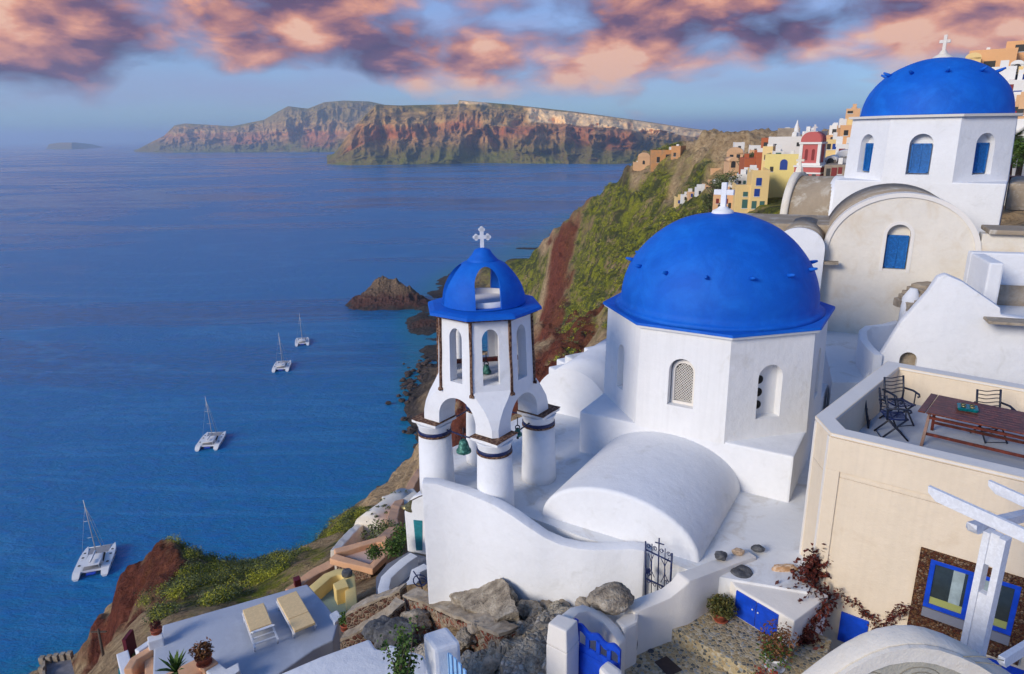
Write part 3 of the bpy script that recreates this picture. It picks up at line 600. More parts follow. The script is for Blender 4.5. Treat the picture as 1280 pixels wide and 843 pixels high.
# barrel vault of the nave, running forward from the base
def vault(mb, pb, pe, across, hw, rise, z0, n=28, seg=1, drop=0, mi=0, cap=True, pw=1.0):
    rows = []
    for s in range(seg+1):
        o = pb.lerp(pe, s/seg); row = [o+across*(-hw*math.cos(math.pi*k/n))+V3(0, 0, z0+rise*math.sin(math.pi*k/n)**pw) for k in range(n+1)]
        if drop: row = [row[0]-V3(0, 0, drop)]+row+[row[-1]-V3(0, 0, drop)]
        rows.append([mb.v(p) for p in row])
    for a, b2 in zip(rows, rows[1:]):
        for k in range(len(a)-1):
            f = mb.bm.faces.new((a[k], a[k+1], b2[k+1], b2[k])); f.smooth = True; f.material_index = mi
        mb.bm.faces.new((a[-1], a[0], b2[0], b2[-1]))
    if cap: mb.bm.faces.new(rows[0][::-1]); mb.bm.faces.new(rows[-1])
VL = Z(751, 574, ZR); VRt = Z(925, 612.7, ZR); vm = (VL+VRt)/2; vm = CC - n_*AP + u_*((vm-CC).dot(u_)); vm.z = 0
hw = (VRt-VL).length/2; FE = Z(866, 702, ZR); vlen = (vm-FE).dot(n_)
mb = MB(); vault(mb, vm+n_*.1, vm-n_*vlen, u_, hw+.02, 1.06, ZR-.02, drop=.6, seg=1); vt = mb.build('nave_vault', white, church, bevel=.09, seg=3); shade(vt, 50)
print('VAULT', hw, vlen, SQ, OA)
# flat roof deck of the church, and the tall wavy wall that bounds it
deckpts = [(520, 612), (603, 634), (660, 660), (738, 690), (806, 702), (806, 716), (1000, 745), (1120, 640), (1080, 480), (1000, 420), (700, 440), (640, 480), (560, 560)]
deck = [Z(x, y, ZR) for x, y in [(528, 606), (603, 622), (660, 646), (735, 674), (812, 692), (868, 716), (1010, 740)]]
deck += [V3(8.2, 14.6), V3(10.5, 18.5), V3(10.6, 20.6), V3(6.2, 21.6), V3(2.2, 20.6), V3(-2.3, 15.9)]
mb = MB(); mb.col(deck, ZR-3.2, ZR); mb.build('roof_deck', roofw, church)
wl = [(526.5, 599, -7.28), (545, 600, -7.3), (560, 605, -7.34), (580, 611, -7.38), (600, 619, -7.42), (620, 628, -7.45), (640, 640, -7.55), (660, 654, -7.68), (680, 667, -7.85), (700, 676, -7.95), (722, 681, -7.93), (745, 683, -7.9), (770, 682, -7.86), (790, 681.5, -7.83), (806, 684, -7.83)]
outer = [Z(x, y+5, z) for x, y, z in wl]; 
def wallstrip(mb, pts, thick, zbot, side):
    n = len(pts); P = []
    for i, p in enumerate(pts):
        a = pts[max(i-1, 0)]; b2 = pts[min(i+1, n-1)]; t = (b2-a); t.z = 0; t.normalize(); nn = Vector((-t.y, t.x, 0))*side; P.append((p, p+nn*thick))
    for (a, ai), (c, ci) in zip(P, P[1:]):
        pass
    rings = [[mb.v((a.x, a.y, zbot if not callable(zbot) else zbot(a))), mb.v(a), mb.v(ai), mb.v((ai.x, ai.y, zbot if not callable(zbot) else zbot(a)))] for a, ai in P]
    for r, s in zip(rings, rings[1:]):
        for k in range(4): mb.bm.faces.new((r[k], r[(k+1) % 4], s[(k+1) % 4], s[k]))
    mb.bm.faces.new(rings[0][::-1]); mb.bm.faces.new(rings[-1])
mb = MB(); wallstrip(mb, outer, .30, -11.6, 1)
wo_ = mb.build('wavy_wall', white, bevel=.06); tag(wo_, 'tall white wall with a wavy top in front of the bell tower', 'wall'); shade(wo_, 50)
# ------------------------------------------------------------------ bell tower
TC = Vector((-.612, 14.66, 0)); TA = -81.
tower = thing('bell_tower', 'white four columned bell tower with an open blue cupola and cross', 'bell tower', (TC.x, TC.y, ZR))
CR = 1.22
for k in range(4):
    a = R_(TA+90*k); c = (TC.x+CR*math.cos(a), TC.y+CR*math.sin(a), 0)
    mb = MB(); mb.lathe([(.42, ZR-.05), (.415, ZR+.2), (.375, -6.55)], c, n=32, smooth=True); col = mb.build('column', white, tower)
    mb = MB(); mb.lathe([(.376, -6.56), (.385, -6.54), (.385, -6.49), (.376, -6.48)], c, n=32); mb.build('blue_band', ironblue, col)
    mb = MB(); mb.lathe([(.378, -6.60), (.392, -6.595), (.392, -6.56), (.378, -6.555)], c, n=32); mb.build('rust_band', redrust, col)
    mb = MB(); mb.lathe([(.36, -6.50), (.375, -6.40), (.42, -6.30)], c, n=32, mi=0)
    Kz = Matrix.Rotation(a+math.pi/4*0, 4, 'Z'); mb.box((c[0], c[1], -6.255), (.73, .73, .07), Matrix.Rotation(a+math.pi/4, 4, 'Z')); cp_ = mb.build('capital', white, col, bevel=.02)
    mb = MB(); mb.box((c[0], c[1], -6.205), (.76, .76, .014), Matrix.Rotation(a+math.pi/4, 4, 'Z')); rc = mb.build('rust_slab', redrust, col, bevel=.008); roughen(rc, .015, 8, cut=2)
def sect(ac, ad, z):     # 8-gon: cardinal faces (over the columns) at ac, diagonal faces at ad
    out = []
    for k in range(8):
        a1, a2_ = R_(TA+45*k), R_(TA+45*(k+1)); d1_, d2_ = (ac, ad) if k % 2 == 0 else (ad, ac)
        det = math.sin(a2_-a1); out.append(Vector((TC.x+(d1_*math.sin(a2_)-d2_*math.sin(a1))/det, TC.y+(-d1_*math.cos(a2_)+d2_*math.cos(a1))/det, z)))
    return out
ZD0, ZD1 = -5.32, -3.72
mb = MB(); rows = [sect(1.44, 1.07, -6.19), sect(1.43, 1.06, -6.02), sect(1.38, 1.06, -5.82), sect(1.28, 1.05, -5.62), sect(1.15, 1.045, -5.44), sect(1.05, 1.035, ZD0+.04), sect(.985, .985, ZD1)]
vr = [[mb.v(p) for p in r] for r in rows]
for a, b2 in zip(vr, vr[1:]):
    for k in range(8): mb.bm.faces.new((a[k], a[(k+1) % 8], b2[(k+1) % 8], b2[k]))
mb.bm.faces.new(vr[0][::-1]); mb.bm.faces.new(vr[-1]); body = mb.build('belfry_wall', white)
cut = []
mb = MB(); mb.prism(octa(TC, .80, TA, ZD0+.12), octa(TC, .76, TA, ZD1+.5)); cut.append(mb.build('cutter'))
mb = MB(); q1 = [TC+Vector((math.cos(R_(TA+45+90*k)), math.sin(R_(TA+45+90*k)), 0))*.98 for k in range(4)]
mb.lathe([(.72, -6.5), (.72, -5.75), (.5, -5.48), (.0, -5.40)], (TC.x, TC.y, 0), n=24, smooth=False); cut.append(mb.build('cutter'))
for k in range(4):
    d = Vector((math.cos(R_(TA+45+90*k)), math.sin(R_(TA+45+90*k)), 0)); cut.append(arch_cutter(TC+d*1.05, d, .1*10.4, -6.6, -6.02, 1.2, n=18))
for k in range(8):
    d = polydir(k, TA); cut.append(arch_cutter(TC+d*1.0, d, .34 if k % 2 else .36, ZD0+.18, ZD1-.42, .7, n=10, pointed=.25))
boolean(body, cut); body.parent = tower; body.matrix_parent_inverse = Matrix.Translation(-tower.location)
for k in range(8):        # flagstone ribs down the corners
    a = TA+22.5+45*k; lo = Vector((TC.x+math.cos(R_(a))*1.135, TC.y+math.sin(R_(a))*1.135, ZD0-.02)); hi = Vector((TC.x+math.cos(R_(a))*1.075, TC.y+math.sin(R_(a))*1.075, ZD1+.02))
    mb = MB(); dd = Vector((math.cos(R_(a)), math.sin(R_(a)), 0)); mb.bar(lo, hi, .058, .05, up=dd); mb.box(lo+V3(0, 0, -.02), (.10, .10, .06), Matrix.Rotation(R_(a), 4, 'Z')); rb = mb.build('corner_rib', redrust, tower, bevel=.008); roughen(rb, .012, 9, cut=2)
mb = MB(); mb.prism(octa(TC, 1.12, TA, ZD1-.0), octa(TC, 1.13, TA, ZD1+.045)); rc = mb.build('rust_cornice', redrust, tower); roughen(rc, .012, 8, cut=2)
mb = MB(); es_ = [[mb.v(p) for p in octa(TC, a, TA, ZD1+z)] for a, z in ((1.10, .048), (1.21, .052), (1.20, .11), (1.10, .15), (.70, .185), (.70, .05))]
for a, b2 in zip(es_, es_[1:]+es_[:1]):
    for k in range(8): mb.bm.faces.new((a[k], a[(k+1) % 8], b2[(k+1) % 8], b2[k]))
cv = mb.build('cupola_eave', blued); cv.parent = tower; cv.matrix_parent_inverse = Matrix.Translation(-tower.location)
mb = MB(); zb = ZD1+.18; cr_ = .93; ch = .98
prof = [(cr_*math.cos(math.pi/2*k/16), zb+ch*math.sin(math.pi/2*k/16)) for k in range(16)]+[(.0, zb+ch)]
mb.lathe(prof, (TC.x, TC.y, 0), n=64, mod=lambda a: 1); cup = mb.build('cupola', blued)
mb = MB(); mb.lathe([(.78*math.cos(math.pi/2*k/14), zb-.02+.86*math.sin(math.pi/2*k/14)) for k in range(14)]+[(0, zb+.84)], (TC.x, TC.y, 0), n=48, smooth=False); cut = [mb.build('cutter')]
for k in range(4):
    d = polydir(2*k, TA); cut.append(arch_cutter(TC+d*.7, d, .54, zb+.02, zb+.50, 1.1, n=12, pointed=.3))
boolean(cup, cut); shade(cup, 40); cup.parent = tower; cup.matrix_parent_inverse = Matrix.Translation(-tower.location)
mb = MB(); mb.lathe([(.76, zb-.1), (.76, zb+.13), (.71, zb+.13), (.71, zb-.1)], (TC.x, TC.y, 0), n=40); mb.build('cupola_ring', white, tower); mb = MB(); mb.lathe([(.72, zb-.02), (.72, zb+.02)], (TC.x, TC.y, 0), n=32); mb.build('cupola_floor', white, tower)
mb = MB(); mb.lathe([(.40, zb+ch-.13), (.30, zb+ch-.02), (.22, zb+ch+.07), (.17, zb+ch+.16), (.0, zb+ch+.22)], (TC.x, TC.y, 0), n=24); mb.build('finial', blued, tower)
mb = MB(); cross(mb, (TC.x, TC.y, zb+ch+.17), .42, .125, .075, Vector((math.cos(R_(TA)), math.sin(R_(TA)), 0)), flare=.05); mb.build('cross', white, tower)
def bell(p, r, label):
    b_ = thing('bell', label, 'bell', p)
    mb = MB(); mb.lathe([(r*.95, 0), (r, -.0), (r*.98, .05), (r*.78, r*.5), (r*.62, r*1.2), (r*.5, r*1.55), (r*.25, r*1.8), (.0, r*1.85)], p, n=28); mb.build('bell_body', bronze, b_)
    mb = MB(); c = Vector(p)+V3(0, 0, r*1.95); mb.tube([c+V3(.05*math.cos(a), 0, .05*math.sin(a)) for a in np.linspace(0, 6.283, 10)[:-1]], .014, 6, closed=True); mb.tube([c+V3(0, 0, .04), c+V3(0, 0, .25)], .012, 6); mb.build('hanger', iron, b_)
    mb = MB(); mb.tube([Vector(p)+V3(0, 0, .1), Vector(p)+V3(0, 0, -.08)], [.012, .03], 7); mb.build('clapper', iron, b_)
def tdir(a): return Vector((math.cos(R_(a)), math.sin(R_(a)), 0))
pl = TC+tdir(TA-45)*.87; bell((pl.x, pl.y, -6.84), .17, 'green bronze bell hanging in the left arch of the bell tower')
pr2_ = TC+tdir(TA+45)*.87; bell((pr2_.x, pr2_.y, -6.55), .10, 'small dark bell hanging in the right arch of the bell tower')
pc = TC+tdir(TA)*.15; bell((pc.x, pc.y, -5.17), .11, 'small bell on the floor level inside the tower, seen in its front window')
mb = MB()
for k in range(4):
    a = TC+tdir(TA+90*k)*1.2; b2 = TC+tdir(TA+90*(k+1))*1.2; mb.tube([a+V3(0, 0, -6.42), a.lerp(b2, .5)+V3(0, 0, -6.47), b2+V3(0, 0, -6.42)], .018, 6)
mb.build('tie_rod', ironblue, tower)
mb = MB(); mb.bar(TC+tdir(TA+90)*.75+V3(0, 0, -4.9), TC+tdir(TA-90)*.75+V3(0, 0, -4.9), .09); mb.build('timber_beam', wood, tower)
# ------------------------------------------------------------------ upper church
def onp(x, y, p0, n):
    r = ray(x, y); return r*(Vector(p0).dot(n)/r.dot(n))
FA = -126.; d_f = V3(math.cos(R_(FA)), math.sin(R_(FA))); u_f = V3(-d_f.y, d_f.x)
AF = 2.82; PF = D(1151, 185, 25.4); FC = PF - d_f*AF; FC.z = 0
zt = D(1152, 147, 25.4).z; zb_ = D(1152, 228, 25.4).z
uc = thing('upper_church', 'off white church with the higher blue dome and blue lattice shutters', 'church', (FC.x, FC.y, -6.3))
mb = MB(); mb.prism(octa(FC, AF, FA, zb_-.1), octa(FC, AF-.08, FA, zt)); ud = mb.build('drum_wall', white)
cut = []
for k in range(8):
    d = polydir(k, FA); cut.append(arch_cutter(FC+d*AF, d, .78, zb_+.25, zb_+1.34, .76))
boolean(ud, cut); ud.parent = uc; ud.matrix_parent_inverse = Matrix.Translation(-uc.location)
def shutter(p, d, w, z0, zs, par, inset):
    """blue lattice shutter in an arched recess: the pane with its frame"""
    t = Vector((-d.y, d.x, 0)); c = Vector((p.x, p.y, 0))-d*inset
    mb = MB(); K = Matrix.Rotation(math.atan2(t.y, t.x), 4, 'Z'); h = zs-z0
    mb.box(c+V3(0, 0, z0+h/2), (w, .03, h), K); wd_ = mb.build('window', bluelat, par)
    mb = MB()
    for s in (-1, 0, 1): mb.box(c+t*(s*(w/2-.03))+d*.03+V3(0, 0, z0+h/2), (.06 if s else .04, .04, h), K)
    for s in (0, 1): mb.box(c+d*.031+V3(0, 0, z0+.03+(h-.06)*s), (w, .038, .06), K)
    mb.build('frame', bluelat, wd_); mb = MB(); nn = int(h/.09); 
    for i in range(nn):
        for s in (-1, 1):
            a = c+d*.024+t*(-w/2+.05)*s+V3(0, 0, z0+.06+(h-.12)*i/nn); b2 = c+d*.024+V3(0, 0, min(z0+.06+(h-.12)*(i/nn)+w/2, z0+h-.05)); mb.bar(a, b2, .016, .012, up=d)
    mb.build('lattice', bluelat, wd_)
for k in (0, 1, 7, 2): d = polydir(k, FA); shutter(FC+d*AF, d, .66, zb_+.3, zb_+1.38, uc, .28)
mb = MB(); h_ = AF; sq = [FC+d_f*h_-u_f*h_, FC+d_f*h_+u_f*h_, FC-d_f*h_+u_f*h_, FC-d_f*h_-u_f*h_]
mb.col(sq, -6.6, zb_-.004); mb.build('base_block', white, uc, bevel=.05)
mb = MB(); mb.prism(octa(FC, AF+.06, FA, zt), octa(FC, AF+.08, FA, zt+.09)); mb.build('eave', rimw, uc)
RF = 2.63; mb = MB(); mb.lathe([(RF+.02, zt+.09)]+[((RF+.02*(k == 0))*math.cos(math.pi/2*k/22) if k < 22 else 0, zt+.12+2.12*math.sin(math.pi/2*k/22)) for k in range(23)], (FC.x, FC.y, 0), n=72); dm = mb.build('dome', blued, uc); roughen(dm, .015, 1.3)
for k in range(10):
    a = R_(FA+12+36*k); e_ = .78; r = RF*math.cos(e_); p = Vector((FC.x+r*math.cos(a), FC.y+r*math.sin(a), zt+.12+2.12*math.sin(e_))); d = V3(math.cos(a), math.sin(a), .45)
    mb = MB(); mb.tube([p-d*.05, p+d*.12, p+d*.26], [.075, .06, .035], 7); mb.build('dome_peg', blued, uc)
mb = MB(); q_ = zt+2.24; mb.lathe([(.42, -.1), (.34, .02), (.16, .13), (.09, .26)], (FC.x, FC.y, q_), n=18); cross(mb, (FC.x, FC.y, q_+.2), .62, .19, .12, d_f); mb.build('cross', creamw, uc, bevel=.012)
# gable arm with the weathered cream front
GA = -114.; dg = V3(math.cos(R_(GA)), math.sin(R_(GA))); ug = V3(-dg.y, dg.x)
g0 = D(1121, 330, 21.6); gz = D(1129, 240, 21.6).z; gr = 2.16; gzs = gz-gr*.86
c = Vector((g0.x, g0.y, 0))
mb = MB(); pts = [(-gr-.1, -7.2), (6.6, -7.2), (6.6, onp(1240, 292, g0, dg).z), (gr-.02, onp(1215, 292, g0, dg).z)]+[(gr*math.cos(math.pi*k/20), gzs+gr*.86*math.sin(math.pi*k/20)) for k in range(1, 20)]+[(-gr-.1, gzs-.4)]
mb.prism([c+ug*a+V3(0, 0, z) for a, z in pts], [c-dg*.5+ug*a+V3(0, 0, z) for a, z in pts]); gw = mb.build('gable_wall', creamw)
wc = onp(1121, 312, g0, dg); zw0, zw1 = onp(1121, 337, g0, dg).z, onp(1121, 294, g0, dg).z
boolean(gw, [arch_cutter(wc, dg, .66, zw0, zw1, .5)]); gw.parent = uc; gw.matrix_parent_inverse = Matrix.Translation(-uc.location)
mb = MB(); arch_frame(mb, Vector((wc.x, wc.y, 0))+dg*.0, dg, .66, zw0-.08, zw1, .10, .02); mb.build('window_surround', rimw, uc)
shutter(wc, dg, .60, zw0+.02, zw1-.02, uc, .15)
mb = MB(); vault(mb, c-dg*.5, c-dg*4.5, ug, gr-.005, gr*.86+.003, gzs, cap=True, seg=1, drop=1.0); mb.build('vault_roof', brownroof, uc)
mb = MB(); el_p = lambda r, k, d: c+dg*d+ug*(r*math.cos(math.pi*k/26))+V3(0, 0, gzs+(r*.86)*math.sin(math.pi*k/26))
for k in range(26): mb.prism([el_p(gr-.12, k, -.5), el_p(gr-.12, k+1, -.5), el_p(gr+.03, k+1, -.5), el_p(gr+.03, k, -.5)], [el_p(gr-.12, k, .05), el_p(gr-.12, k+1, .05), el_p(gr+.03, k+1, .05), el_p(gr+.03, k, .05)], cap=True)
mb.build('gable_rim', rimw, uc)
zr_ = onp(1240, 292, g0, dg).z
mb = MB(); K = Matrix.Rotation(math.atan2(ug.y, ug.x), 4, 'Z'); mb.box(c+ug*(gr+2.4)-dg*.45+V3(0, 0, zr_+.06), (4.6, 1.3, .14), K); mb.build('side_roof', brownroof, uc, bevel=.04)
ra = D(1272, 262, 26.5); mb = MB(); ra0 = D(1290, 262, 27); 
mb.box(Vector((ra0.x, ra0.y, 0))+u_f*.9+V3(0, 0, (zb_-.1+zr_)/2), (3.6, 4, zb_-.05-zr_), Matrix.Rotation(R_(FA+90), 4, 'Z')); mb.build('side_block', brownroof, uc, bevel=.2)
# left arms
la = FC-u_f*AF; zl1 = D(1040, 228, 26.5).z
mb = MB(); vault(mb, la+u_f*.3+d_f*.2, la-u_f*1.9+d_f*.1, d_f, 1.9, 1.75, zl1-1.75, drop=3.5, seg=1); mb.build('left_vault_roof', brownroof, uc)
mb = MB(); vault(mb, la-u_f*1.9+d_f*.1, la-u_f*2.2+d_f*.1, d_f, 2.02, 1.92, zl1-1.75, drop=3.5, seg=1); mb.build('left_vault_gable', creamw, uc)
mb = MB(); vault(mb, la+u_f*.05+d_f*.2, la-u_f*.5+d_f*.1, d_f, 1.93, 1.78, zl1-1.75, drop=3.5, seg=1); mb.build('left_vault_band', white, uc)
pgm = la-u_f*2.05+d_f*.1+V3(0, 0, zl1+.15); mb = MB(); mb.lathe([(.2, -.1), (.16, .15), (.1, .25)], pgm, n=8, smooth=False); cross(mb, pgm+V3(0, 0, .2), .5, .17, .1, d_f); mb.build('gable_cross', creamw, uc)
l2 = D(999, 305, 22.3); l2.z = 0; z2 = D(999, 286, 22.3).z
mb = MB(); vault(mb, l2, l2-dg*3.6+ug*.1, ug, .72, .62, z2-.62, drop=3, seg=1); mb.build('lower_vault_roof', brownroof, uc)
mb = MB(); vault(mb, l2+dg*.16, l2, ug, .78, .68, z2-.62, drop=3, seg=1); mb.build('lower_vault_gable', white, uc)
lf = D(1010, 272, 24.5); mb = MB(); mb.box(Vector((lf.x, lf.y, 0))-dg*.9+V3(0, 0, (z2-.1-6)/2), (5.2, 3.0, 6+z2-.1+.0), K); mb.build('lower_roof', brownroof, uc, bevel=.08)
mb = MB(); s0 = onp(1012, 328, g0+dg*.3, dg); s1 = onp(1048, 329, g0+dg*.3, dg); mb.bar(s0, s1, .25, .09); mb.build('spout_slab', stonet, uc)
mb = MB(); s0 = onp(1207, 342, g0, dg); s1 = onp(1225, 344, g0, dg); mb.bar(s0+dg*.02, s1+dg*.3, .06); mb.build('drain_spout', terra, uc)
# ------------------------------------------------------------------ white roofs and walls between the churches
def blockp(name, pts, z, zb, mat, label, cat, bevel=.05, group=None, rgh=0):
    P = [Z(x, y, z) for x, y in pts]; mb = MB(); mb.col(P, zb, z); o = mb.build(name, mat, bevel=bevel); tag(o, label, cat, group)
    if rgh: roughen(o, rgh, 1.2, cut=3)
    return o
blockp('flat_roof', [(1020, 381), (1100, 379), (1150, 384), (1190, 388), (1200, 430), (1190, 480), (1100, 478), (1040, 478)], -6.55, -9, roofw, 'flat white roof between the two blue domed churches', 'roof', .03)
gwn = V3(-.40, -.92).normalized(); pk = D(1182, 343, 17.0)
W1 = [(1182, 343), (1203, 352), (1251, 385), (1252, 394), (1300, 402), (1300, 520), (1060, 520), (1083, 468), (1103, 440), (1126, 403), (1160, 365), (1172, 347)]
P = [onp(x, y, pk, gwn) for x, y in W1]; mb = MB(); mb.prism(P, [p-gwn*.34 for p in P]); stw = mb.build('stair_wall', white, bevel=.07); tag(stw, 'big pointed white wall sloping both ways behind the cream terrace', 'wall')
oc = onp(1135, 452, pk, gwn); cutr = arch_cutter(oc, gwn, .40, oc.z-.5, oc.z+.05, .5); boolean(stw, [cutr]); shade(stw, 45)
mb = MB(); mb.box(oc-gwn*.25+V3(0, 0, -.1), (.5, .04, .8), Matrix.Rotation(math.atan2(gwn.x, -gwn.y), 4, 'Z')); dk = mb.build('niche_back', stonet, stw)
P = [onp(x, y, pk-gwn*.35, gwn) for x, y in [(1260, 384), (1310, 388), (1310, 396), (1260, 394)]]; 
a = D(1256, 396, 16.6); mb = MB(); mb.box(D(1275, 403, 16.4), (1.4, .5, .07), Matrix.Rotation(R_(-20), 4, 'Z')); tag(mb.build('stone_slab', stonet, bevel=.015), 'tan stone slab set into the white wall at the right edge', 'slab')
bx = thing('parapet_box', 'white box parapet with a bare stained wall inside, above the pointed wall', 'wall', tuple(D(1255, 375, 19)))
q0 = D(1228, 378, 18.6); K2 = Matrix.Rotation(R_(-18), 4, 'Z'); zt2 = D(1228, 326, 18.6).z; zb2 = q0.z-.9
e1 = K2 @ V3(1, 0); e2 = K2 @ V3(0, 1); q0.z = 0
mb = MB(); mb.col([q0, q0+e1*.35, q0+e1*.35+e2*1.6, q0+e2*1.6], zb2, zt2); mb.col([q0+e2*1.6, q0+e1*4+e2*1.6, q0+e1*4+e2*1.95, q0+e2*1.95], zb2, zt2+.02); mb.build('side_wall', white, bx, bevel=.05)
mb = MB(); mb.box(q0+e1*2+e2*1.57+V3(0, 0, (zt2+zb2)/2-.35), (3.2, .05, .9), K2); mb.build('stained_wall', stonet, bx); mb = MB(); mb.box(q0+e1*2.2+e2*.8+V3(0, 0, zb2+.45), (3.8, 1.7, .1), K2); mb.build('landing', roofw, bx)
# small curved planter wall
cw = [(1128, 402), (1110, 407), (1090, 409), (1084, 414), (1085, 424), (1093, 434), (1104, 444)]
mb = MB(); wallstrip(mb, [Z(x, y, -5.75) for x, y in cw], -.22, -7.0, 1); pw_ = mb.build('curved_parapet', white, bevel=.04); tag(pw_, 'small curved white parapet beside the pointed wall', 'parapet'); shade(pw_, 50)
mb = MB(); p = D(1139, 373, 20.6); mb.tube([p+V3(0, 0, -.9), p+V3(0, 0, 0), p+V3(.04, 0, .3)], [.26, .24, .1], 12); tag(mb.build('white_buttress', white), 'stubby white buttress against the cream church gable', 'buttress')
rw = thing('rubble_gap', 'bare stone steps in the gap beside the cream church gable', 'steps', tuple(D(1160, 372, 21)))
for i in range(5):
    mb = MB(); p = D(1150+i*6, 380-i*5, 20.4-.0*i); mb.box(p+V3(0, .4, -.1), (.7, .8, .25), Matrix.Rotation(.1*i, 4, 'Z')); st_ = mb.build('stone_step', stonet, rw, bevel=.02); roughen(st_, .03, 5, cut=2, seed=i)
# ------------------------------------------------------------------ house with the terrace
ZP, ZF = -5.1, -5.9
H1, H2, H3, H4, H5 = Z(1020, 520, ZP), Z(1039, 541, ZP), Z(1280, 597, ZP), Z(1110, 451.5, ZP), Z(1280, 481, ZP)
fdir = (H3-H2).normalized(); bdir = (H5-H4).normalized(); H3x = H2+fdir*7.5; H5x = H4+bdir*6.5
fn = V3(fdir.y, -fdir.x)   # front wall normal, towards the camera
house = thing('terrace_house', 'cream house with a walled roof terrace holding a table and chairs', 'house', (H2.x+2, H2.y+1, -9.2))
ring = [H1, H2, H3x, H5x, H4]
mb = MB(); mb.col(ring, -9.6, ZF); mb.build('house_wall', cream, house)
def inset(pts, d):
    out = []; n = len(pts)
    for i in range(n):
        a, b2, c2 = pts[i-1], pts[i], pts[(i+1) % n]; e_1 = (b2-a); e_1.z = 0; e_1.normalize(); e_2 = (c2-b2); e_2.z = 0; e_2.normalize()
        n1_, n2_ = V3(-e_1.y, e_1.x), V3(-e_2.y, e_2.x); k = d/(1+n1_.dot(n2_)); out.append(b2+(n1_+n2_)*k)
    return out
inn = inset(ring, .30)
mb = MB()
for (z0, z1, mi, rg, rn) in ((ZF, ZP-.07, 0, ring, inn), (ZP-.07, ZP, 1, inset(ring, -.015), inset(ring, .315))):
    n = len(ring); o0 = [mb.v((p.x, p.y, z0)) for p in rg]; o1 = [mb.v((p.x, p.y, z1)) for p in rg]; i0 = [mb.v((p.x, p.y, z0)) for p in rn]; i1 = [mb.v((p.x, p.y, z1)) for p in rn]
    for k in range(n):
        j = (k+1) % n
        for f in ((o0[k], o0[j], o1[j], o1[k]), (o1[k], o1[j], i1[j], i1[k]), (i1[k], i1[j], i0[j], i0[k]), (i0[k], i0[j], o0[j], o0[k])): mb.bm.faces.new(f).material_index = mi
mb.build('parapet', [cream, rimw], house, bevel=.02)
mb = MB(); mb.col(inset(ring, .29), ZF-.01, ZF+.012); mb.build('terrace_floor', greyfloor, house)
def wallbox(mb, a, b2, zlo, zhi, proud, back=.02, mi=0):   # box on the front wall between distances a..b along it
    P0 = H2+fdir*a+fn*-back; P1 = H2+fdir*b2-fn*back; mb.prism([V3(P0.x, P0.y, zlo), V3(P1.x, P1.y, zlo), V3(P1.x+fn.x*(proud+back), P1.y+fn.y*(proud+back), zlo), V3(P0.x+fn.x*(proud+back), P0.y+fn.y*(proud+back), zlo)],
             [V3(P0.x, P0.y, zhi), V3(P1.x, P1.y, zhi), V3(P1.x+fn.x*(proud+back), P1.y+fn.y*(proud+back), zhi), V3(P0.x+fn.x*(proud+back), P0.y+fn.y*(proud+back), zhi)], mi=mi)
mb = MB(); zpl = onp(1042, 587, H2, fn).z; wallbox(mb, 0.0, 7.5, zpl, ZP-.075, .03); wallbox(mb, .0, .22, -9.6, zpl, .03)
mb.build('wall_relief', cream, house, bevel=.006)
sn = V3((H2-H1).y, -(H2-H1).x).normalized(); mb = MB(); w_ = (H2-H1).length; sdir = (H2-H1).normalized()
for a0_, a1_ in ((.02, .09), (w_-.09, w_-.02)):
    P0, P1 = H1+sdir*a0_, H1+sdir*a1_; mb.prism([V3(p.x, p.y, -9.5) for p in (P0-sn*.02, P1-sn*.02, P1+sn*.02, P0+sn*.02)], [V3(p.x, p.y, ZP-.08) for p in (P0-sn*.02, P1-sn*.02, P1+sn*.02, P0+sn*.02)])
mb.build('corner_pilaster', rimw, house)
def along(x, y): p = onp(x, y, H2, fn); return (p-H2).dot(fdir), p.z
fa, fz = along(1150, 683); fb, fz2 = along(1139, 763); ga, gz_ = along(1163, 697); gb, gz2 = along(1155, 756); ge, _z = along(1278, 731); 
fa = (fa+fb)/2; ga = (ga+gb)/2; gw_ = ge-ga; fe = ge+(ga-fa)
mb = MB(); wallbox(mb, fa, fe, gz_, fz, .05); wallbox(mb, fa, ga, fz2, gz_, .05); wallbox(mb, ge, fe, fz2-.2, gz_, .05); wallbox(mb, fa, fe, fz2-.26, fz2-.0, .09)
sf = mb.build('stone_frame', frame_st, house, bevel=.006)
mb = MB(); wallbox(mb, ga, ge, fz2, gz2-.02, .04); mb.build('window_sill', darkfloor, sf)
mb = MB(); t_ = .075
wallbox(mb, ga, ge, gz_-t_, gz_, .045); wallbox(mb, ga, ge, gz2, gz2+t_, .045); wallbox(mb, ga, ga+t_, gz2+t_, gz_-t_, .045); wallbox(mb, ge-t_, ge, gz2+t_, gz_-t_, .045); gm = (ga+ge)/2; wallbox(mb, gm-t_, gm+t_, gz2+t_, gz_-t_, .045)
wf = mb.build('window', bluepaint, sf, bevel=.006)
mb = MB(); wallbox(mb, ga+.02, ge-.02, gz2+.02, gz_-.02, .012); mb.build('glass', glassd, sf)
mb = MB(); wallbox(mb, ga+t_+.26, ga+t_+.42, gz2+t_+.13, gz_-t_, .016); wallbox(mb, gm+t_+.0, gm+t_+.2, gz2+t_+.13, gz_-t_, .016); mb.build('curtain', curtain, sf)
mb = MB(); wallbox(mb, ga+t_, gm-t_, gz2+t_, gz2+t_+.13, .018); wallbox(mb, gm+t_, ge-t_, gz2+t_, gz2+t_+.13, .018); mb.build('green_board', leafy and plaster('green_board_paint', (.36, .38, .12), .05), sf)
mb = MB(); wallbox(mb, fa+.1, fa+2.6, fz2-1.6, fz2-.36, .02); mb.build('lower_window', bluepaint, house)
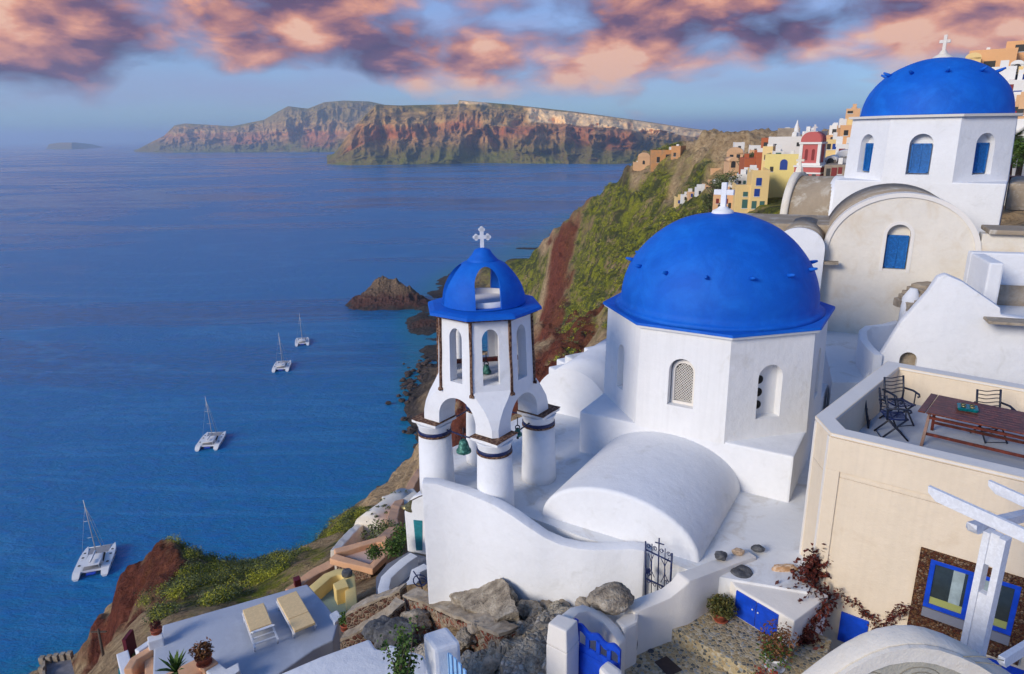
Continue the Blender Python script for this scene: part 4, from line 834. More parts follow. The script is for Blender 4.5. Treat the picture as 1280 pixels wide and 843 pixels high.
ha, hz_ = along(1052, 764); hb_ = along(1085, 787)[0]; hz2 = along(1050, 797)[1]; mb = MB(); wallbox(mb, ha, hb_, hz2-.05, hz_, .03); mb.build('hatch', bluepaint, house, bevel=.006)
# table
def onf(x, y, z): return Z(x, y, z)
tz_ = ZF+.73; T0 = Z(1147, 514, tz_); T1 = Z(1160, 492, tz_); T3 = Z(1280, 543, tz_); td = (T3-T0).normalized(); tn = V3(-td.y, td.x)
tl = 2.25; tw = (T1-T0).dot(tn); print('TABLE', tl, tw)
table = thing('patio_table', 'long red brown slatted wooden table on the roof terrace', 'table', (T0.x, T0.y, ZF))
mb = MB(); o0 = T0-V3(0, 0, .0)
for i in range(9): s = (i+.5)/9; mb.bar(o0+tn*tw*s+td*.14, o0+tn*tw*s+td*(tl-.14), tw/9-.006, .03)
for s in (.065, tl-.065): mb.bar(o0+td*s+tn*.0, o0+td*s+tn*tw, .12, .032)
mb.build('table_top', wood, table, bevel=.004)
for e in (.16, tl-.16):
    for s, s2 in ((.08, .30), (.92, .70)):
        mb = MB(); mb.bar(o0+td*e+tn*tw*s2+V3(0, 0, -.03), o0+td*(e+(-.02 if e < 1 else .02))+tn*tw*s+V3(0, 0, -.73), .05, .05, up=td); mb.build('leg', wood, table)
for s in (.2, .8):
    for zz in (-.16, -.50): mb = MB(); mb.bar(o0+td*.17+tn*tw*s+V3(0, 0, zz), o0+td*(tl-.17)+tn*tw*s+V3(0, 0, zz), .035, .05); mb.build('rail', wood, table)
dishp = Z(1209, 512, tz_+.02); mb = MB(); Kd = Matrix.Rotation(math.atan2(td.y, td.x)+.2, 4, 'Z'); mb.M = Matrix.Translation((dishp.x, dishp.y, tz_+.017)) @ Kd
mb.prism([(-.15, -.13, 0), (.15, -.13, 0), (.15, .13, 0), (-.15, .13, 0)], [(-.17, -.15, .06), (.17, -.15, .06), (.17, .15, .06), (-.17, .15, .06)])
ds = mb.build('glazed_dish', teal, bevel=.015); tag(ds, 'square teal glazed dish on the wooden table', 'dish')
for i in range(4):
    mb = MB(); mb.lathe([(.03, 0), (.045, .02), (.03, .035), (0, .02)], Vector((dishp.x, dishp.y, tz_+.077)) + Kd @ V3(-.07+.14*(i % 2), -.06+.12*(i//2)), n=10); mb.build('dimple', brass, ds)
# iron folding armchair
def chair(p, rz, label, leafy_back=False, grp='iron folding chairs on the roof terrace'):
    c = thing('folding_chair', label, 'chair', tuple(p), grp); c.rotation_euler = (0, 0, rz); Kc = Matrix.Translation(p) @ Matrix.Rotation(rz, 4, 'Z')
    def B(): m_ = MB(); m_.M = Kc; return m_
    mb = B()
    for i in range(7):
        x = -.19+.38*i/6; mb.tube([(x, -.2, .44), (x, -.05, .425), (x, .1, .43), (x, .2, .45)], 0.0195, 5) if i in (0, 6) else mb.bar((x, -.2, .445), (x, .2, .445), .035, .006)
    mb.bar((-.2, .19, .435), (.2, .19, .435), .014); mb.bar((-.2, -.19, .435), (.2, -.19, .435), .014); mb.build('seat', ironblue, c)
    mb = B()
    for i in range(5):
        z = .58+.075*i; pts = [(-.22+.44*k/8, .21+.05*math.sin(math.pi*k/8)+.06*(i/4), z+.02*math.cos(2*math.pi*k/8)) for k in range(9)]; mb.tube(pts, .010, 5)
    for s in (-1, 1): mb.tube([(s*.21, .19, .42), (s*.22, .2, .6), (s*.22, .27, .92)], 0.0195, 6)
    mb.build('backrest', iron, c)
    for s in (-1, 1):
        for a, b2 in (((s*.2, .2, .45), (s*.2, -.24, 0)), ((s*.2, -.18, .45), (s*.2, .26, 0))): mb = B(); mb.tube([a, b2], 0.0180, 6); mb.build('leg', iron, c)
        mb = B(); mb.tube([(s*.24, .24, .66), (s*.27, .0, .68), (s*.26, -.18, .66), (s*.26, -.2, .62), (s*.25, -.17, .60)], 0.0210, 6); mb.tube([(s*.25, -.1, .67), (s*.21, -.14, .45)], 0.0135, 5); mb.build('armrest', iron, c)
    for e_ in ([(-.2, -.23, .02), (.2, -.23, .02)], [(-.2, .24, .03), (.2, .24, .03)], [(-.2, -.02, .21), (.2, .0, .21)]): mb = B(); mb.tube(e_, .008, 5); mb.build('stretcher', iron, c)
    return c
pA = Z(1121, 528, ZF+.02); chair(pA, R_(10), 'dark iron armchair standing in the back left corner of the terrace')
pB = Z(1114, 545, ZF+.02); 
cB = chair(pB, R_(78), 'dark iron chair with a scrolled side, folded seat facing the table')
pC = Z(1236, 548, ZF+.02); chair(pC, R_(-4), 'dark iron armchair pulled up behind the wooden table')
# scrolled metal panel leaning by the chairs
sp = thing('scrolled_panel', 'dark scrolled iron panel leaning on the left parapet behind the chairs', 'iron panel', tuple(Z(1087, 533, ZF))); Kp = Matrix.Translation(Z(1086, 531, ZF)) @ Matrix.Rotation(R_(60), 4, 'Z')
mb = MB(); mb.M = Kp; mb.tube([(-.3, 0, .05), (-.3, .12, .62), (0, .15, .72), (.3, .12, .62), (.3, 0, .05)], 0.02, 6, closed=True); mb.build('frame', iron, sp)
mb = MB(); mb.M = Kp
for i in range(3):
    for j in range(2): cx_, cz_ = -.18+.36*j, .14+.19*i; mb.tube([(cx_+.08*math.cos(a)*(1-a/14), cz_/5, cz_+.08*math.sin(a)*(1-a/14)) for a in np.linspace(0, 9, 20)], 0.013, 5)
mb.tube([(0, .01, .05), (0, .14, .7)], 0.014, 5); mb.build('scrolls', iron, sp)
# ------------------------------------------------------------------ pergola at the right edge
pg = thing('pergola', 'white painted timber pergola post and beams at the right edge', 'pergola', tuple(D(1228, 815, 8.0)))
b1a, b1b = D(1160, 614, 8.3), D(1300, 678, 7.3); 
def beam(a, b2, w, h, name='beam', par=pg, mat=whitepaint):
    mb = MB(); d = (b2-a).normalized(); r = d.cross(V3(0, 0, 1)).normalized()*w/2; u = r.cross(d).normalized()*h/2
    q = [a-r+u, a+r+u, a+r-u*.0+d*.02, a+r-u+d*.12, a-r-u+d*.12, a-r-u*.0+d*.02]; s_ = [b2-r+u, b2+r+u, b2+r, b2+r-u, b2-r-u, b2-r]
    mb.prism(q, s_); return mb.build(name, mat, par, bevel=.004)
beam(b1a, b1b, .055, .15); beam(D(1235, 606, 9.1), D(1310, 640, 8.5), .055, .14)
beam(D(1213, 661, 7.9), D(1300, 640, 9.5), .11, .12, 'cross_beam')
pt, pbm = D(1247, 668, 7.95), None; zbt = -8.2; perp = (b1b-b1a); perp.z = 0; perp.normalize()
for s in (-1, 1):
    mb = MB(); c_ = V3(pt.x, pt.y)+perp*(.085*s); mb.box(c_+V3(0, 0, (pt.z+zbt)/2), (.075, .14, pt.z-zbt), Matrix.Rotation(math.atan2(perp.y, perp.x), 4, 'Z')); mb.build('post', whitepaint, pg, bevel=.005)
for zz in (pt.z-.2, pt.z-1.25): mb = MB(); mb.box(V3(pt.x, pt.y, zz), (.094, .09, .42 if zz > pt.z-1 else .9), Matrix.Rotation(math.atan2(perp.y, perp.x), 4, 'Z')); mb.build('spacer', whitepaint, pg)
beam(D(1250, 829, 6.6), D(1310, 792, 7.4), .06, .13, 'low_beam')
# ------------------------------------------------------------------ pediment with the scratched plaster
pdn = V3(-.12, -.99).normalized(); pp = D(1140, 800, 6.6)
edge = [(1000, 852), (1013, 843), (1030, 830), (1045, 819), (1065, 806), (1088, 794), (1110, 786), (1134, 782), (1155, 782), (1173, 785), (1197, 793), (1221, 804), (1250, 822), (1280, 841), (1320, 868)]
E_ = [onp(x, y+24, pp, pdn) for x, y in edge]; body = E_+[V3(E_[-1].x, E_[-1].y, -8.8), V3(E_[0].x, E_[0].y, -8.8)]
pdt = thing('curved_pediment', 'round topped cream wall with scratched grey plaster at the bottom right', 'wall', tuple(pp)); 
mb = MB(); mb.prism([p-pdn*.02 for p in body], [p-pdn*.30 for p in body]); shade(mb.build('wall_body', creamw, pdt, bevel=.05), 50)
cen = sum(E_, V3(0, 0))/len(E_); inn_ = [p.lerp(V3(cen.x, cen.y, cen.z-1.2), .075)+V3(0, 0, -.05) for p in E_]
mb = MB(); 
for i in range(len(E_)-1): mb.prism([E_[i], E_[i+1], inn_[i+1], inn_[i]], [p+pdn*.05 for p in (E_[i], E_[i+1], inn_[i+1], inn_[i])], cap=True)
rm = mb.build('rim', creamw, pdt); 
mb = MB(); q_ = [p+pdn*.012 for p in inn_]; mb.prism([p-pdn*.04 for p in q_]+[V3(q_[-1].x, q_[-1].y, -7), V3(q_[0].x, q_[0].y, -7)], q_+[V3(q_[-1].x, q_[-1].y, -7), V3(q_[0].x, q_[0].y, -7)])
grp_ = plaster('scratched_plaster', (.50, .47, .38), .12, stain=(.30, .29, .25), stainf=(.45, .7), bs=.8, patch=((.66, .68, .74), 2.2, .6)); mb.build('plaster_panel', grp_, pdt)
sc2 = simple('scratch', (.26, .24, .19), .95)
for c_, rr, a0, a1 in (((1150, 850), .20, 20, 200), ((1152, 852), .145, 20, 190), ((1085, 857), .22, 10, 100), ((1088, 862), .17, 10, 110), ((1215, 870), .62, 70, 120), ((1215, 874), .58, 70, 118)):
    q = onp(c_[0], c_[1], pp+pdn*.014, pdn); tq = V3(-pdn.y, pdn.x); mb = MB(); mb.tube([q+tq*rr*math.cos(R_(a))+V3(0, 0, rr*.75*math.sin(R_(a))) for a in np.linspace(a0, a1, 18)], .006, 5); mb.build('scratched_line', sc2, pdt)
# ------------------------------------------------------------------ courtyard
ZC, ZB, ZL = -8.05, -8.65, -8.93      # cupboard top, upper paving, lower paving
yd = thing('paved_courtyard', 'pebble paved courtyard with a raised step, beside the cream house', 'courtyard', tuple(Z(870, 815, ZL)))
up = [(829, 780), (866, 753), (905, 735), (1040, 800), (1010, 880), (932, 834)]
mb = MB(); mb.col([Z(x, y, ZB) for x, y in up], -9.8, ZB); mb.build('upper_paving', pebble, yd, bevel=.015)
lo = [(770, 836), (796, 806), (833, 790), (905, 770), (1050, 830), (1080, 900), (900, 960), (760, 900)]
mb = MB(); mb.col([Z(x, y, ZL) for x, y in lo], -10.2, ZL); mb.build('lower_paving', pebble, yd)
mb = MB(); q = [Z(x, y, ZL) for x, y in ((818, 828), (833, 820.6), (852.7, 838), (836, 846))]; mb.prism([p+V3(0, 0, -.01) for p in q], [p+V3(0, 0, .012) for p in q]); tag(mb.build('drain_cover', simple('rust_metal', (.05, .03, .025), .7), bevel=.004), 'square rusty drain cover in the lower pebble paving', 'drain cover')
mb = MB(); p = Z(813.6, 814, ZL); mb.lathe([(.055, -.01), (.055, .008), (.04, .012)], p, n=16); tag(mb.build('drain_grate', stoned), 'small round drain beside the low wall on the paving', 'drain')
# low wall with a hump by the iron gate
lw = [(794, 766, -8.0), (815, 757, -8.0), (838, 748, -7.98), (850, 738, -7.86), (862, 727, -7.72), (880, 720, -7.78), (901, 712, -7.85), (925, 703, -7.9), (946, 696, -7.92)]
lwp = [Z(*p) for p in lw]
mb = MB(); wallstrip(mb, lwp, .30, -9.6, 1); o = mb.build('low_wall', rimw, bevel=.04); tag(o, 'low cream wall with a hump between the courtyard and the church roof', 'wall'); shade(o, 50); roughen(o, .012, 3)
cb = thing('cupboard_bench', 'cream masonry bench with two blue cupboard doors in the courtyard', 'cupboard', tuple(Z(930, 760, ZB)))
F0, F1 = Z(920, 733.8, ZC), Z(973, 765, ZC); cdn = (F1-F0).normalized(); F1 = F0+cdn*((Z(973, 765, ZC)-F0).length+.30); cbn = V3(-cdn.y, cdn.x)
bkl = Z(902, 714, ZC); mb = MB(); mb.col([F0, F1, F1+cbn*1.1, Z(946, 699, ZC)+cbn*.1, bkl], -9.2, ZC); mb.build('bench_body', rimw, cb, bevel=.03)
dr = (Z(973, 765, ZC)-F0).length
for i in range(2):
    a, b2 = F0+cdn*(.03+(dr-.0)*i/2), F0+cdn*(.03+dr*(i+1)/2-.012); nn = -cbn; mb = MB()
    mb.prism([V3(a.x, a.y, ZB+.03), V3(b2.x, b2.y, ZB+.03), V3(b2.x, b2.y, ZB+.03)+nn*.03, V3(a.x, a.y, ZB+.03)+nn*.03], [V3(a.x, a.y, ZC-.05), V3(b2.x, b2.y, ZC-.05), V3(b2.x, b2.y, ZC-.05)+nn*.03, V3(a.x, a.y, ZC-.05)+nn*.03])
    dd_ = mb.build('door', bluepaint, cb, bevel=.004); kx = (b2 if i == 0 else a)+cdn*(-.05 if i == 0 else .05)+nn*.05; mb = MB(); mb.blob((kx.x, kx.y, ZC-.22), .018, sub=1, amp=0); mb.build('knob', whitepaint, dd_)
def rock(name, p, r, mat, label, cat='stone', sq=(1, .85, .62), seed=1, flat=True, amp=.22, group=None, rz=0):
    mb = MB(); mb.M = Matrix.Translation(p) @ Matrix.Rotation(rz, 4, 'Z'); mb.blob((0, 0, 0), r, sub=4, amp=amp, fr=1.2, seed=seed, sq=sq, flat=False); o = mb.build(name, mat); o.data.set_sharp_from_angle(angle=R_(28)); return tag(o, label, cat, group)
mb = MB(); p = Z(926.5, 718, ZC); mb.lathe([(.19, 0), (.205, .04), (.19, .085), (.05, .09), (.045, .06)], p, n=26); o = mb.build('millstone', stoned, bevel=.006); roughen(o, .006, 9); tag(o, 'round grey millstone lying on the cream bench', 'millstone')
rock('wall_stone', Z(903, 702, -7.84)+V3(0, .1, .05), .12, stoned, 'dark rounded stone on the low wall, nearest the iron gate', seed=3)
rock('wall_stone', Z(925, 695, -7.88)+V3(0, .1, .03), .12, simple('tan_stone', (.50, .36, .24), .9, var=.2), 'tan stone between the two dark stones on the low wall', seed=4, sq=(1, .7, .5))
rock('wall_stone', Z(948.6, 689, -7.92)+V3(0, .05, .02), .12, stoned, 'flat grey stone farthest along the low wall', seed=5, sq=(1, .9, .5))
rock('shell_rock', Z(981, 713, ZC+.02)+V3(0, 0, .03), .22, simple('shell_orange', (.62, .34, .16), .85, var=.2, col2=(.75, .58, .42)), 'orange and cream shell like rock beside the climbing plant', seed=6, sq=(1.1, .5, .4))
mb = MB(); mb.blob(Z(875, 690, ZR)+V3(0, 0, .03), .035, sub=2, amp=0); tag(mb.build('green_ball', teal), 'tiny green ball on the roof edge by the barrel vault', 'ball')
# ornamental iron gate between wavy wall and hump
gt = thing('iron_gate', 'tall dark blue wrought iron gate with a small cross', 'gate', tuple(Z(808, 745, -8.9)))
pa = Z(807, 700, -7.95); g1 = Z(842, 716, -7.95); gd = (g1-pa); gd.z = 0; gl = gd.length; gd.normalize(); gnn = V3(-gd.y, gd.x)
def gp(x, y): return onp(x, y, pa, V3(gd.y, -gd.x))
mb = MB(); mb.tube([gp(807, 677), gp(807, 746)], .016, 6); mb.tube([gp(840, 692), gp(837.5, 739)], .02, 6); mb.tube([gp(824, 673), gp(822, 742)], .014, 6); mb.tube([gp(819, 678), gp(830, 681)], .013, 5)
mb.tube([gp(807, 687), gp(840, 703)], .016, 6); mb.tube([gp(807, 723), gp(837, 737)], .016, 6)
for x0, x1, ya, yb in ((815, 814, 680, 742), (831.5, 830, 686, 740)): mb.tube([gp(x0, ya), gp(x1, yb)], .010, 5)
mb.build('gate_frame', ironblue, gt)
for (x, y, s) in ((811, 683, 1), (819, 686, -1), (827, 689, 1), (836, 693, -1), (811, 727, 1), (818, 731, -1), (826, 734, 1), (834, 736, -1), (811, 718, 1), (834, 728, -1)):
    c_ = gp(x, y); mb = MB(); mb.tube([c_+gd*(.045*s*math.cos(a)*(1-a/13))+V3(0, 0, .05*math.sin(a)*(1-a/13)) for a in np.linspace(0, 8, 16)], .008, 5); mb.build('scroll', ironblue, gt)
for (xa, xb) in ((810, 818), (826, 836)):
    for s in (0, 1):
        mb = MB(); mb.tube([gp((xa if s else xb)+(xb-xa)*(1 if s else -1)*math.sin(math.pi*k/8)*.55, 692+3*(xa > 820)*2+(30)*k/8) for k in range(9)], .008, 5); mb.build('curved_bar', ironblue, gt)
mb = MB(); mb.box(gp(809.5, 714), (.09, .04, .1)); mb.build('lock_box', ironblue, gt)
# blue wooden gate and its walls
bg = thing('blue_gate', 'bright blue wooden garden gate with a wavy top and four openings', 'gate', tuple(Z(740, 843, -8.6)))
G0, G1 = Z(722, 779.6, -7.72), Z(776, 812, -7.78); gdir = (G1-G0); gdir.z = 0; GL = gdir.length; gdir.normalize(); gno = V3(gdir.y, -gdir.x)
def gpt(s, z, d=0): return V3(G0.x, G0.y)+gdir*s+gno*d+V3(0, 0, z)
mb = MB(); mb.prism([gpt(-.14, -8.75, -.05), gpt(-.01, -8.75, -.05), gpt(-.01, -8.75, .05), gpt(-.14, -8.75, .05)], [gpt(-.14, -7.68, -.05), gpt(-.01, -7.68, -.05), gpt(-.01, -7.68, .05), gpt(-.14, -7.68, .05)]); mb.build('gate_post', bluepaint, bg, bevel=.008)
n = 24; topz = [(-7.72-.06*(i/n)+.035*math.sin(i/n*math.pi*5.2)) for i in range(n+1)]
mb = MB()
for i in range(n):
    a, b2 = GL*i/n, GL*(i+1)/n; mb.prism([gpt(a, topz[i]-.13, -.02), gpt(b2, topz[i+1]-.13, -.02), gpt(b2, topz[i+1], -.02), gpt(a, topz[i], -.02)], [gpt(a, topz[i]-.13, .02), gpt(b2, topz[i+1]-.13, .02), gpt(b2, topz[i+1], .02), gpt(a, topz[i], .02)])
mb.build('top_rail', bluepaint, bg)
for i in range(5):
    s = GL*(i/4); w = .035; mb = MB(); s0_, s1_ = max(0, s-w), min(GL, s+w); mb.prism([gpt(s0_, -8.1, -.02), gpt(s1_, -8.1, -.02), gpt(s1_, -8.1, .02), gpt(s0_, -8.1, .02)], [gpt(s0_, topz[min(n, int(n*i/4))]-.10, -.02), gpt(s1_, topz[min(n, int(n*i/4))]-.10, -.02), gpt(s1_, topz[min(n, int(n*i/4))]-.10, .02), gpt(s0_, topz[min(n, int(n*i/4))]-.10, .02)]); mb.build('upright', bluepaint, bg)
mb = MB(); mb.prism([gpt(0, -8.7, -.02), gpt(GL, -8.7, -.02), gpt(GL, -8.7, .02), gpt(0, -8.7, .02)], [gpt(0, -8.08, -.02), gpt(GL, -8.08, -.02), gpt(GL, -8.08, .02), gpt(0, -8.08, .02)]); 
mb.prism([gpt(.08, -8.6, .02), gpt(GL-.08, -8.6, .02), gpt(GL-.08, -8.6, .032), gpt(.08, -8.6, .032)], [gpt(.08, -8.2, .02), gpt(GL-.08, -8.2, .02), gpt(GL-.08, -8.2, .032), gpt(.08, -8.2, .032)]); mb.build('lower_panel', bluepaint, bg, bevel=.006)
pil = [Z(x, y, -7.55) for x, y in ((685, 779), (698, 767), (722, 775), (708, 790))]
mb = MB(); ex = [p+(p-sum(pil, V3(0, 0))/4)*.15 for p in pil]; mb.prism([V3(p.x, p.y, -10.3) for p in ex], [V3(p.x, p.y, -7.95) for p in ex]); mb.prism([V3(p.x, p.y, -7.95) for p in ex], pil, cap=True)
tag(mb.build('gate_pier', rimw, bevel=.03), 'cream gate pier left of the bright blue gate', 'pier')
fp = [Z(x, y, -7.95) for x, y in ((748, 834), (760, 824), (779, 838), (770, 858))]; mb = MB(); mb.col(fp, -9.6, -7.95); tag(mb.build('gate_pier', rimw, bevel=.06), 'low cream pier at the bottom edge, in front of the blue gate', 'pier')
cwp = [Z(x, y, z) for x, y, z in ((712, 776, -7.62), (724, 766, -7.66), (736, 764, -7.75), (752, 775, -7.95), (764, 790, -8.05), (774, 806, -8.2))]
mb = MB(); wallstrip(mb, cwp, .2, -9.6, 1); o = mb.build('curved_wall', rimw, bevel=.04); tag(o, 'curved cream wall sweeping down behind the blue gate', 'wall'); shade(o, 50)
rock('boulder', Z(766, 764, -8.0)+V3(0, .12, .17), .36, stoneg, 'big grey boulder resting on the cream wall end', 'boulder', sq=(1.15, .8, .62), seed=9, amp=.2)
mb = MB(); p = Z(781, 800, -8.6); mb.col([Z(x, y, -8.2) for x, y in ((768, 785), (780, 776), (798, 772), (797, 786), (780, 795))], -9.6, -8.05); o = mb.build('wall_end', rimw, bevel=.05); tag(o, 'blocky cream wall end under the big grey boulder', 'wall')
rock('basalt_block', Z(784, 803, -8.6)+V3(.02, -.02, .02), .24, stoned, 'dark basalt block standing on the paving below the boulder', 'stone block', sq=(.62, .55, 1.45), seed=12, amp=.12)
# ------------------------------------------------------------------ potted plants and climber
def leaves(mb, c, r, n, size, sq=(1, 1, 1), seed=0, shell=.35, droop=.3):
    rnd = random.Random(seed); c = Vector(c)
    for i in range(n):
        d = Vector((rnd.gauss(0, 1), rnd.gauss(0, 1), rnd.gauss(0, 1))).normalized(); k = (rnd.random()*(1-shell)+shell)
        k *= 1+.25*mn.noise(d*2.2+Vector((seed, 0, 0))); p = c+Vector((d.x*sq[0], d.y*sq[1], d.z*sq[2]))*r*k
        a = Vector((rnd.gauss(0, 1), rnd.gauss(0, 1), rnd.gauss(0, .6)-droop)).normalized()*size*(.6+.8*rnd.random()); b2 = a.cross(Vector((rnd.gauss(0, 1), rnd.gauss(0, 1), rnd.gauss(0, 1)))).normalized()*a.length*.45
        mb.face([p-a*.5, p+b2*.5-a*.05, p+a*.55, p-b2*.5-a*.05])
def pot(p, r, h, mat, label, plant, lm, n=900, size=.06, fr=1.6, fh=.7, name='potted_plant', cat='potted plant', seed=1, col2=None, up_=.9):
    t = thing(name, label, cat, tuple(p)); mb = MB(); mb.lathe([(r*.72, 0), (r*.95, h*.8), (r*1.06, h*.82), (r*1.06, h), (r*.92, h), (r*.88, h*.86)], p, n=22); mb.build('pot', mat, t)
    mb = MB(); mb.lathe([(r*.9, -.0), (r*1.0, .02), (r*.95, .03)], p, n=18); mb.build('saucer', mat, t)
    mb = MB(); leaves(mb, Vector(p)+V3(0, 0, h+r*up_), r*fr, n, size, (1, 1, fh), seed); f = mb.build('foliage', lm, t)
    mb = MB(); rnd = random.Random(seed)
    for i in range(7):
        a = rnd.random()*6.28; mb.tube([Vector(p)+V3(0, 0, h*.85), Vector(p)+V3(.5*r*math.cos(a), .5*r*math.sin(a), h+r*.6), Vector(p)+V3(r*1.1*math.cos(a), r*1.1*math.sin(a), h+r*1.0)], [.008, .006, .003], 4)
    mb.build('stems', stemm, t); return t
pot(Z(901, 775, ZB), .135, .17, terra, 'round green shrub in a terracotta pot beside the blue cupboard doors', None, leaff, 1500, .055, seed=2, fr=2.0)
pp_ = Z(968, 834, ZB); wp = pot(pp_, .17, .26, whitepaint, 'rusty leaved plant in a white pot at the foot of the climber', None, leafo, 900, .06, seed=5, fr=1.9, fh=1.3, up_=1.3)
mb = MB(); leaves(mb, pp_+V3(-.05, -.1, .38), .30, 300, .07, seed=8); mb.build('foliage', leafg, wp)
ppp = Z(957, 866, ZL); t = thing('red_flower_clump', 'clump of orange red flowers at the bottom edge below the white pot', 'flowers', tuple(ppp)); mb = MB(); leaves(mb, ppp+V3(0, 0, .22), .26, 420, .06, seed=9); mb.build('blossom', leafmat('leaf_red_orange', (.25, .03, .02), (.42, .10, .05)), t); mb = MB(); leaves(mb, ppp+V3(-.1, 0, .12), .24, 200, .08, seed=10); mb.build('foliage', leafg, t)
# climber on the house corner: wandering stems with dark red leaves
cl = thing('climbing_plant', 'dark red leaved climber on the left corner of the cream house', 'climbing plant', tuple(Z(1000, 835, ZB)))
rnd = random.Random(21); sm = MB(); lm_ = MB()
def fwall(x, y, off=.06): p = onp(x, y, H2, fn); return p+fn*off
def vine(pts, r0, n, spread, size=.095):
    n = int(n*4.5); spread *= 1.35
    P = [fwall(x, y, o+(.95 if y > 742 else .3 if y > 715 else 0)*(x < 1045)) for x, y, o in pts]; Q = []
    for i in range(len(P)-1):
        for k in range(4): Q.append(P[i].lerp(P[i+1], k/4)+Vector((rnd.gauss(0, .02), rnd.gauss(0, .02), rnd.gauss(0, .02))))
    Q.append(P[-1]); sm.tube(Q, [r0*(1-.8*i/len(Q)) for i in range(len(Q))], 5)
    for i in range(n):
        q = rnd.choice(Q)+Vector((rnd.gauss(0, spread), rnd.gauss(0, spread*.6), rnd.gauss(0, spread)))
        for j in range(rnd.randint(2, 5)):
            q2 = q+Vector((rnd.gauss(0, .03), rnd.gauss(0, .03), rnd.gauss(0, .03))); a = Vector((rnd.gauss(0, 1), rnd.gauss(0, 1), rnd.gauss(0, .7)-.3)).normalized()*size*(.6+rnd.random()*.7); b2 = a.cross(Vector((rnd.gauss(0, 1), rnd.gauss(0, 1), rnd.gauss(0, 1)))).normalized()*a.length*.5
            lm_.face([q2-a*.5, q2+b2*.5, q2+a*.5, q2-b2*.5])
vine([(1012, 850, .12), (1014, 815, .15), (1018, 780, .10), (1014, 745, .12), (1020, 715, .08), (1024, 698, .06)], .018, 150, .10)
vine([(1012, 850, .12), (1004, 810, .25), (1000, 770, .25), (1004, 735, .2), (1012, 712, .1)], .016, 150, .12)
vine([(1014, 800, .2), (1000, 780, .3), (990, 760, .35), (985, 750, .3)], .008, 40, .07)
vine([(1018, 745, .1), (1035, 735, .08), (1052, 742, .06), (1072, 755, .06), (1090, 770, .06), (1100, 788, .06)], .008, 34, .035, .06)
vine([(1100, 790, .05), (1110, 776, .06), (1122, 766, .06), (1136, 760, .08)], .006, 24, .035, .06)
vine([(1016, 835, .15), (1030, 812, .2), (1042, 790, .15), (1036, 770, .1)], .010, 50, .08)
vine([(1016, 770, .15), (1032, 750, .12), (1040, 735, .1)], .010, 40, .06)
sm.build('stem', stemm, cl); lm_.build('foliage', leafr, cl)
# ------------------------------------------------------------------ foot of the steps: pier, light blue gate, walls, shrub
zt_ = -7.3
pr3 = [Z(x, y, zt_) for x, y in ((528, 792), (558.5, 782), (576, 803), (543, 814))]; mb = MB(); mb.col(pr3, -9.5, zt_); tag(mb.build('white_pier', white, bevel=.06), 'square white pier beside the light blue picket gate', 'pier')
lg = thing('picket_gate', 'light blue wooden picket gate at the bottom edge', 'gate', tuple(Z(575, 850, -8.6)))
L0, L1 = Z(556, 812, -7.42), Z(590, 852, -7.46); ld = (L1-L0).normalized(); ln_ = V3(ld.y, -ld.x)
for i in range(6):
    p = L0+ld*(.05+.125*i); mb = MB(); mb.bar(V3(p.x, p.y, -8.5), V3(p.x, p.y, -7.36-.02*abs(i-2.5)), .07 if i else .12, .025, up=ln_); mb.build('picket', lightblue, lg, bevel=.004)
for z in (-7.78, -8.3): mb = MB(); mb.bar(L0+ln_*-.03+V3(0, 0, z-L0.z), L0+ld*.75-ln_*.03+V3(0, 0, z-L0.z), .03, .09); mb.build('rail', lightblue, lg)
mb = MB(); zz = -8.1; mb.col([Z(x, y, zz) for x, y in ((330, 850), (400, 820), (462, 797.5), (470, 810), (482, 812), (486, 804), (530, 818), (545, 860), (430, 900), (360, 900))], -10.5, zz); o = mb.build('white_wall', white, bevel=.09, seg=3); tag(o, 'broad low white wall at the bottom edge below the sun terrace', 'wall'); shade(o, 50)
sh = thing('leafy_shrub', 'slender green shrub growing in front of the rubble wall', 'shrub', tuple(Z(498, 850, -9.2))); sm = MB(); lv = MB(); rnd = random.Random(4); base = D(505, 866, 10.1)
for i in range(16):
    tip = D(500+rnd.gauss(0, 11), 790+rnd.random()*46-(22 if i < 5 else 0), 10.2+rnd.gauss(0, .2)); mid = base.lerp(tip, .55)+Vector((rnd.gauss(0, .08), rnd.gauss(0, .08), .05)); sm.tube([base, mid, tip], [.012, .008, .003], 4)
    for k in range(60):
        s = rnd.random()**.8; q = (base.lerp(mid, s*2) if s < .5 else mid.lerp(tip, s*2-1))+Vector((rnd.gauss(0, .05), rnd.gauss(0, .05), rnd.gauss(0, .05))); a = Vector((rnd.gauss(0, 1), rnd.gauss(0, 1), rnd.gauss(0, 1))).normalized()*.055; b2 = a.cross(Vector((rnd.gauss(0, 1), rnd.gauss(0, 1), rnd.gauss(0, 1)))).normalized()*.026; lv.face([q-a*.5, q+b2, q+a*.5, q-b2])
sm.build('stem', stemm, sh); lv.build('foliage', leafg, sh)
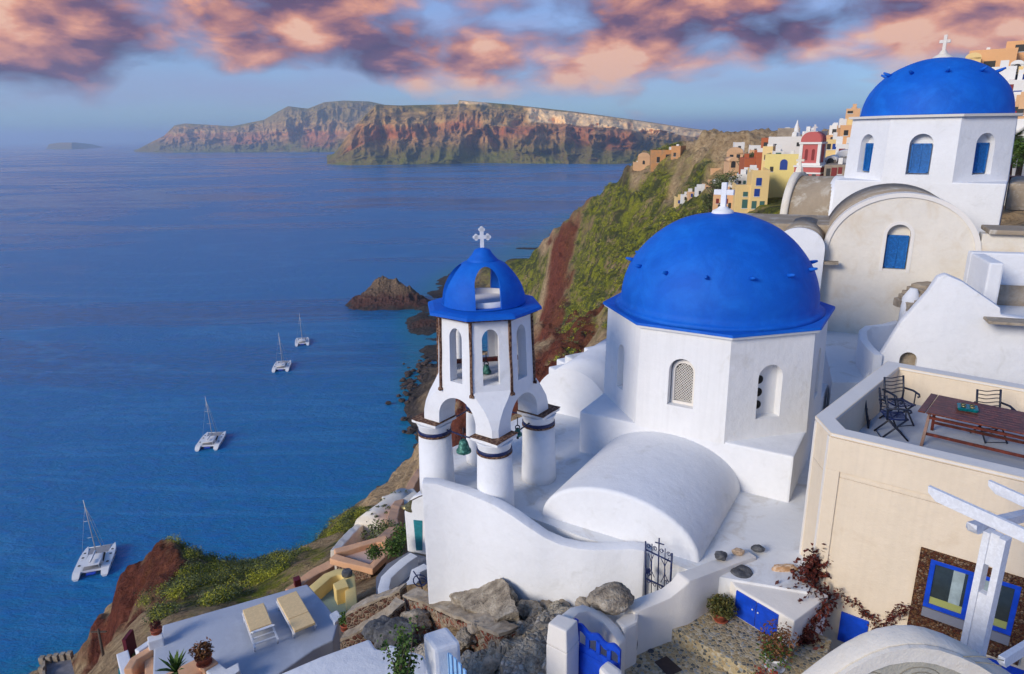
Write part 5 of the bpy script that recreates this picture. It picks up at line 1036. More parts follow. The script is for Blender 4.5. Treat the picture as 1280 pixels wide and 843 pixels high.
# ------------------------------------------------------------------ ruined walls and rock by the stepped path
def ruin(name, line, thick, zb, mf, mc, label, side=1, rg=.035, cop=.10):
    t = thing(name, label, 'wall', tuple(line[0])); mb = MB(); P = [p-V3(0, 0, cop) for p in line]; wallstrip(mb, P, thick, zb, side); w = mb.build('rubble_body', mf, t); roughen(w, rg, 2.2, cut=4, seed=3)
    mb = MB(); wallstrip(mb, line, thick+.04, lambda p: p.z-cop+.02, side); c_ = mb.build('coping', mc, t); roughen(c_, rg*.8, 2.5, cut=5, seed=8); return t
ruin('ruined_wall', [D(503, 743, 16.9), D(530, 753, 16.0), D(560, 766, 14.9), D(592, 779, 13.7), D(624, 793, 12.7)], .38, lambda p: p.z-2.2, redwall, stonet, 'tumbledown wall of red rubble with a pale coping running down to the right')
ruin('ruined_wall', [D(432, 768, 18.5), D(450, 758, 18.3), D(475, 748, 18), D(500, 738, 17.6)], .3, lambda p: p.z-1.4, brownwall, stonet, 'pale coped ruined wall running down left to the sun terrace corner')
ruin('ruined_wall', [D(425, 800, 16.5), D(455, 785, 16.3), D(490, 766, 16.3), D(506, 752, 16.6)], .25, lambda p: p.z-1.0, brownwall, stonet, 'low brown rubble edge beneath the other ruined walls')
mb = MB(); P = [D(558, 737, 15.8), D(600, 728, 15.3), D(626, 722, 14.6), D(643, 745, 14.0), D(648, 766, 13.4), D(624, 776, 13.4), D(585, 762, 14.6)]
mb.prism([p-V3(0, .1, 1.4) for p in P], P); o = mb.build('rock_slab', stoneg); roughen(o, .10, 1.6, cut=5, seed=2, octv=5); tag(o, 'big sloping slab of grey rock against the foot of the tall white wall', 'rock'); shade(o, 30)
congl = rubble('conglomerate', [(.44, .40, .33), (.30, .27, .23), (.52, .48, .41), (.20, .18, .16), (.46, .37, .26), (.62, .58, .52)], (.33, .29, .24), 9, .12, .8)
q = congl.node_tree; bb = q.nodes['Principled BSDF']; src = bb.inputs['Base Color'].links[0].from_socket; nz = tex(q, 'Noise', 1.1, 8, .65); q.links.new(mixc(q, ramp(q, nz.outputs[0], [(.42, 0.), (.56, 1.)]), src, ramp(q, tex(q, 'Noise', 5, 9, .7).outputs[0], [(.3, (.14, .12, .095)), (.5, (.40, .355, .28)), (.7, (.60, .56, .48))])), bb.inputs['Base Color'])
def outcrop(name, rows_, label, stp=.24, amp=.17, step=.75, n1=170, n2=200):
    G3 = np.array([[tuple(D(*c)) for c in r] for r in rows_]); nr, nc = G3.shape[0]-1, G3.shape[1]-1
    ti = np.linspace(0, nr, n1); tj = np.linspace(0, nc, n2); gi = np.minimum(ti.astype(int), nr-1); gj = np.minimum(tj.astype(int), nc-1); wi = (ti-gi)[:, None, None]; wj = (tj-gj)[None, :, None]; wi = wi*wi*(3-2*wi)
    PP = (G3[gi][:, gj]*(1-wi)+G3[gi+1][:, gj]*wi)*(1-wj)+(G3[gi][:, gj+1]*(1-wi)+G3[gi+1][:, gj+1]*wi)*wj
    X_, Y_, Z_ = PP[..., 0], PP[..., 1], PP[..., 2]; Zq = Z_+.34*fbm(X_*1.1, Y_*1.1, 3); fr_ = Zq/stp-np.floor(Zq/stp); Zs = (np.floor(Zq/stp)+sst(.62, .98, fr_))*stp
    Zn = Zs*step+Zq*(1-step)+amp*fbm(X_*1.3, Y_*1.3, 4, .5, True)+.05*fbm(X_*5, Y_*5, 4, .5)
    return tag(grid_mesh(name, X_, Y_, Zn, congl), label, 'rock')
outcrop('rock_steps', [[(540, 742, 17.0), (580, 735, 16.0), (625, 723, 15.1), (655, 762, 14.1), (700, 757, 13.8), (738, 766, 13.1)], [(572, 768, 15.4), (598, 768, 14.7), (628, 772, 13.9), (655, 785, 13.2), (695, 785, 12.8), (718, 792, 12.3)],
         [(612, 800, 13.4), (622, 806, 12.9), (634, 812, 12.4), (655, 818, 12.1), (680, 820, 11.8), (702, 828, 11.5)], [(600, 858, 11.8), (615, 858, 11.6), (632, 860, 11.3), (655, 860, 11.1), (680, 860, 10.9), (712, 862, 10.7)]],
        'weathered outcrop with worn rock cut steps climbing to the blue gate')
outcrop('rubble_bank', [[(478, 800, 17), (515, 796, 16.6), (560, 804, 15.4), (596, 808, 14.3), (618, 812, 13.4)], [(490, 820, 15.0), (530, 822, 14.2), (570, 826, 13.4), (600, 828, 12.8), (615, 828, 12.4)], [(500, 862, 12.6), (540, 862, 12.1), (580, 860, 11.9), (600, 860, 11.7), (616, 858, 11.5)]],
        'bank of loose grey rubble behind the square white pier', amp=.14, step=.3, n1=90, n2=130)
rk = [((604, 731), 15.4, .24, stoneg), ((556, 750), 16.2, .26, stonet), ((662, 764), 13.9, .24, stoneg), ((706, 756), 14.0, .16, stonet), ((686, 760), 14.1, .18, stonet), ((474, 788), 15.8, .34, stoned), ((497, 793), 15.2, .42, stoned), ((518, 776), 15.6, .30, stoneg), ((730, 758), 13.4, .15, stonet), ((596, 786), 13.5, .16, stonet), ((612, 835), 11.9, .16, stonet), ((640, 800), 12.9, .17, stoneg), ((668, 834), 11.6, .18, stoneg), ((580, 800), 13.6, .2, stoneg)]
desc = ['small grey rock on the crest of the outcrop', 'brown rock at the top of the red rubble wall', 'grey rock below the tall white wall', 'little tan rock against the tall white wall', 'second little tan rock against the tall white wall', 'dark round rock left of the green shrub', 'dark boulder behind the green shrub', 'grey rock in the hollow under the red rubble', 'very small tan rock by the big grey boulder', 'tan rock at the lower end of the red rubble wall', 'small tan rock right of the light blue gate', 'loose grey rock halfway down the worn steps', 'loose grey rock left of the cream gate pier', 'grey rock just above the light blue gate']
for i, (((x, y), d_, r_2, mt), ds_) in enumerate(zip(rk, desc)): rock('rock', D(x, y, d_)-V3(0, -.1, r_2*.3), r_2, mt, ds_, 'rock', sq=(1.1, 1, .7), seed=20+i, amp=.34, rz=i)
# ------------------------------------------------------------------ sun terrace
ZS2 = -15.0
t = [Z(x, y, ZS2) for x, y in ((203, 781.5), (384, 730), (408, 757), (423, 777), (417, 800), (392, 812), (345, 845), (300, 870), (190, 870), (192, 812), (201, 800))]
mb = MB(); mb.col(t, -18.5, ZS2); tb = mb.build('terrace_roof', greyfloor, bevel=.06, seg=3); tag(tb, 'large pale grey flat roof terrace with two sun loungers', 'roof terrace'); shade(tb, 50)
def lounger(c4, label, raised):
    P = [Z(x, y, ZS2+.32) for x, y in c4]; hd = (P[0]+P[1])/2; ft = (P[2]+P[3])/2; ax = (hd-ft); Lg = ax.length; ax.normalize(); sd_ = V3(-ax.y, ax.x); w = .68; Lg = max(1.75, min(2.05, Lg))
    t = thing('sun_lounger', label, 'sun lounger', tuple((hd+ft)/2-V3(0, 0, .32)), 'sun loungers on the grey roof terrace'); ft = hd-ax*Lg
    mb = MB()
    for s in (-1, 1): mb.bar(hd+sd_*s*w/2-V3(0, 0, .05), ft+sd_*s*w/2-V3(0, 0, .05), .05, .05)
    for k in range(7): p = hd.lerp(ft, (k+.3)/7); mb.bar(p-sd_*w/2-V3(0, 0, .05), p+sd_*w/2-V3(0, 0, .05), .06, .02)
    mb.build('frame', whitepaint, t)
    for a in (.08, .9):
        for s in (-1, 1): p = hd.lerp(ft, a)+sd_*s*w/2; mb = MB(); mb.tube([p-V3(0, 0, .06), p-V3(0, 0, .32)], .022, 6); mb.build('leg', whitepaint, t)
    split = .66 if not raised else .62
    mb = MB(); a, b2 = hd+V3(0, 0, .03), hd.lerp(ft, split)+V3(0, 0, .03); mb.bar(a, b2, w-.02, .09); mb.build('cushion', cushion, t, bevel=.02)
    if raised:
        a = hd.lerp(ft, split); b2 = ft+V3(0, 0, .42)+ax*.12; mb = MB()
        for s in (-1, 1): mb.bar(a+sd_*s*(w/2-.04), b2+sd_*s*(w/2-.04), .04, .04)
        for k in range(6): p = a.lerp(b2, (k+.6)/6); mb.bar(p-sd_*w/2*.9, p+sd_*w/2*.9, .07, .015)
        mb.build('backrest', whitepaint, t); mb = MB(); mb.bar(a+V3(0, 0, .06), a.lerp(b2, .12)+V3(0, 0, .06), w-.04, .06); 
    else:
        mb = MB(); a, b2 = hd.lerp(ft, split+.01)+V3(0, 0, .03), ft+V3(0, 0, .03); mb.bar(a, b2, w-.02, .09); mb.build('head_cushion', cushion, t, bevel=.02)
    if raised: mb.bm.free()
    return t
lounger([(305.7, 764), (327.7, 756.5), (345, 799), (321, 808)], 'left sun lounger with its bare slatted back raised', True)
lounger([(348, 749), (369, 742), (392, 780), (371, 792)], 'right sun lounger lying flat under a full cream cushion', False)
# things along its lower edge
def palm(c, n, ln, label):
    t = thing('spiky_plant', label, 'plant', tuple(c)); rnd = random.Random(3); mb = MB()
    for i in range(n):
        a = 6.28*i/n+rnd.random()*.3; e_ = R_(rnd.uniform(10, 75)); d = Vector((math.cos(a)*math.cos(e_), math.sin(a)*math.cos(e_), math.sin(e_))); s = Vector((-math.sin(a), math.cos(a), 0))*.045; L_ = ln*rnd.uniform(.8, 1.1); m_ = c+d*L_*.5+V3(0, 0, .03); e2_ = c+d*L_+V3(0, 0, -.06*L_)
        mb.face([c-s*.6, c+s*.6, m_+s, m_-s]); mb.face([m_-s, m_+s, e2_])
    mb.build('leaves', leafg, t); mb = MB(); mb.tube([c-V3(0, 0, .5), c], [.06, .05], 8); mb.build('trunk', stemm, t)
pbk = thing('peach_pedestal', 'peach topped white pedestal at the near edge of the sun terrace', 'pedestal', tuple(Z(260, 835, ZS2)))
mb = MB(); mb.col([Z(x, y, ZS2+.55) for x, y in ((247, 829), (261, 817), (273, 828), (255, 838))], ZS2-2, ZS2+.55); mb.build('pedestal_top', peach, pbk, bevel=.03)
mb = MB(); mb.col([Z(x, y, ZS2+.35) for x, y in ((205, 843), (246, 823), (256, 838), (232, 860))], ZS2-2, ZS2+.35); mb.build('ledge', peach, pbk, bevel=.03)
mb = MB(); mb.col([Z(x, y, ZS2+.5) for x, y in ((257, 839), (274, 829), (283, 836), (298, 828), (300, 838), (276, 856))], ZS2-2, ZS2+.5); mb.build('white_wall', white, pbk, bevel=.03)
pot(Z(255.5, 829, ZS2+.55), .22, .26, terra, 'terracotta bowl of rusty succulents on the peach pedestal', None, leafo, 500, .10, seed=12, fr=1.5)
palm(Z(220, 840, ZS2+.75), 26, .62, 'spiky green dracaena at the near left corner of the sun terrace')
pot(Z(416, 792, -14.7)+V3(.4, .2, 0), .2, .22, terra, 'terracotta pot with a green plant beside the sun terrace corner', None, leafg, 300, .09, seed=14, fr=1.3)
sb = thing('peach_stairway', 'peach plastered stairs left of the sun terrace', 'steps', tuple(Z(180, 840, -16.5)))
for i in range(5):
    mb = MB(); z = -15.2-.35*i; mb.col([Z(x, y, z) for x, y in ((180-5*i, 818+6*i), (192-1*i, 810+8*i), (193, 870), (182-5*i, 870))], -19, z); mb.build('step', peach, sb, bevel=.03)
mb = MB(); wallstrip(mb, [Z(x, y, -15.0) for x, y in ((165, 836), (172, 824), (184, 817), (192, 812))], .25, -18, 1); mb.build('stair_wall', peach, sb, bevel=.04)
ww = thing('white_parapet', 'white parapet with a pierced panel left of the sun terrace', 'wall', tuple(Z(185, 806, -16)))
mb = MB(); wallstrip(mb, [Z(x, y, -15.3) for x, y in ((168, 812), (184, 801))], .22, -18, -1); mb.build('low_part', white, ww, bevel=.03)
mb = MB(); P0, P1 = Z(184, 796, -14.7), Z(203, 790, -14.7); wallstrip(mb, [P0, P1], .3, -18, -1); mb.build('high_part', white, ww, bevel=.03)
dd = (P1-P0).normalized(); nn = V3(dd.y, -dd.x)
for i in range(3):
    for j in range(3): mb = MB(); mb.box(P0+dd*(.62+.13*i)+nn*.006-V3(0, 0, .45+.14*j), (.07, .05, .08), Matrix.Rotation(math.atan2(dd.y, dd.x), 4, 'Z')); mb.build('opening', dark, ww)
pot(Z(196, 791, -14.7), .16, .16, terra, 'small clay pot with dark red plant on the white parapet', None, leafr, 160, .08, seed=15, fr=1.2)
vt2 = thing('small_vault', 'small weathered white vaulted roof at the bottom left', 'roof', tuple(Z(145, 830, -18)))
a, b2 = Z(160, 826, -18.2), Z(133, 843, -18.2); vdir = (b2-a).normalized(); mb = MB(); vault(mb, a, a+vdir*2.6, V3(-vdir.y, vdir.x), 1.0, .75, -18.8, drop=2); mb.build('vault', creamw, vt2)
mb = MB(); wallstrip(mb, [Z(160, 812, -16.2), Z(168, 842, -16.2)], .35, -19, -1); mb.build('white_wall', white, vt2, bevel=.03)
mb = MB(); mb.box(Z(164, 815, -16.6), (.12, .5, 1.4)); mb.build('maroon_door', maroon, vt2)
mb = MB(); p = Z(161, 841, -16.8); mb.lathe([(.2, -.3), (.3, 0), (.26, .25), (.16, .35)], p, n=14); tag(mb.build('teal_jar', teal), 'teal jar at the bottom edge beside the peach stairs', 'jar')
mb = MB(); p = Z(172, 824, -16.9); leaves(mb, p, .35, 260, .16, seed=17); tag(mb.build('dark_bush', leafd), 'dark bush in the nook by the peach stairs', 'bush')
# ------------------------------------------------------------------ yellow terrace
yt = thing('yellow_terrace', 'pale yellow walled terrace with a green grey floor', 'terrace', tuple(Z(420, 745, -17.5)))
zy = -16.6; yo = [(380, 738), (392, 728), (405, 717), (420, 711), (434, 711), (443, 717), (445, 735), (447, 760)]
mb = MB(); wallstrip(mb, [Z(x, y, zy) for x, y in yo], -.42, -20, 1); o = mb.build('parapet', yellow, yt, bevel=.06); shade(o, 50)
mb = MB(); mb.col([Z(x, y, zy-.55) for x, y in ((378, 745), (404, 728), (440, 722), (446, 770), (425, 790), (385, 790))], -20, zy-.55); mb.build('floor', tealfl, yt)
mb = MB(); mb.col([Z(x, y, zy+.12) for x, y in ((416, 730), (431, 722), (436, 733), (420, 738))], -18.5, zy+.12); mb.build('block', yellow, yt, bevel=.03)
mb = MB(); mb.lathe([(.2, 0), (.22, .1), (.18, .2)], Z(434, 719, zy), n=12); mb.build('chimney_cap', stoned, yt)
mb = MB(); mb.col([Z(x, y, -14.9) for x, y in ((411, 768), (421, 762), (428, 770), (418, 779))], -17, -14.9); o = mb.build('white_block', white, bevel=.05); tag(o, 'small white block at the right corner of the sun terrace', 'block')
# ------------------------------------------------------------------ white house with the teal door, its curved terrace
wh = thing('white_house', 'white house with a teal door tucked behind the tall white wall', 'house', tuple(Z(518, 690, -17)))
zw = -16.4; dp = Z(520, 688, zw); hn = V3(-.45, -.89).normalized(); def_ = lambda x, y: onp(x, y, dp, hn)
mb = MB(); P = [def_(x, y) for x, y in ((505, 640), (509, 628), (516, 621), (532, 618), (560, 620), (560, 700), (509, 690))]; mb.prism(P, [p-hn*4 for p in P]); bd = mb.build('house_wall', white, wh, bevel=.08)
mb = MB(); P = [def_(x, y)+hn*.02 for x, y in ((517, 650), (528, 651), (528, 688), (520.5, 688))]; mb.prism([p-hn*.05 for p in P], P); dr_ = mb.build('door', simple('teal_door', (.02, .20, .24), .5), wh)
ct = thing('curved_terrace', 'curved white parapet around a dark grey terrace below the teal door', 'terrace', tuple(Z(490, 715, zw)))
mb = MB(); mb.col([Z(x, y, zw) for x, y in ((470, 745), (470, 722), (484, 705), (511, 690), (545, 700), (545, 735), (500, 750))], -20, zw); mb.build('floor', darkfloor, ct)
pts = [(474, 748), (472, 735), (476, 721), (487, 710), (500, 699), (513, 690.5)]
mb = MB(); wallstrip(mb, [Z(x, y, zw+.62) for x, y in pts], .42, -20, -1); wc_ = mb.build('parapet', white, ct, bevel=.05); shade(wc_, 50)
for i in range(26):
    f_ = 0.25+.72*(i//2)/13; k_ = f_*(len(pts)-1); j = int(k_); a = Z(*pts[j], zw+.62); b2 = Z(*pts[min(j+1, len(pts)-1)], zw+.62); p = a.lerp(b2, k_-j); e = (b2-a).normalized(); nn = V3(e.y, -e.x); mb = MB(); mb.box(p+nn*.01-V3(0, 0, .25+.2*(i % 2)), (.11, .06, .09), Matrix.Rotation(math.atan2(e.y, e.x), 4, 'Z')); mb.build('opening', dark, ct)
mb = MB(); wallstrip(mb, [Z(x, y, zw+.5) for x, y in ((488, 742), (502, 734), (511, 724), (514, 712), (530, 704))], -.4, -20, 1); o = mb.build('inner_parapet', white, ct, bevel=.05); shade(o, 50)
# bell shaped lamp on a bracket
lp = thing('wall_lamp', 'brass horn shaped lamp on a bent bracket at the wall corner', 'lamp', tuple(D(515, 632, 15.6)))
a, b2, c_ = D(537, 617, 15.3), D(524, 621, 15.4), D(514, 626, 15.5); mb = MB(); mb.tube([a, b2, c_], .014, 6); mb.tube([D(532, 608, 15.4), D(537, 601, 15.3)], .01, 5); mb.build('bracket', stemm, lp)
mb = MB(); ax = (D(508, 637, 15.5)-c_).normalized(); mb.tube([c_, c_+ax*.07, c_+ax*.16, c_+ax*.22], [.03, .05, .09, .15], 14); mb.build('lamp_shade', brass, lp)
# bicycle-like dark scrolled thing: blue iron flower stand
fs = thing('flower_stand', 'small dark blue iron stand against the tall white wall corner', 'stand', tuple(D(527, 727, 17))); mb = MB()
c_ = D(525, 726, 17.2); K = lambda a, r: c_+V3(r*math.cos(a), 0, r*math.sin(a)); mb.tube([K(a, .17) for a in np.linspace(0, 6.28, 14)[:-1]], .016, 5, closed=True); mb.tube([K(a, .09)+V3(.05, .1, -.1) for a in np.linspace(0, 6.28, 12)[:-1]], .014, 5, closed=True); mb.tube([c_+V3(-.15, 0, .28), c_+V3(0, 0, 0), c_+V3(.05, .05, -.35)], .018, 5); mb.build('scrolls', ironblue, fs)
# ------------------------------------------------------------------ peach terraces
pt_ = thing('peach_terrace', 'peach coped terrace on a wall of dark red rubble', 'terrace', tuple(Z(445, 700, -20)))
zp = -18.6; cp2 = [(419, 692), (438, 687), (452, 683), (478, 675), (481, 686), (462, 705), (440, 698)]
P = [Z(x, y, zp) for x, y in cp2]; mb = MB(); mb.col(P, -24, zp-.3); w = mb.build('rubble_body', brownwall, pt_); 
mb = MB(); wallstrip(mb, [Z(x, y, zp) for x, y in cp2+cp2[:1]], .42, zp-.32, 1); o = mb.build('coping', peach, pt_, bevel=.05); roughen(o, .03, 2, cut=1)
mb = MB(); mb.col([Z(x, y, zp-.28) for x, y in cp2], zp-.4, zp-.28); mb.build('floor', peachfl, pt_)
def lane(name, pts, th, mat, label, drop=2.2, cat='wall', side=1):
    P = [Z(x, y, z) for x, y, z in pts]; mb = MB(); wallstrip(mb, P, th, lambda p: p.z-drop, side); o = mb.build(name, mat, bevel=.05); roughen(o, .05, 1.6, cut=2); tag(o, label, cat); return o
lane('peach_wall', [(480, 678, -18.6), (490, 668, -19), (500, 658, -19.6), (497, 648, -20.5), (500, 634, -21.5), (507, 622, -22.5), (516, 612, -23), (524, 598, -23.5), (531, 586, -24)], .6, peach, 'winding peach wall climbing behind the white house')
lane('peach_wall', [(370, 740, -19.5), (384, 727, -19.6), (400, 716, -19.6), (419, 707, -19.6)], .55, peach, 'peach wall left of the yellow terrace')
lane('rough_wall', [(424, 688, -21.5), (434, 676, -22), (446, 663, -22.5), (460, 652, -23)], .5, creamw, 'rough whitewashed wall beside the green slope', 1.6)
lane('rough_wall', [(352, 752, -19.8), (368, 741, -19.8), (384, 733, -19.8)], .5, creamw, 'whitewashed wall end between sun terrace and yellow terrace', 2)
blockp('dark_gate_panel', [(366, 722), (374, 719), (376, 724), (368, 727)], -19.2, -20.2, maroon, 'small dark red door by the peach wall', 'door', .02)
blockp('peach_roof', [(374, 728), (384, 720), (418, 708), (419, 716), (398, 732), (380, 742)], -20.2, -23, peach, 'peach flat roof left of the yellow terrace', 'roof', .08, rgh=.03)
# abandoned white chapel vault on the slope
ch = thing('ruined_chapel', 'weathered white vaulted chapel with plants in its cracks', 'chapel', tuple(D(480, 650, 44)))
c0_ = D(480, 648, 43); ang = R_(62); dv = V3(math.cos(ang), math.sin(ang)); mb = MB(); cpl = Vector((c0_.x, c0_.y, 0)); vault(mb, cpl-dv*1.6, cpl+dv*2.2, V3(-dv.y, dv.x), 1.15, 1.5, c0_.z-.5, drop=2.5, seg=4, n=20); o = mb.build('vault', creamw, ch); roughen(o, .06, 1.2)
mb = MB(); 
for i in range(26):
    a = random.random()*2.2+.5; s = random.random()*3.6-1.5; p = cpl+dv*s+V3(-dv.y, dv.x)*(1.15*math.cos(a))+V3(0, 0, c0_.z-.5+1.5*math.sin(a)); leaves(mb, p, .14, 16, .14, seed=i)
mb.build('weeds', leafd, ch)
mb = MB(); mb.box(D(503, 634, 44), (2.2, 1.6, 1.4), Matrix.Rotation(.5, 4, 'Z')); mb.build('side_block', creamw, ch, bevel=.1)
# clumps of plants among the terraces and on the near slope: bushes one can tell apart
bl = [(474, 668, 37, 1.0, leafd, 'dark bush below the white chapel'), (492, 684, 27, .5, leafg, 'green bush behind the curved white parapet'), (468, 690, 30, .4, leafg, 'green bush on the peach terrace edge'), (505, 668, 29, .55, leafg, 'bush beside the white house wall'), (486, 664, 36, .7, leafd, 'dark bush under the winding peach wall')]
for x, y, d_, r_2, mt, ds_ in bl:
    mb = MB(); leaves(mb, D(x, y, d_), r_2, 700, .17*r_2**.5, (1, 1, .8), seed=x); tag(mb.build('bush', mt), ds_, 'bush')
# ------------------------------------------------------------------ catamarans
def catamaran():
    t = thing('catamaran', 'x', 'catamaran', (0, 0, 0), 'catamarans anchored in the bay')
    L_ = 12.5; W_ = 3.05
    def hull(s):
        mb = MB(); rows = []
        for k in range(15):
            u = k/14; x = -L_/2+L_*u; w = .85*math.sin(min(1, (1-u)*2.2+.02)*math.pi/2)**.8*(1 if u > .1 else .86+.14*u/.1); top = 1.35+.28*u if u > .10 else .55+(.8)*(u/.10); fl = -.25
            rows.append([mb.v((x, s*W_+a*w, z)) for a, z in ((-.35, fl), (-.95, .5), (-1.0, top), (1.0, top), (.95, .5), (.35, fl))])
        for a, b2 in zip(rows, rows[1:]):
            for k in range(6): mb.bm.faces.new((a[k], a[(k+1) % 6], b2[(k+1) % 6], b2[k])).smooth = k != 2
        mb.bm.faces.new(rows[0][::-1]); mb.bm.faces.new(rows[-1]); h = mb.build('hull', boatw, t)
        mb = MB(); 
        for u in (-2.5, 0, 2.2): mb.box((u, s*(W_+.84), .95), (1.1, .06, .2))
        mb.build('portlights', dark, h); mb = MB(); 
        mb.bm.free()
        for u in (-2.2, 1.2, 3.2): mb = MB(); mb.box((u, s*W_, 1.56), (.5, .5, .05)); mb.build('hatch', dark, h)
    hull(-1); hull(1)
    mb = MB(); mb.prism([(-4.6, -2.6, .85), (2.2, -2.6, .85), (2.2, 2.6, .85), (-4.6, 2.6, .85)], [(-4.6, -2.6, 1.35), (2.4, -2.6, 1.5), (2.4, 2.6, 1.5), (-4.6, 2.6, 1.35)]); mb.build('bridge_deck', boatw, t)
    mb = MB(); mb.prism([(2.4, -2.3, 1.42), (5.6, -2.3, 1.5), (5.6, 2.3, 1.5), (2.4, 2.3, 1.42)], [(2.4, -2.3, 1.46), (5.6, -2.3, 1.54), (5.6, 2.3, 1.54), (2.4, 2.3, 1.46)]); mb.build('trampoline', boatnet, t)
    mb = MB(); mb.tube([(5.65, -3, 1.5), (5.65, 3, 1.5)], .12, 8); mb.build('cross_beam', boatw, t)
    mb = MB(); mb.prism([(-2.6, -2.35, 1.35), (2.1, -1.9, 1.45), (2.1, 1.9, 1.45), (-2.6, 2.35, 1.35)], [(-2.4, -1.95, 2.35), (1.0, -1.5, 2.3), (1.0, 1.5, 2.3), (-2.4, 1.95, 2.35)]); cbn_ = mb.build('cabin', boatw, t, bevel=.08)
    mb = MB(); mb.prism([(-2.2, -2.25, 1.65), (1.9, -1.85, 1.65), (1.9, 1.85, 1.65), (-2.2, 2.25, 1.65)], [(-2.2, -2.12, 2.05), (1.45, -1.72, 2.05), (1.45, 1.72, 2.05), (-2.2, 2.12, 2.05)]); mb.build('cabin_window', dark, cbn_)
    mb = MB(); mb.prism([(-4.7, -1.9, 2.5), (-2.2, -1.9, 2.5), (-2.2, 1.9, 2.5), (-4.7, 1.9, 2.5)], [(-4.7, -1.9, 2.6), (-2.2, -1.9, 2.62), (-2.2, 1.9, 2.62), (-4.7, 1.9, 2.6)]); mb.build('canopy', boatw, t, bevel=.03)
    for s in (-1, 1): mb = MB(); mb.tube([(-4.5, s*1.8, 1.3), (-4.5, s*1.8, 2.5)], .05, 6); mb.build('canopy_post', boatw, t)
    mb = MB(); mb.prism([(-4.5, -1.9, 1.36), (-2.7, -1.9, 1.36), (-2.7, 1.9, 1.36), (-4.5, 1.9, 1.36)], [(-4.5, -1.9, 1.42), (-2.7, -1.9, 1.42), (-2.7, 1.9, 1.42), (-4.5, 1.9, 1.42)]); mb.build('cockpit', boatnet, t)
    mb = MB(); mb.prism([(-5.4, -1.0, .5), (-4.7, -1.0, .5), (-4.7, 1.0, .5), (-5.4, 1.0, .5)], [(-5.4, -1.0, .8), (-4.7, -1.0, .8), (-4.7, 1.0, .8), (-5.4, 1.0, .8)]); mb.build('dinghy', bluepaint, t)
    mb = MB(); mb.tube([(1.2, 0, 2.2), (.9, 0, 9), (.3, 0, 17.5)], [.13, .12, .07], 8); ms = mb.build('mast', mastm, t)
    for z in (7, 11.6): mb = MB(); mb.tube([(.95-.03*z, -1.0, z), (1.02-.03*z, 0, z), (.95-.03*z, 1.0, z)], .05, 5); mb.build('spreader', mastm, ms)
    mb = MB(); mb.tube([(1.1, 0, 3.1), (-4.3, 0, 3.2)], .22, 8); mb.build('boom', boatw, t)
    mb = MB(); mb.tube([(5.6, 0, 1.5), (.45, 0, 15.8)], [.09, .05], 6); mb.build('furled_sail', mastm, t)
    for s in (-1, 1): mb = MB(); mb.tube([(.0, s*3.0, 1.5), (.6, s*1.0, 11.6), (.4, 0, 15.5)], .028, 4); mb.build('shroud', mastm, t)
    return t
boatw = simple('boat_white', (.80, .80, .80), .35, var=.05); boatnet = simple('boat_deck_grey', (.30, .30, .32), .7); mastm = simple('mast_metal', (.60, .58, .55), .4, metal=.3)
cat0 = catamaran()
for i, (x, y, hd_, sc, lb) in enumerate([(121, 705, (112.7, 724, 129.3, 686), 1.0, 'white catamaran nearest the red cliff, lowest in the photo'), (265, 554, (257, 563, 272.7, 541), .98, 'white catamaran below and left of the pair of catamarans'), (353, 460, (349.6, 466.8, 356.8, 452), .95, 'white catamaran just below the farthest one'), (378, 429, (378, 434.6, 378.7, 423), .88, 'white catamaran farthest out, with the slimmest mast')]):
    o = cat0 if i == 0 else copy_tree(cat0); p = Z(x, y, SEA); o.location = p; _a, _b = Z(hd_[0], hd_[1], SEA), Z(hd_[2], hd_[3], SEA); o.rotation_euler = (0, 0, math.atan2(_b.y-_a.y, _b.x-_a.x)); print('BOAT', (_b-_a).length); o.scale = (sc, sc, sc); o['label'] = lb; o['name_'] = 0; del o['name_']
# ------------------------------------------------------------------ rocks in the water
def rockmesh(name, c, rx, ry, h, seed, mat, n=90, rot=0, peaks=()):
    ang = np.linspace(0, 2*np.pi, n*2+1)[None]; rr = np.linspace(0, 1.25, n)[:, None]
    X = rr*np.cos(ang); Y = rr*np.sin(ang)
    edge = 1+.28*fbm(np.cos(ang)*1.6+seed, np.sin(ang)*1.6+seed, 4)
    q_ = rr/edge; H = np.clip(1-q_, -1, 1)
    Zz = np.sign(H)*np.abs(H)**.75*(.42)
    for (px_, py_, pr_, ph_) in peaks: Zz = Zz+ph_*np.exp(-((X-px_)**2+(Y-py_)**2)/pr_**2)*np.clip(H*4, 0, 1)
    Zz = Zz+.20*fbm(X*3.1+seed, Y*3.1, 6, .58, True)*np.clip(H*3+.25, 0, 1)+.05*fbm(X*11, Y*11+seed, 4)*np.clip(H*5+.5, 0, 1)
    ca, sa = math.cos(rot), math.sin(rot); WX = c[0]+(X*rx*ca-Y*ry*sa); WY = c[1]+(X*rx*sa+Y*ry*ca)
    return grid_mesh(name, WX, WY, SEA-.6+Zz*h, mat)
m, q, b = newmat('sea_rock'); pz = q.nodes.new('ShaderNodeSeparateXYZ'); q.links.new(coord(q), pz.inputs[0]); nI = tex(q, 'Noise', .25, 9, .7); nJ = tex(q, 'Noise', 1.4, 7, .7)
hgt = M_('ADD', M_('MULTIPLY', M_('ADD', pz.outputs[2], 100., nt_=q), .05, nt_=q), M_('MULTIPLY', M_('SUBTRACT', nI.outputs[0], .5, nt_=q), .7, nt_=q), nt_=q)
c_ = ramp(q, hgt, [(0, (.03, .026, .025)), (.1, (.09, .03, .022)), (.3, (.13, .045, .03)), (.42, (.22, .14, .085)), (.8, (.30, .20, .12))]); c_ = mixc(q, ramp(q, nJ.outputs[0], [(.44, 0.), (.58, .85)]), c_, (.05, .035, .028))
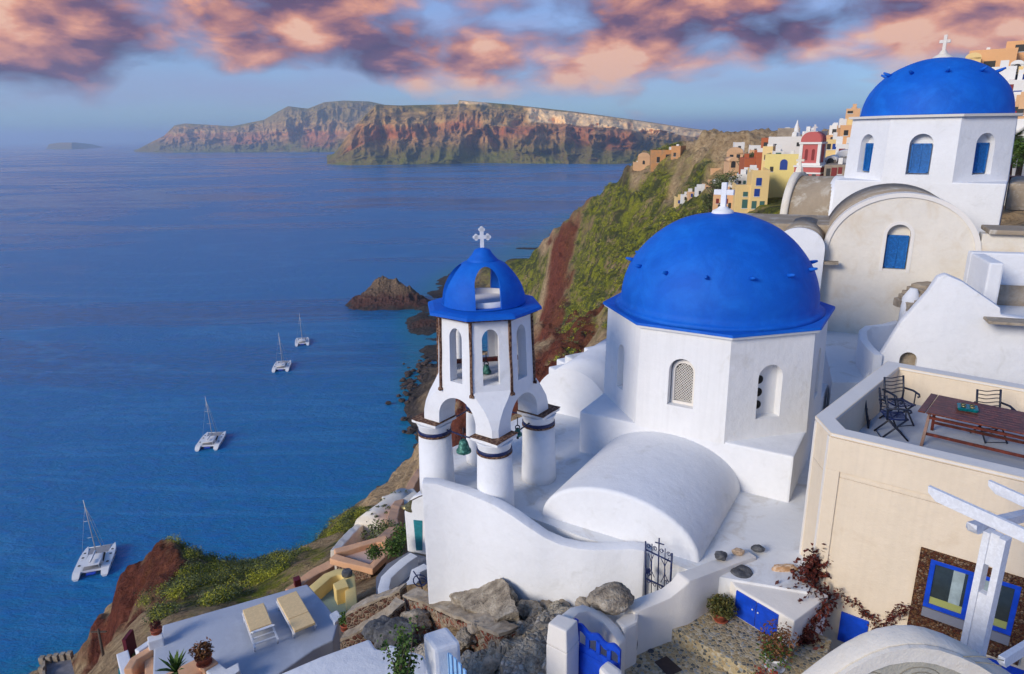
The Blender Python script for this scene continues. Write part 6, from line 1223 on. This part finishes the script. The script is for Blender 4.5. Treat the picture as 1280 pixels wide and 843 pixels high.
q.links.new(c_, b.inputs['Base Color']); b.inputs['Roughness'].default_value = .95; bump(q, b, nJ.outputs[0], 1, 1.2); searock = m
c = Z(480, 387, SEA); o = rockmesh('sea_islet', (c.x+1, c.y+12), 27, 16, 19, 3, searock, n=120, peaks=((-.15, .05, .30, .34), (.05, .1, .22, .26), (.32, 0, .2, .22), (.55, .05, .16, .14), (-.5, -.1, .2, .12), (-.33, .1, .15, .2))); tag(o, 'craggy reddish brown rock islet standing alone in the bay', 'islet')
c = Z(432, 380, SEA); 
for i, (x, y, rx, ry, h, lb) in enumerate([(443, 382, 7, 5, 3.5, 'low dark rock at the left foot of the islet'), (520, 384, 9, 6, 3, 'low reef at the right foot of the islet'), (534, 408, 12, 9, 9, 'brown rocky outcrop in the water left of the bell tower')]):
    c = Z(x, y, SEA); tag(rockmesh('sea_rock', (c.x, c.y), rx, ry, h, 5+i, searock, n=60), lb, 'rock')
rnd = random.Random(11); mb = MB(); pts_ = [(506, 488), (512, 470), (522, 460), (530, 455), (508, 500), (515, 515), (520, 540), (522, 560), (518, 580), (505, 598), (490, 612), (475, 622), (500, 604), (512, 592), (455, 636), (380, 700), (355, 716), (335, 722), (345, 712), (420, 655), (524, 470), (533, 465), (514, 480), (520, 488), (526, 500)]
for i in range(260):
    x, y = rnd.choice(pts_); p = Z(x+rnd.gauss(2, 6), y+rnd.gauss(2, 5), SEA); mb.blob(p+V3(0, 0, rnd.uniform(-.3, .8)), rnd.uniform(.5, 1.7), sub=2, amp=.35, seed=i, sq=(1.1, .9, .7), flat=True)
bo = mb.build('shore_boulders', rocky('boulder_dark', [(.02, .018, .018), (.06, .045, .04), (.16, .10, .08)], .8, .8, .2)); tag(bo, 'dark boulders strewn along the shore', 'boulders', kind='stuff')
# ------------------------------------------------------------------ village on the ridge
vw = plaster('village_white', (.78, .76, .72), .06, scale=.3); vc = plaster('village_cream', (.80, .58, .26), .06, scale=.3); vy = plaster('village_yellow', (.80, .66, .26), .07, scale=.3); vr = plaster('village_red', (.46, .13, .055), .1, scale=.3); vp = plaster('village_pink', (.52, .13, .12), .08, scale=.3); vo = plaster('village_orange', (.76, .42, .20), .08, scale=.3); vpe = plaster('village_peach', (.72, .44, .24), .1, stain=(.5, .33, .2), scale=.3); vs = plaster('village_stone', (.30, .24, .18), .2, stain=(.46, .38, .28), stainf=(.45, .7), bs=.6, scale=.5); vru = plaster('ruin_orange', (.62, .30, .12), .15, stain=(.42, .26, .15), stainf=(.45, .65), bs=.6, scale=.4)
wblue = simple('window_blue', (.01, .05, .28), .5); wdark = simple('window_dark', (.03, .03, .03), .6); wgreen = simple('window_green', (.05, .14, .12), .6); wred = simple('window_red', (.20, .02, .02), .6)
def hit(x, y, d0=60, d1=480):
    ds = np.arange(d0, d1, 2.); P = np.array([tuple(D(x, y, d)) for d in ds]); t_ = terr(P[:, 0], P[:, 1]); k = np.nonzero(P[:, 2] < t_)[0]
    return float(ds[k[0]]) if len(k) else None
def hs(label, x0, x1, yt, yb, d, mat, wins=(), depth=6, rot=0, cat='house', name='village_house', extra=None, roof=None, rmat=None, ground=3, march=False):
    """house whose front runs from photo x0..x1, eaves yt, foot yb at a given distance; wins = (u, v, w, h, mat) in fractions of the front"""
    if march: d = hit((x0+x1)/2, yb, d*.55, d*1.5) or d
    a = D(x0, yb, d); dx = R_(rot); c = D((x0+x1)/2, yb, d); zt_, zb_ = D((x0+x1)/2, yt, d).z, c.z
    view = V3(c.x, c.y).normalized(); fd = Matrix.Rotation(dx, 3, 'Z') @ V3(view.y, -view.x); bk_ = V3(-fd.y, fd.x)
    w = (D(x1, yb, d)-D(x0, yb, d)).length/max(.5, math.cos(dx)) if not rot else (D(x1, yb, d)-D(x0, yb, d)).length
    A0 = V3(c.x, c.y)-fd*w/2; A1 = A0+fd*w; t = thing(name, label, cat, (c.x, c.y, zb_))
    mb = MB(); mb.col([A0, A1, A1+bk_*depth, A0+bk_*depth], zb_-ground, zt_); wl_ = mb.build('wall', mat, t, bevel=.08)
    if roof == 'vault':
        mb = MB(); vault(mb, (A0+A1)/2, (A0+A1)/2+bk_*depth, fd, w/2, w*.32, zt_-.05, drop=.3); mb.build('roof', rmat or mat, t)
    elif roof == 'parapet':
        mb = MB(); wallstrip(mb, [V3(p.x, p.y, zt_+.5) for p in (A0+bk_*depth, A0, A1, A1+bk_*depth)], .3, zt_-.02, 1); mb.build('parapet', rmat or mat, t)
    rr_ = random.Random(int(x0*7+yt))
    if d > 60 and roof != 'vault' and rr_.random() < .7:
        for _ in range(rr_.randint(1, 2)):
            u_c = rr_.uniform(.15, .85); q_c = A0+fd*w*u_c+bk_*depth*rr_.uniform(.2, .7); hh_ = rr_.uniform(.7, 1.6); mb = MB(); mb.box((q_c.x, q_c.y, zt_+hh_/2), (rr_.uniform(.5, 1.2), rr_.uniform(.5, 1.0), hh_), Matrix.Rotation(math.atan2(fd.y, fd.x), 4, 'Z')); mb.build('chimney', mat if rr_.random() < .5 else vw, t)
    if d > 60 and roof is None and rr_.random() < .6:
        mb = MB(); wallstrip(mb, [V3(p.x, p.y, zt_+.45) for p in (A0+bk_*depth, A0, A1, A1+bk_*depth)], .28, zt_-.02, 1); mb.build('parapet', mat, t)
    H_ = zt_-zb_
    for u, v, ww_, hh, wm, *ar in wins:
        cx_ = A0+fd*w*u; z0 = zb_+H_*v; mb = MB(); q0 = cx_-fd*ww_/2; q1 = cx_+fd*ww_/2
        if ar: 
            o_ = [(-ww_/2, 0), (ww_/2, 0)]+[(ww_/2*math.cos(math.pi*k/8), hh-ww_/2+ww_/2*math.sin(math.pi*k/8)) for k in range(9)]
            mb.prism([cx_+fd*a_+bk_*.1+V3(0, 0, z0+b_) for a_, b_ in o_], [cx_+fd*a_-bk_*.04+V3(0, 0, z0+b_) for a_, b_ in o_])
        else: mb.prism([V3(p.x, p.y, z0) for p in (q0-bk_*.04, q1-bk_*.04, q1+bk_*.1, q0+bk_*.1)], [V3(p.x, p.y, z0+hh) for p in (q0-bk_*.04, q1-bk_*.04, q1+bk_*.1, q0+bk_*.1)])
        wo2 = mb.build('window', wm, t)
        if not ar: mb = MB(); s_ = .09; mb.prism([V3(p.x, p.y, z0-s_) for p in (q0-fd*s_-bk_*.09, q1+fd*s_-bk_*.09, q1+fd*s_+bk_*.05, q0-fd*s_+bk_*.05)], [V3(p.x, p.y, z0) for p in (q0-fd*s_-bk_*.09, q1+fd*s_-bk_*.09, q1+fd*s_+bk_*.05, q0-fd*s_+bk_*.05)]); mb.build('sill', vw, wo2)
    return t, A0, A1, fd, bk_, zt_, zb_
B, K_, G_, Rd = wblue, wdark, wgreen, wred
# yellow tenement in two blocks
hs('tall pale yellow house with blue windows right of the big dome cross', 937, 958, 216, 262, 118, vc, [(.42, .66, .9, 1.3, B), (.36, .36, .9, 1.3, B), (.25, .02, .8, 1.3, G_), (.7, .02, .8, 1.3, G_)], depth=9, rot=6, roof='parapet', ground=14)
hs('low pale yellow block with small windows at the left of the tall yellow house', 918, 938, 234, 264, 119, vc, [(.6, .62, .8, .8, G_), (.6, .12, .9, 1.5, G_)], depth=7, rot=6, ground=14)
hs('bright yellow house wall with an arched blue door above the pale yellow house', 955, 1004, 196, 230, 126, vy, [(.46, .52, 1.3, 1.9, B, 1), (.18, .45, .6, .9, K_)], depth=8, rot=-4, roof='parapet', ground=14)
hs('yellow house end between the bright yellow house and the pink tower', 985, 1006, 222, 250, 118, vy, [], depth=6, rot=-12, ground=14)
hs('peach house with five small windows left of the yellow house', 891, 918, 246, 262, 124, vpe, [(.2, .45, .5, .9, Rd), (.4, .45, .5, .9, Rd), (.6, .45, .5, .9, Rd), (.3, .08, .5, 1.0, K_), (.75, .08, .5, 1.0, K_)], depth=7, ground=14)
hs('white house with a little terrace above the peach house', 920, 934, 221, 236, 128, vw, [(.3, .4, .5, .6, K_), (.7, .4, .5, .6, G_)], depth=6, ground=14)
hs('low white annex below the white terrace house', 908, 922, 231, 246, 127, vw, [(.5, .4, .6, .7, K_)], depth=5, ground=14)
hs('deep orange red house with a stepped roof', 930, 949, 198, 218, 150, vr, [(.8, .5, .8, 1.0, K_)], depth=9, rot=8, ground=14)
hs('narrow deep orange red tower house', 950, 960, 175, 198, 158, vr, [(.55, .55, .9, 1.3, K_), (.4, .15, 1.5, 1.2, K_)], depth=6, rot=-10, ground=14)
hs('small orange red block between the two orange red houses', 944, 953, 193, 214, 149, vr, [], depth=5, ground=14)
hs('broad white house on the ridge with paired dark windows', 960, 1004, 174, 198, 146, vw, [(.18, .45, .7, 1.2, K_), (.8, .62, .7, .8, K_), (.91, .62, .7, .8, K_), (.08, .1, 1.6, 1.0, G_)], depth=9, roof='parapet', ground=14)
hs('white house with a long side wall right of the broad white house', 1000, 1018, 167, 200, 152, vw, [(.3, .3, 1.4, 2.2, K_, 1)], depth=9, rot=-14, ground=14)
hs('ochre and brown ruined upper storey on the white ridge house', 972, 998, 163, 174, 154, vs, [], depth=6, rmat=vo, ground=8)
fn_ = D(995, 172, 148); ff = thing('bell_gable', 'slender white bell gable on the ridge', 'bell gable', tuple(fn_)); mb = MB(); mb.lathe([(1.1, -2), (1.0, 0), (.8, 1.0), (.55, 1.2), (.5, 2.2), (.2, 3.0), (.08, 3.6)], fn_, n=10); mb.build('turret', vw, ff)
# pink bell tower
pk_ = D(1015, 250, 96); pkb = thing('pink_bell_tower', 'pink and white tiered bell tower among the ridge houses', 'bell tower', tuple(pk_)); pkr = Matrix.Rotation(R_(-38), 4, 'Z')
def tier(yt_, yb_, w, mat, nm, par=pkb):
    zt__, zb__ = D(1016, yt_, 96).z, D(1016, yb_, 96).z; mb = MB(); mb.box((pk_.x, pk_.y+1.5, (zt__+zb__)/2), (w, w, zt__-zb__), pkr); return mb.build(nm, mat, par), zb__, zt__
w1, zb1, zt1 = tier(208, 262, 3.5, vp, 'lower_storey'); tier(206.5, 208.5, 3.75, vw, 'cornice'); tier(215, 217, 3.6, vw, 'string_course'); w2, zb2_, zt2_ = tier(180, 206.5, 2.6, vp, 'upper_storey'); tier(177.5, 180, 3.0, vw, 'cornice'); tier(203.5, 206.4, 3.1, vw, 'string_course')
for s in (-1, 1):
    for (dx_, dy_) in ((s, 1), (s, -1)): mb = MB(); mb.box(pkr @ V3(1.2*dx_, 1.2*dy_)+V3(pk_.x, pk_.y+1.5, (zb2_+zt2_)/2), (.42, .42, (zt2_-zb2_)), pkr); mb.build('pilaster', vw, pkb)
mb = MB(); c_ = V3(pk_.x, pk_.y+1.5); ax = pkr @ V3(1, 0); ac_ = pkr @ V3(0, 1); vault(mb, c_-ac_*1.35, c_+ac_*1.35, ax, 1.35, 1.35, D(1016, 177.3, 96).z, drop=0, pw=.8); mb.build('roof', vp, pkb)
mb = MB(); cross(mb, c_+V3(0, 0, D(1016, 177.3, 96).z+1.3), 1.0, .3, .2, V3(0, -1)); mb.build('cross', vw, pkb)
for (dx_, dy_) in ((0, -1), (-1, 0)):
    dd_ = (pkr @ V3(dx_, dy_)).normalized(); tt = V3(-dd_.y, dd_.x)
    for s in (-1, 0, 1) if dy_ else (-.8, .8):
        z0 = zt1-2.2; mb = MB(); o_ = [(-.28, 0), (.28, 0)]+[(.28*math.cos(math.pi*k/6), 1.1+.28*math.sin(math.pi*k/6)) for k in range(7)]; p0 = c_+dd_*1.76+tt*s*.95; mb.prism([p0+tt*a_-dd_*.1+V3(0, 0, z0+b_) for a_, b_ in o_], [p0+tt*a_+V3(0, 0, z0+b_) for a_, b_ in o_]); mb.build('arched_opening', wdark, pkb)
    for s in (-.45, .45):
        z0 = zb2_+.7; mb = MB(); o_ = [(-.2, 0), (.2, 0)]+[(.2*math.cos(math.pi*k/6), 1.3+.2*math.sin(math.pi*k/6)) for k in range(7)]; p0 = c_+dd_*1.31+tt*s; mb.prism([p0+tt*a_-dd_*.1+V3(0, 0, z0+b_) for a_, b_ in o_], [p0+tt*a_+V3(0, 0, z0+b_) for a_, b_ in o_]); mb.build('arched_opening', wred, pkb)
# dark stone chapel right of the pink tower
hs('dark stone vaulted house with a red door right of the pink tower', 1030, 1058, 206, 224, 92, vs, [(.18, .2, .5, 1.0, K_), (.42, .0, .7, 1.5, Rd), (.66, .35, .5, .9, Rd)], depth=6, rot=-6, cat='house', ground=6)
hs('dark stone arched gable above the dark vaulted house', 1030, 1044, 199, 210, 97, vs, [(.5, .3, .9, 1.0, K_, 1)], depth=5, rot=-6, roof='vault', rmat=vw, ground=6)
hs('small white vaulted roofs left of the upper church dome', 1044, 1066, 195, 208, 100, vw, [], depth=6, roof='vault', ground=6)
hs('sand coloured house cluster on the ridge, right of the pink tower', 1031, 1054, 169, 198, 125, vpe, [(.3, .75, .6, .7, K_), (.7, .45, .5, .8, K_)], depth=8, ground=12)
hs('pale house block beside the upper church drum', 1046, 1062, 156, 182, 130, vc, [(.4, .6, .6, .7, K_)], depth=8, ground=12)
hs('highest cream house left of the upper dome', 1056, 1072, 139, 160, 138, vpe, [(.3, .85, 1.0, .5, K_)], depth=8, ground=12)
hs('white house with a blue roof light left of the upper church', 1056, 1070, 172, 200, 118, vw, [(.2, .4, .5, .8, K_)], depth=6, ground=12)
hs('thin white ridge house above the orange red ones', 936, 956, 184, 192, 172, vw, [(.4, .3, .6, .7, K_)], depth=7, ground=6)
# the ruin on the point, caves and pale walls of the ridge
hs('orange ruined castle house on the rocky point', 814, 843, 189, 205, 290, vru, [(.72, .12, 2.0, 3.0, K_), (.85, .12, 2.2, 3.0, vw), (.3, .1, 1.2, 2.2, K_)], depth=8, rot=4, cat='ruin', name='ruined_house', ground=3, march=True)
hs('broken orange wall at the right of the castle ruin', 838, 850, 184, 204, 294, vru, [(.4, .4, 1, 1.5, K_)], depth=6, rot=-20, cat='ruin', name='ruined_house', ground=3, march=True)
hs('pale domed ruin left of the orange castle ruin', 797, 812, 196, 208, 288, vpe, [(.5, .2, 1, 1.6, K_, 1)], depth=6, roof='vault', cat='ruin', name='ruined_house', ground=3, march=True)
hs('pale stone terrace walls below the castle ruin', 791, 803, 204, 213, 286, vpe, [], depth=6, cat='ruin', name='ruined_house', ground=3, march=True)
hs('long brown stone ruin along the top of the ridge', 897, 938, 170, 180, 250, vs, [(.2, .2, 1.2, 1.6, K_), (.5, .2, 1.2, 1.6, K_)], depth=7, cat='ruin', name='ruined_house', ground=6)
hs('peach cave house front below the ridge', 908, 928, 191, 204, 200, vpe, [(.3, .2, 1, 1.8, K_), (.7, .3, 1, 1.6, K_)], depth=8, roof='vault', ground=8)
hs('pink vaulted cave house on the ridge slope', 911, 924, 201, 212, 190, vpe, [(.4, .2, 1.2, 1.8, K_, 1)], depth=7, rot=12, roof='vault', ground=8)
hs('low ruined peach wall above the dark trees', 888, 914, 212, 226, 185, vpe, [(.2, .3, .9, 1.2, K_), (.8, .1, .9, 1.6, K_)], depth=6, rot=10, cat='ruin', name='ruined_house', ground=3, march=True)
rnd = random.Random(5); lbls = ['tiny cream terrace house at the lower end of the row', 'tiny white terrace house second in the row on the slope', 'tiny peach terrace house in the middle of the row', 'tiny white terrace house near the top of the row', 'tiny cream house at the upper end of the row', 'little white vaulted house above the row']
for i, (x, y, mt) in enumerate([(845, 254, vc), (853, 250, vw), (861, 246, vpe), (871, 243, vw), (880, 238, vpe), (893, 233, vw)]):
    hs(lbls[i], x, x+9, y-6, y+2, 175-i*3, mt, [(.4, .2, .6, 1.0, B if i in (0, 2) else K_)], depth=4, rot=10, ground=2, march=True, roof='vault' if i == 5 else None)
# right edge: orange mansion and pale houses above the upper church
hs('long orange mansion on the skyline at the top right', 1212, 1262, 66, 92, 118, vo, [(.40, .12, .9, 1.6, K_), (.52, .12, .9, 1.6, K_)], depth=9, ground=8)
hs('taller orange block of the mansion at the right edge', 1256, 1300, 55, 92, 120, vo, [(.35, .72, 1.6, 1.2, K_)], depth=9, ground=8)
hs('cream house with a small round gable at the left end of the mansion', 1205, 1222, 72, 92, 115, vc, [(.4, .5, .5, .6, K_), (.55, .5, .5, .6, K_)], depth=6, roof='vault', ground=8)
hs('white arched house under the orange mansion', 1262, 1276, 80, 96, 108, vw, [(.5, .15, 1.1, 1.6, K_, 1)], depth=5, roof='vault', ground=8)
hs('pale grey house below the mansion, upper right', 1236, 1262, 88, 120, 104, vw, [(.9, .3, .8, 1.1, Rd)], depth=6, ground=8)
hs('cream house with a blue window above the white wall, right edge', 1256, 1300, 100, 130, 98, vw, [(.32, .1, 1.1, 1.5, B), (.15, .55, .7, .9, Rd), (.55, .6, .4, .4, K_)], depth=6, ground=8)
hs('blue white wall block right of the upper dome', 1256, 1278, 126, 150, 90, vw, [], depth=5, ground=8)
hs('tan house with a dark window at the right edge', 1271, 1300, 120, 160, 80, vpe, [(.1, .4, .7, .7, K_)], depth=5, rot=-10, ground=10)
hs('small crimson house at the right edge beside the upper dome', 1262, 1274, 147, 164, 82, simple('crimson', (.40, .03, .04), .8), [(.5, .4, .6, .7, vw)], depth=4, ground=8)
hs('white garden wall below the palm trees', 1256, 1300, 196, 204, 48, vw, [], depth=1, ground=3, cat='wall', name='garden_wall')
hs('pale house wall behind the palm trees', 1258, 1300, 165, 190, 70, vw, [(.3, .3, .8, 1.0, K_)], depth=5, ground=8)

for a in [('small cream house wedged between the orange red houses and the white ridge house', 952, 964, 186, 206, 140, vc, [(.4, .3, .7, 1.0, K_)], -8), ('white cube house above the peach cave house', 918, 930, 180, 190, 205, vw, [(.5, .3, .8, 1.0, K_)], 6), ('tan house left of the narrow orange red tower', 936, 948, 190, 202, 165, vpe, [(.3, .4, .8, 1.0, K_), (.7, .4, .8, 1.0, Rd)], 0),
          ('white house front with a green door just under the broad white ridge house', 966, 978, 192, 204, 136, vw, [(.5, .0, 1.0, 2.0, G_)], 4), ('pale pink house right of the white bell gable', 1018, 1032, 176, 196, 140, vp, [(.4, .5, .7, 1.0, K_)], -8), ('cream cube with two windows behind the pink bell tower', 1030, 1046, 178, 196, 112, vc, [(.3, .5, .6, .9, K_), (.7, .5, .6, .9, B)], 6),
          ('white cube on top of the sand coloured cluster', 1036, 1048, 160, 172, 128, vw, [(.5, .4, .7, .8, K_)], -6), ('ochre house block below the highest cream house', 1050, 1066, 160, 176, 120, vo, [(.4, .4, .7, .9, K_)], 8), ('white wall house with a brown door close to the upper drum', 1044, 1058, 184, 200, 108, vw, [(.5, .0, .9, 1.7, Rd)], 0),
          ('low stone house at the left foot of the yellow houses', 900, 914, 236, 248, 132, vs, [(.4, .3, .7, .9, K_)], 10), ('tiny pale house at the top left of the orange red houses', 926, 936, 194, 204, 172, vpe, [(.5, .3, .8, 1.0, K_)], 0), ('white cube house at the crest of the ridge left of the bell gable', 976, 990, 168, 178, 158, vw, [(.4, .3, .8, 1.0, K_)], 6),
          ('cream house under the white arched house, upper right', 1264, 1282, 92, 106, 106, vc, [(.3, .3, .8, 1.0, K_), (.7, .3, .8, 1.0, B)], 6), ('small peach house at the right edge under the blue windowed house', 1262, 1274, 132, 148, 86, vpe, [(.5, .3, .7, .9, K_)], 0)]: hs(*a[:8], depth=5, rot=a[8], ground=8)
# trees among the houses
def tree(x, y, d_, r, mt, label, n=1500, sq=(1, 1, .75), size=None, name='tree', cat='tree'):
    c = D(x, y, d_); t = thing(name, label, cat, (c.x, c.y, c.z-r*1.4)); mb = MB(); rnd = random.Random(int(x))
    for k in range(7): dv_ = Vector((rnd.gauss(0, .5), rnd.gauss(0, .5), rnd.gauss(0, .35))); leaves(mb, c+dv_*r, r*.55, n//7, (size or r*.13), sq, seed=k+int(x))
    mb.build('crown', mt, t); mb = MB(); mb.tube([c-V3(0, 0, r*1.5), c-V3(.05*r, 0, r*.4)], [r*.1, r*.06], 6)
    for k in range(4): mb.tube([c-V3(0, 0, r*.6), c+V3(rnd.gauss(0, .4)*r, rnd.gauss(0, .4)*r, r*.2)], [r*.05, r*.02], 5)
    mb.build('trunk', stemm, t)
for a in [(906, 232, 128, 3.4, leafd, 'dark green tree left of the white terrace house'), (896, 240, 130, 2.6, leafd, 'lower dark tree above the peach house'), (914, 226, 132, 2.2, leafg, 'small green tree behind the white terrace house'), (930, 206, 160, 2.8, leafd, 'dark tree left of the deep orange red house'), (888, 250, 140, 2.6, leafd, 'dark bushy tree left of the peach house'), (1268, 190, 44, 1.3, leafg, 'leafy green tree behind the garden wall at the right edge'), (1276, 180, 50, 1.3, leafd, 'dark tree at the right edge')]: tree(*a)
def palmtree(x, y, d_, ln, label):
    c = D(x, y, d_); t = thing('palm_tree', label, 'palm tree', tuple(c-V3(0, 0, 3))); mb = MB(); mb.tube([c-V3(0, 0, 3), c], [.2, .16], 8); mb.build('trunk', stemm, t); mb = MB(); rnd = random.Random(int(x))
    for i in range(26):
        a = rnd.random()*6.28; e_ = rnd.uniform(.0, 1.2); pts = [c+Vector((math.cos(a)*s, math.sin(a)*s, s*math.sin(e_)-s*s*.28/ln))*1 for s in np.linspace(0, ln, 7)]
        for k in range(6):
            for q in range(3):
                p = pts[k].lerp(pts[k+1], q/3); dd_ = (pts[k+1]-pts[k]).normalized(); sd_ = V3(-dd_.y, dd_.x).normalized()
                for s in (-1, 1): tip = p+sd_*s*.35+dd_*.25-V3(0, 0, .12); mb.face([p, p+dd_*.06, tip])
    mb.build('fronds', leafg, t)
palmtree(1262, 178, 46, 1.7, 'green palm tree behind the garden wall, beside the upper church'); palmtree(1279, 186, 45, 1.7, 'palm tree cut off by the right edge')
# garden furniture glimpsed by the palms
for i, (x, lb) in enumerate(((1259, 'small red brown garden chair by the white garden wall'), (1270, 'red brown garden table with a bottle by the white garden wall'))):
    c = D(x, 221, 30); mb = MB(); tt_ = thing('garden_table' if i else 'garden_chair', lb, 'table' if i else 'chair', tuple(c-V3(0, 0, .7)))
    mb = MB(); mb.box(c, (.7, .5, .04)); mb.build('top' if i else 'seat', wood, tt_)
    for sx_ in (-.3, .3): 
        for sy_ in (-.2, .2): mb = MB(); mb.bar(c+V3(sx_, sy_, 0), c+V3(sx_, sy_, -.7), .05); mb.build('leg', wood, tt_)
    if not i: mb = MB(); mb.box(c+V3(0, .24, .3), (.6, .04, .4)); mb.build('backrest', wood, tt_)
# white roofs right behind the church, left of the drum
hh = thing('roof_cluster', 'white roofs and a grey cistern edge behind the church, left of the big dome', 'roof', tuple(D(740, 448, 34)))
for i, (x, y, d_, w, dp_, h) in enumerate([(752, 446, 30, 2.6, 2.0, 3), (737, 452, 31, 2.2, 2.2, 3), (722, 462, 30, 1.8, 2.0, 3), (757, 437, 32, 1.4, 1.6, 3)]):
    p = D(x, y, d_); mb = MB(); mb.box(p+V3(0, 0, -h/2), (w, dp_, h), Matrix.Rotation(R_(28), 4, 'Z')); mb.build('roof_block', white if i else roofw, hh, bevel=.08)
p = D(746, 457, 28.5); mb = MB(); mb.box(p+V3(0, 0, -.4), (2.4, 1.2, .8), Matrix.Rotation(R_(20), 4, 'Z')); mb.build('cistern_edge', stonet, hh, bevel=.03)
vb = thing('rear_vault', 'smooth white rounded vault behind the bell tower', 'roof', tuple(Z(712, 500, ZR))); a = Z(706, 515, ZR); dv = n_; mb = MB(); ctr = V3(a.x, a.y)+u_*.3
vault(mb, ctr-dv*.2, ctr+dv*3.6, u_, 1.25, 1.35, ZR+.1, drop=.4, seg=3); mb.build('vault', white, vb)
# bits at the far left bottom: stone platform, its posts, the pole
pf = thing('stone_platform', 'small stone viewing platform with a low balustrade at the bottom left', 'platform', tuple(D(70, 838, 74)))
pz_ = D(70, 828, 74).z; q4 = [Z(x, y, pz_) for x, y in ((54, 829), (88, 823), (95, 850), (54, 860))]; mb = MB(); mb.col(q4, pz_-5, pz_); mb.build('floor', simple('paved_grey', (.22, .21, .22), .9, scale=2), pf)
for i in range(7):
    p = q4[0].lerp(q4[1], i/4) if i < 5 else q4[0].lerp(q4[3], (i-4)/2.5); mb = MB(); mb.col([p+V3(a, b2) for a, b2 in ((-.25, -.25), (.25, -.25), (.25, .25), (-.25, .25))], pz_, pz_+.8); mb.build('pillar', stonet, pf)
for a, b2 in ((0, 1), (0, 3)): mb = MB(); wallstrip(mb, [q4[a]+V3(0, 0, .5), q4[b2]+V3(0, 0, .5)], .25, pz_, 1); mb.build('balustrade', stonet, pf)
up_ = thing('utility_pole', 'thin dark utility pole standing left of the red cliff', 'pole', tuple(D(129, 820, 62))); mb = MB(); mb.tube([D(130, 824, 62), D(122.5, 786, 62.4)], [.13, .09], 6); mb.build('pole', stemm, up_); mb = MB(); tpp = D(123.5, 790, 62.4); mb.bar(tpp-V3(.7, 0, 0), tpp+V3(.7, 0, 0), .12); mb.build('crossarm', stemm, up_)
# ------------------------------------------------------------------ plant cover on the near slope: countless low shrubs
def scatter(name, label, n, zone, mat, r0, r1, seed, size, gl, avoid=(), k0=46, thr=.35):
    rnd = random.Random(seed); mb = MB(); M_n = n*8
    xs = np.array([rnd.uniform(zone[0], zone[1]) for _ in range(M_n)]); ys = np.array([rnd.uniform(zone[2], zone[3]) for _ in range(M_n)])
    P = []
    for x, y in zip(xs, ys): d_ = math.exp(rnd.uniform(math.log(zone[4]), math.log(zone[5]))); p = D(x, y, d_); P.append((p.x, p.y))
    P = np.array(P); zz = terr(P[:, 0], P[:, 1]); g = spots(P[:, 0], P[:, 1], gl)
    if avoid: g = g*(1-spots(P[:, 0], P[:, 1], avoid))
    g = g*sst(-.35, .25, fbm(P[:, 0]/9, P[:, 1]/9, 4)); ok = np.nonzero((g > thr+.4*np.array([rnd.random() for _ in range(M_n)])) & (zz > SEA+4))[0][:n]
    for c_, k in enumerate(ok):
        r = rnd.uniform(r0, r1)*(1+.3*rnd.random()); leaves(mb, (P[k, 0], P[k, 1], zz[k]+r*.3), r, int(k0*(r/r0)**1.2), size, (1, 1, .6), seed=c_)
    print(name, len(ok)); return tag(mb.build(name, mat), label, 'shrubs', kind='stuff')
GRL = [(270, 735, 70, .3, .35), (230, 722, 82, .05, .12), (420, 665, 100, .14, .26), (450, 645, 110, .1, .2), (515, 600, 138, .06, .12)]
AV = [(155, 775, 84, .17, .32), (188, 738, 86, .13, .26), (222, 708, 92, .08, .08)]
scatter('slope_shrubs', 'low yellow green shrubs over the near slope', 800, (150, 460, 640, 840, 45, 120), leafy, .4, 1.0, 1, .16, GRL, AV, 60)
scatter('slope_shrubs', 'olive green bushes over the near slope', 500, (150, 460, 640, 840, 40, 115), leafd, .6, 1.3, 2, .17, GRL, AV, 70)
GR2 = [(760, 330, 270, .20, .42), (800, 280, 250, .16, .5), (740, 270, 350, .1, .2), (720, 400, 200, .09, .5), (820, 380, 150, .2, .4), (885, 280, 150, .2, .3), (790, 240, 310, .1, .16), (640, 360, 420, .08, .1)]
scatter('headland_shrubs', 'yellow green shrubs covering the headland slope', 1500, (620, 900, 200, 470, 110, 440), leafy, .5, 1.2, 3, .42, GR2, [(682, 350, 362, .04, .2)]+ROCKZ, 15, .3)
scatter('headland_shrubs', 'dark olive bushes covering the headland slope', 1400, (620, 930, 190, 470, 100, 440), leafd, .6, 1.5, 4, .42, GR2+[(860, 250, 190, .14, .2)], ROCKZ, 16, .3)
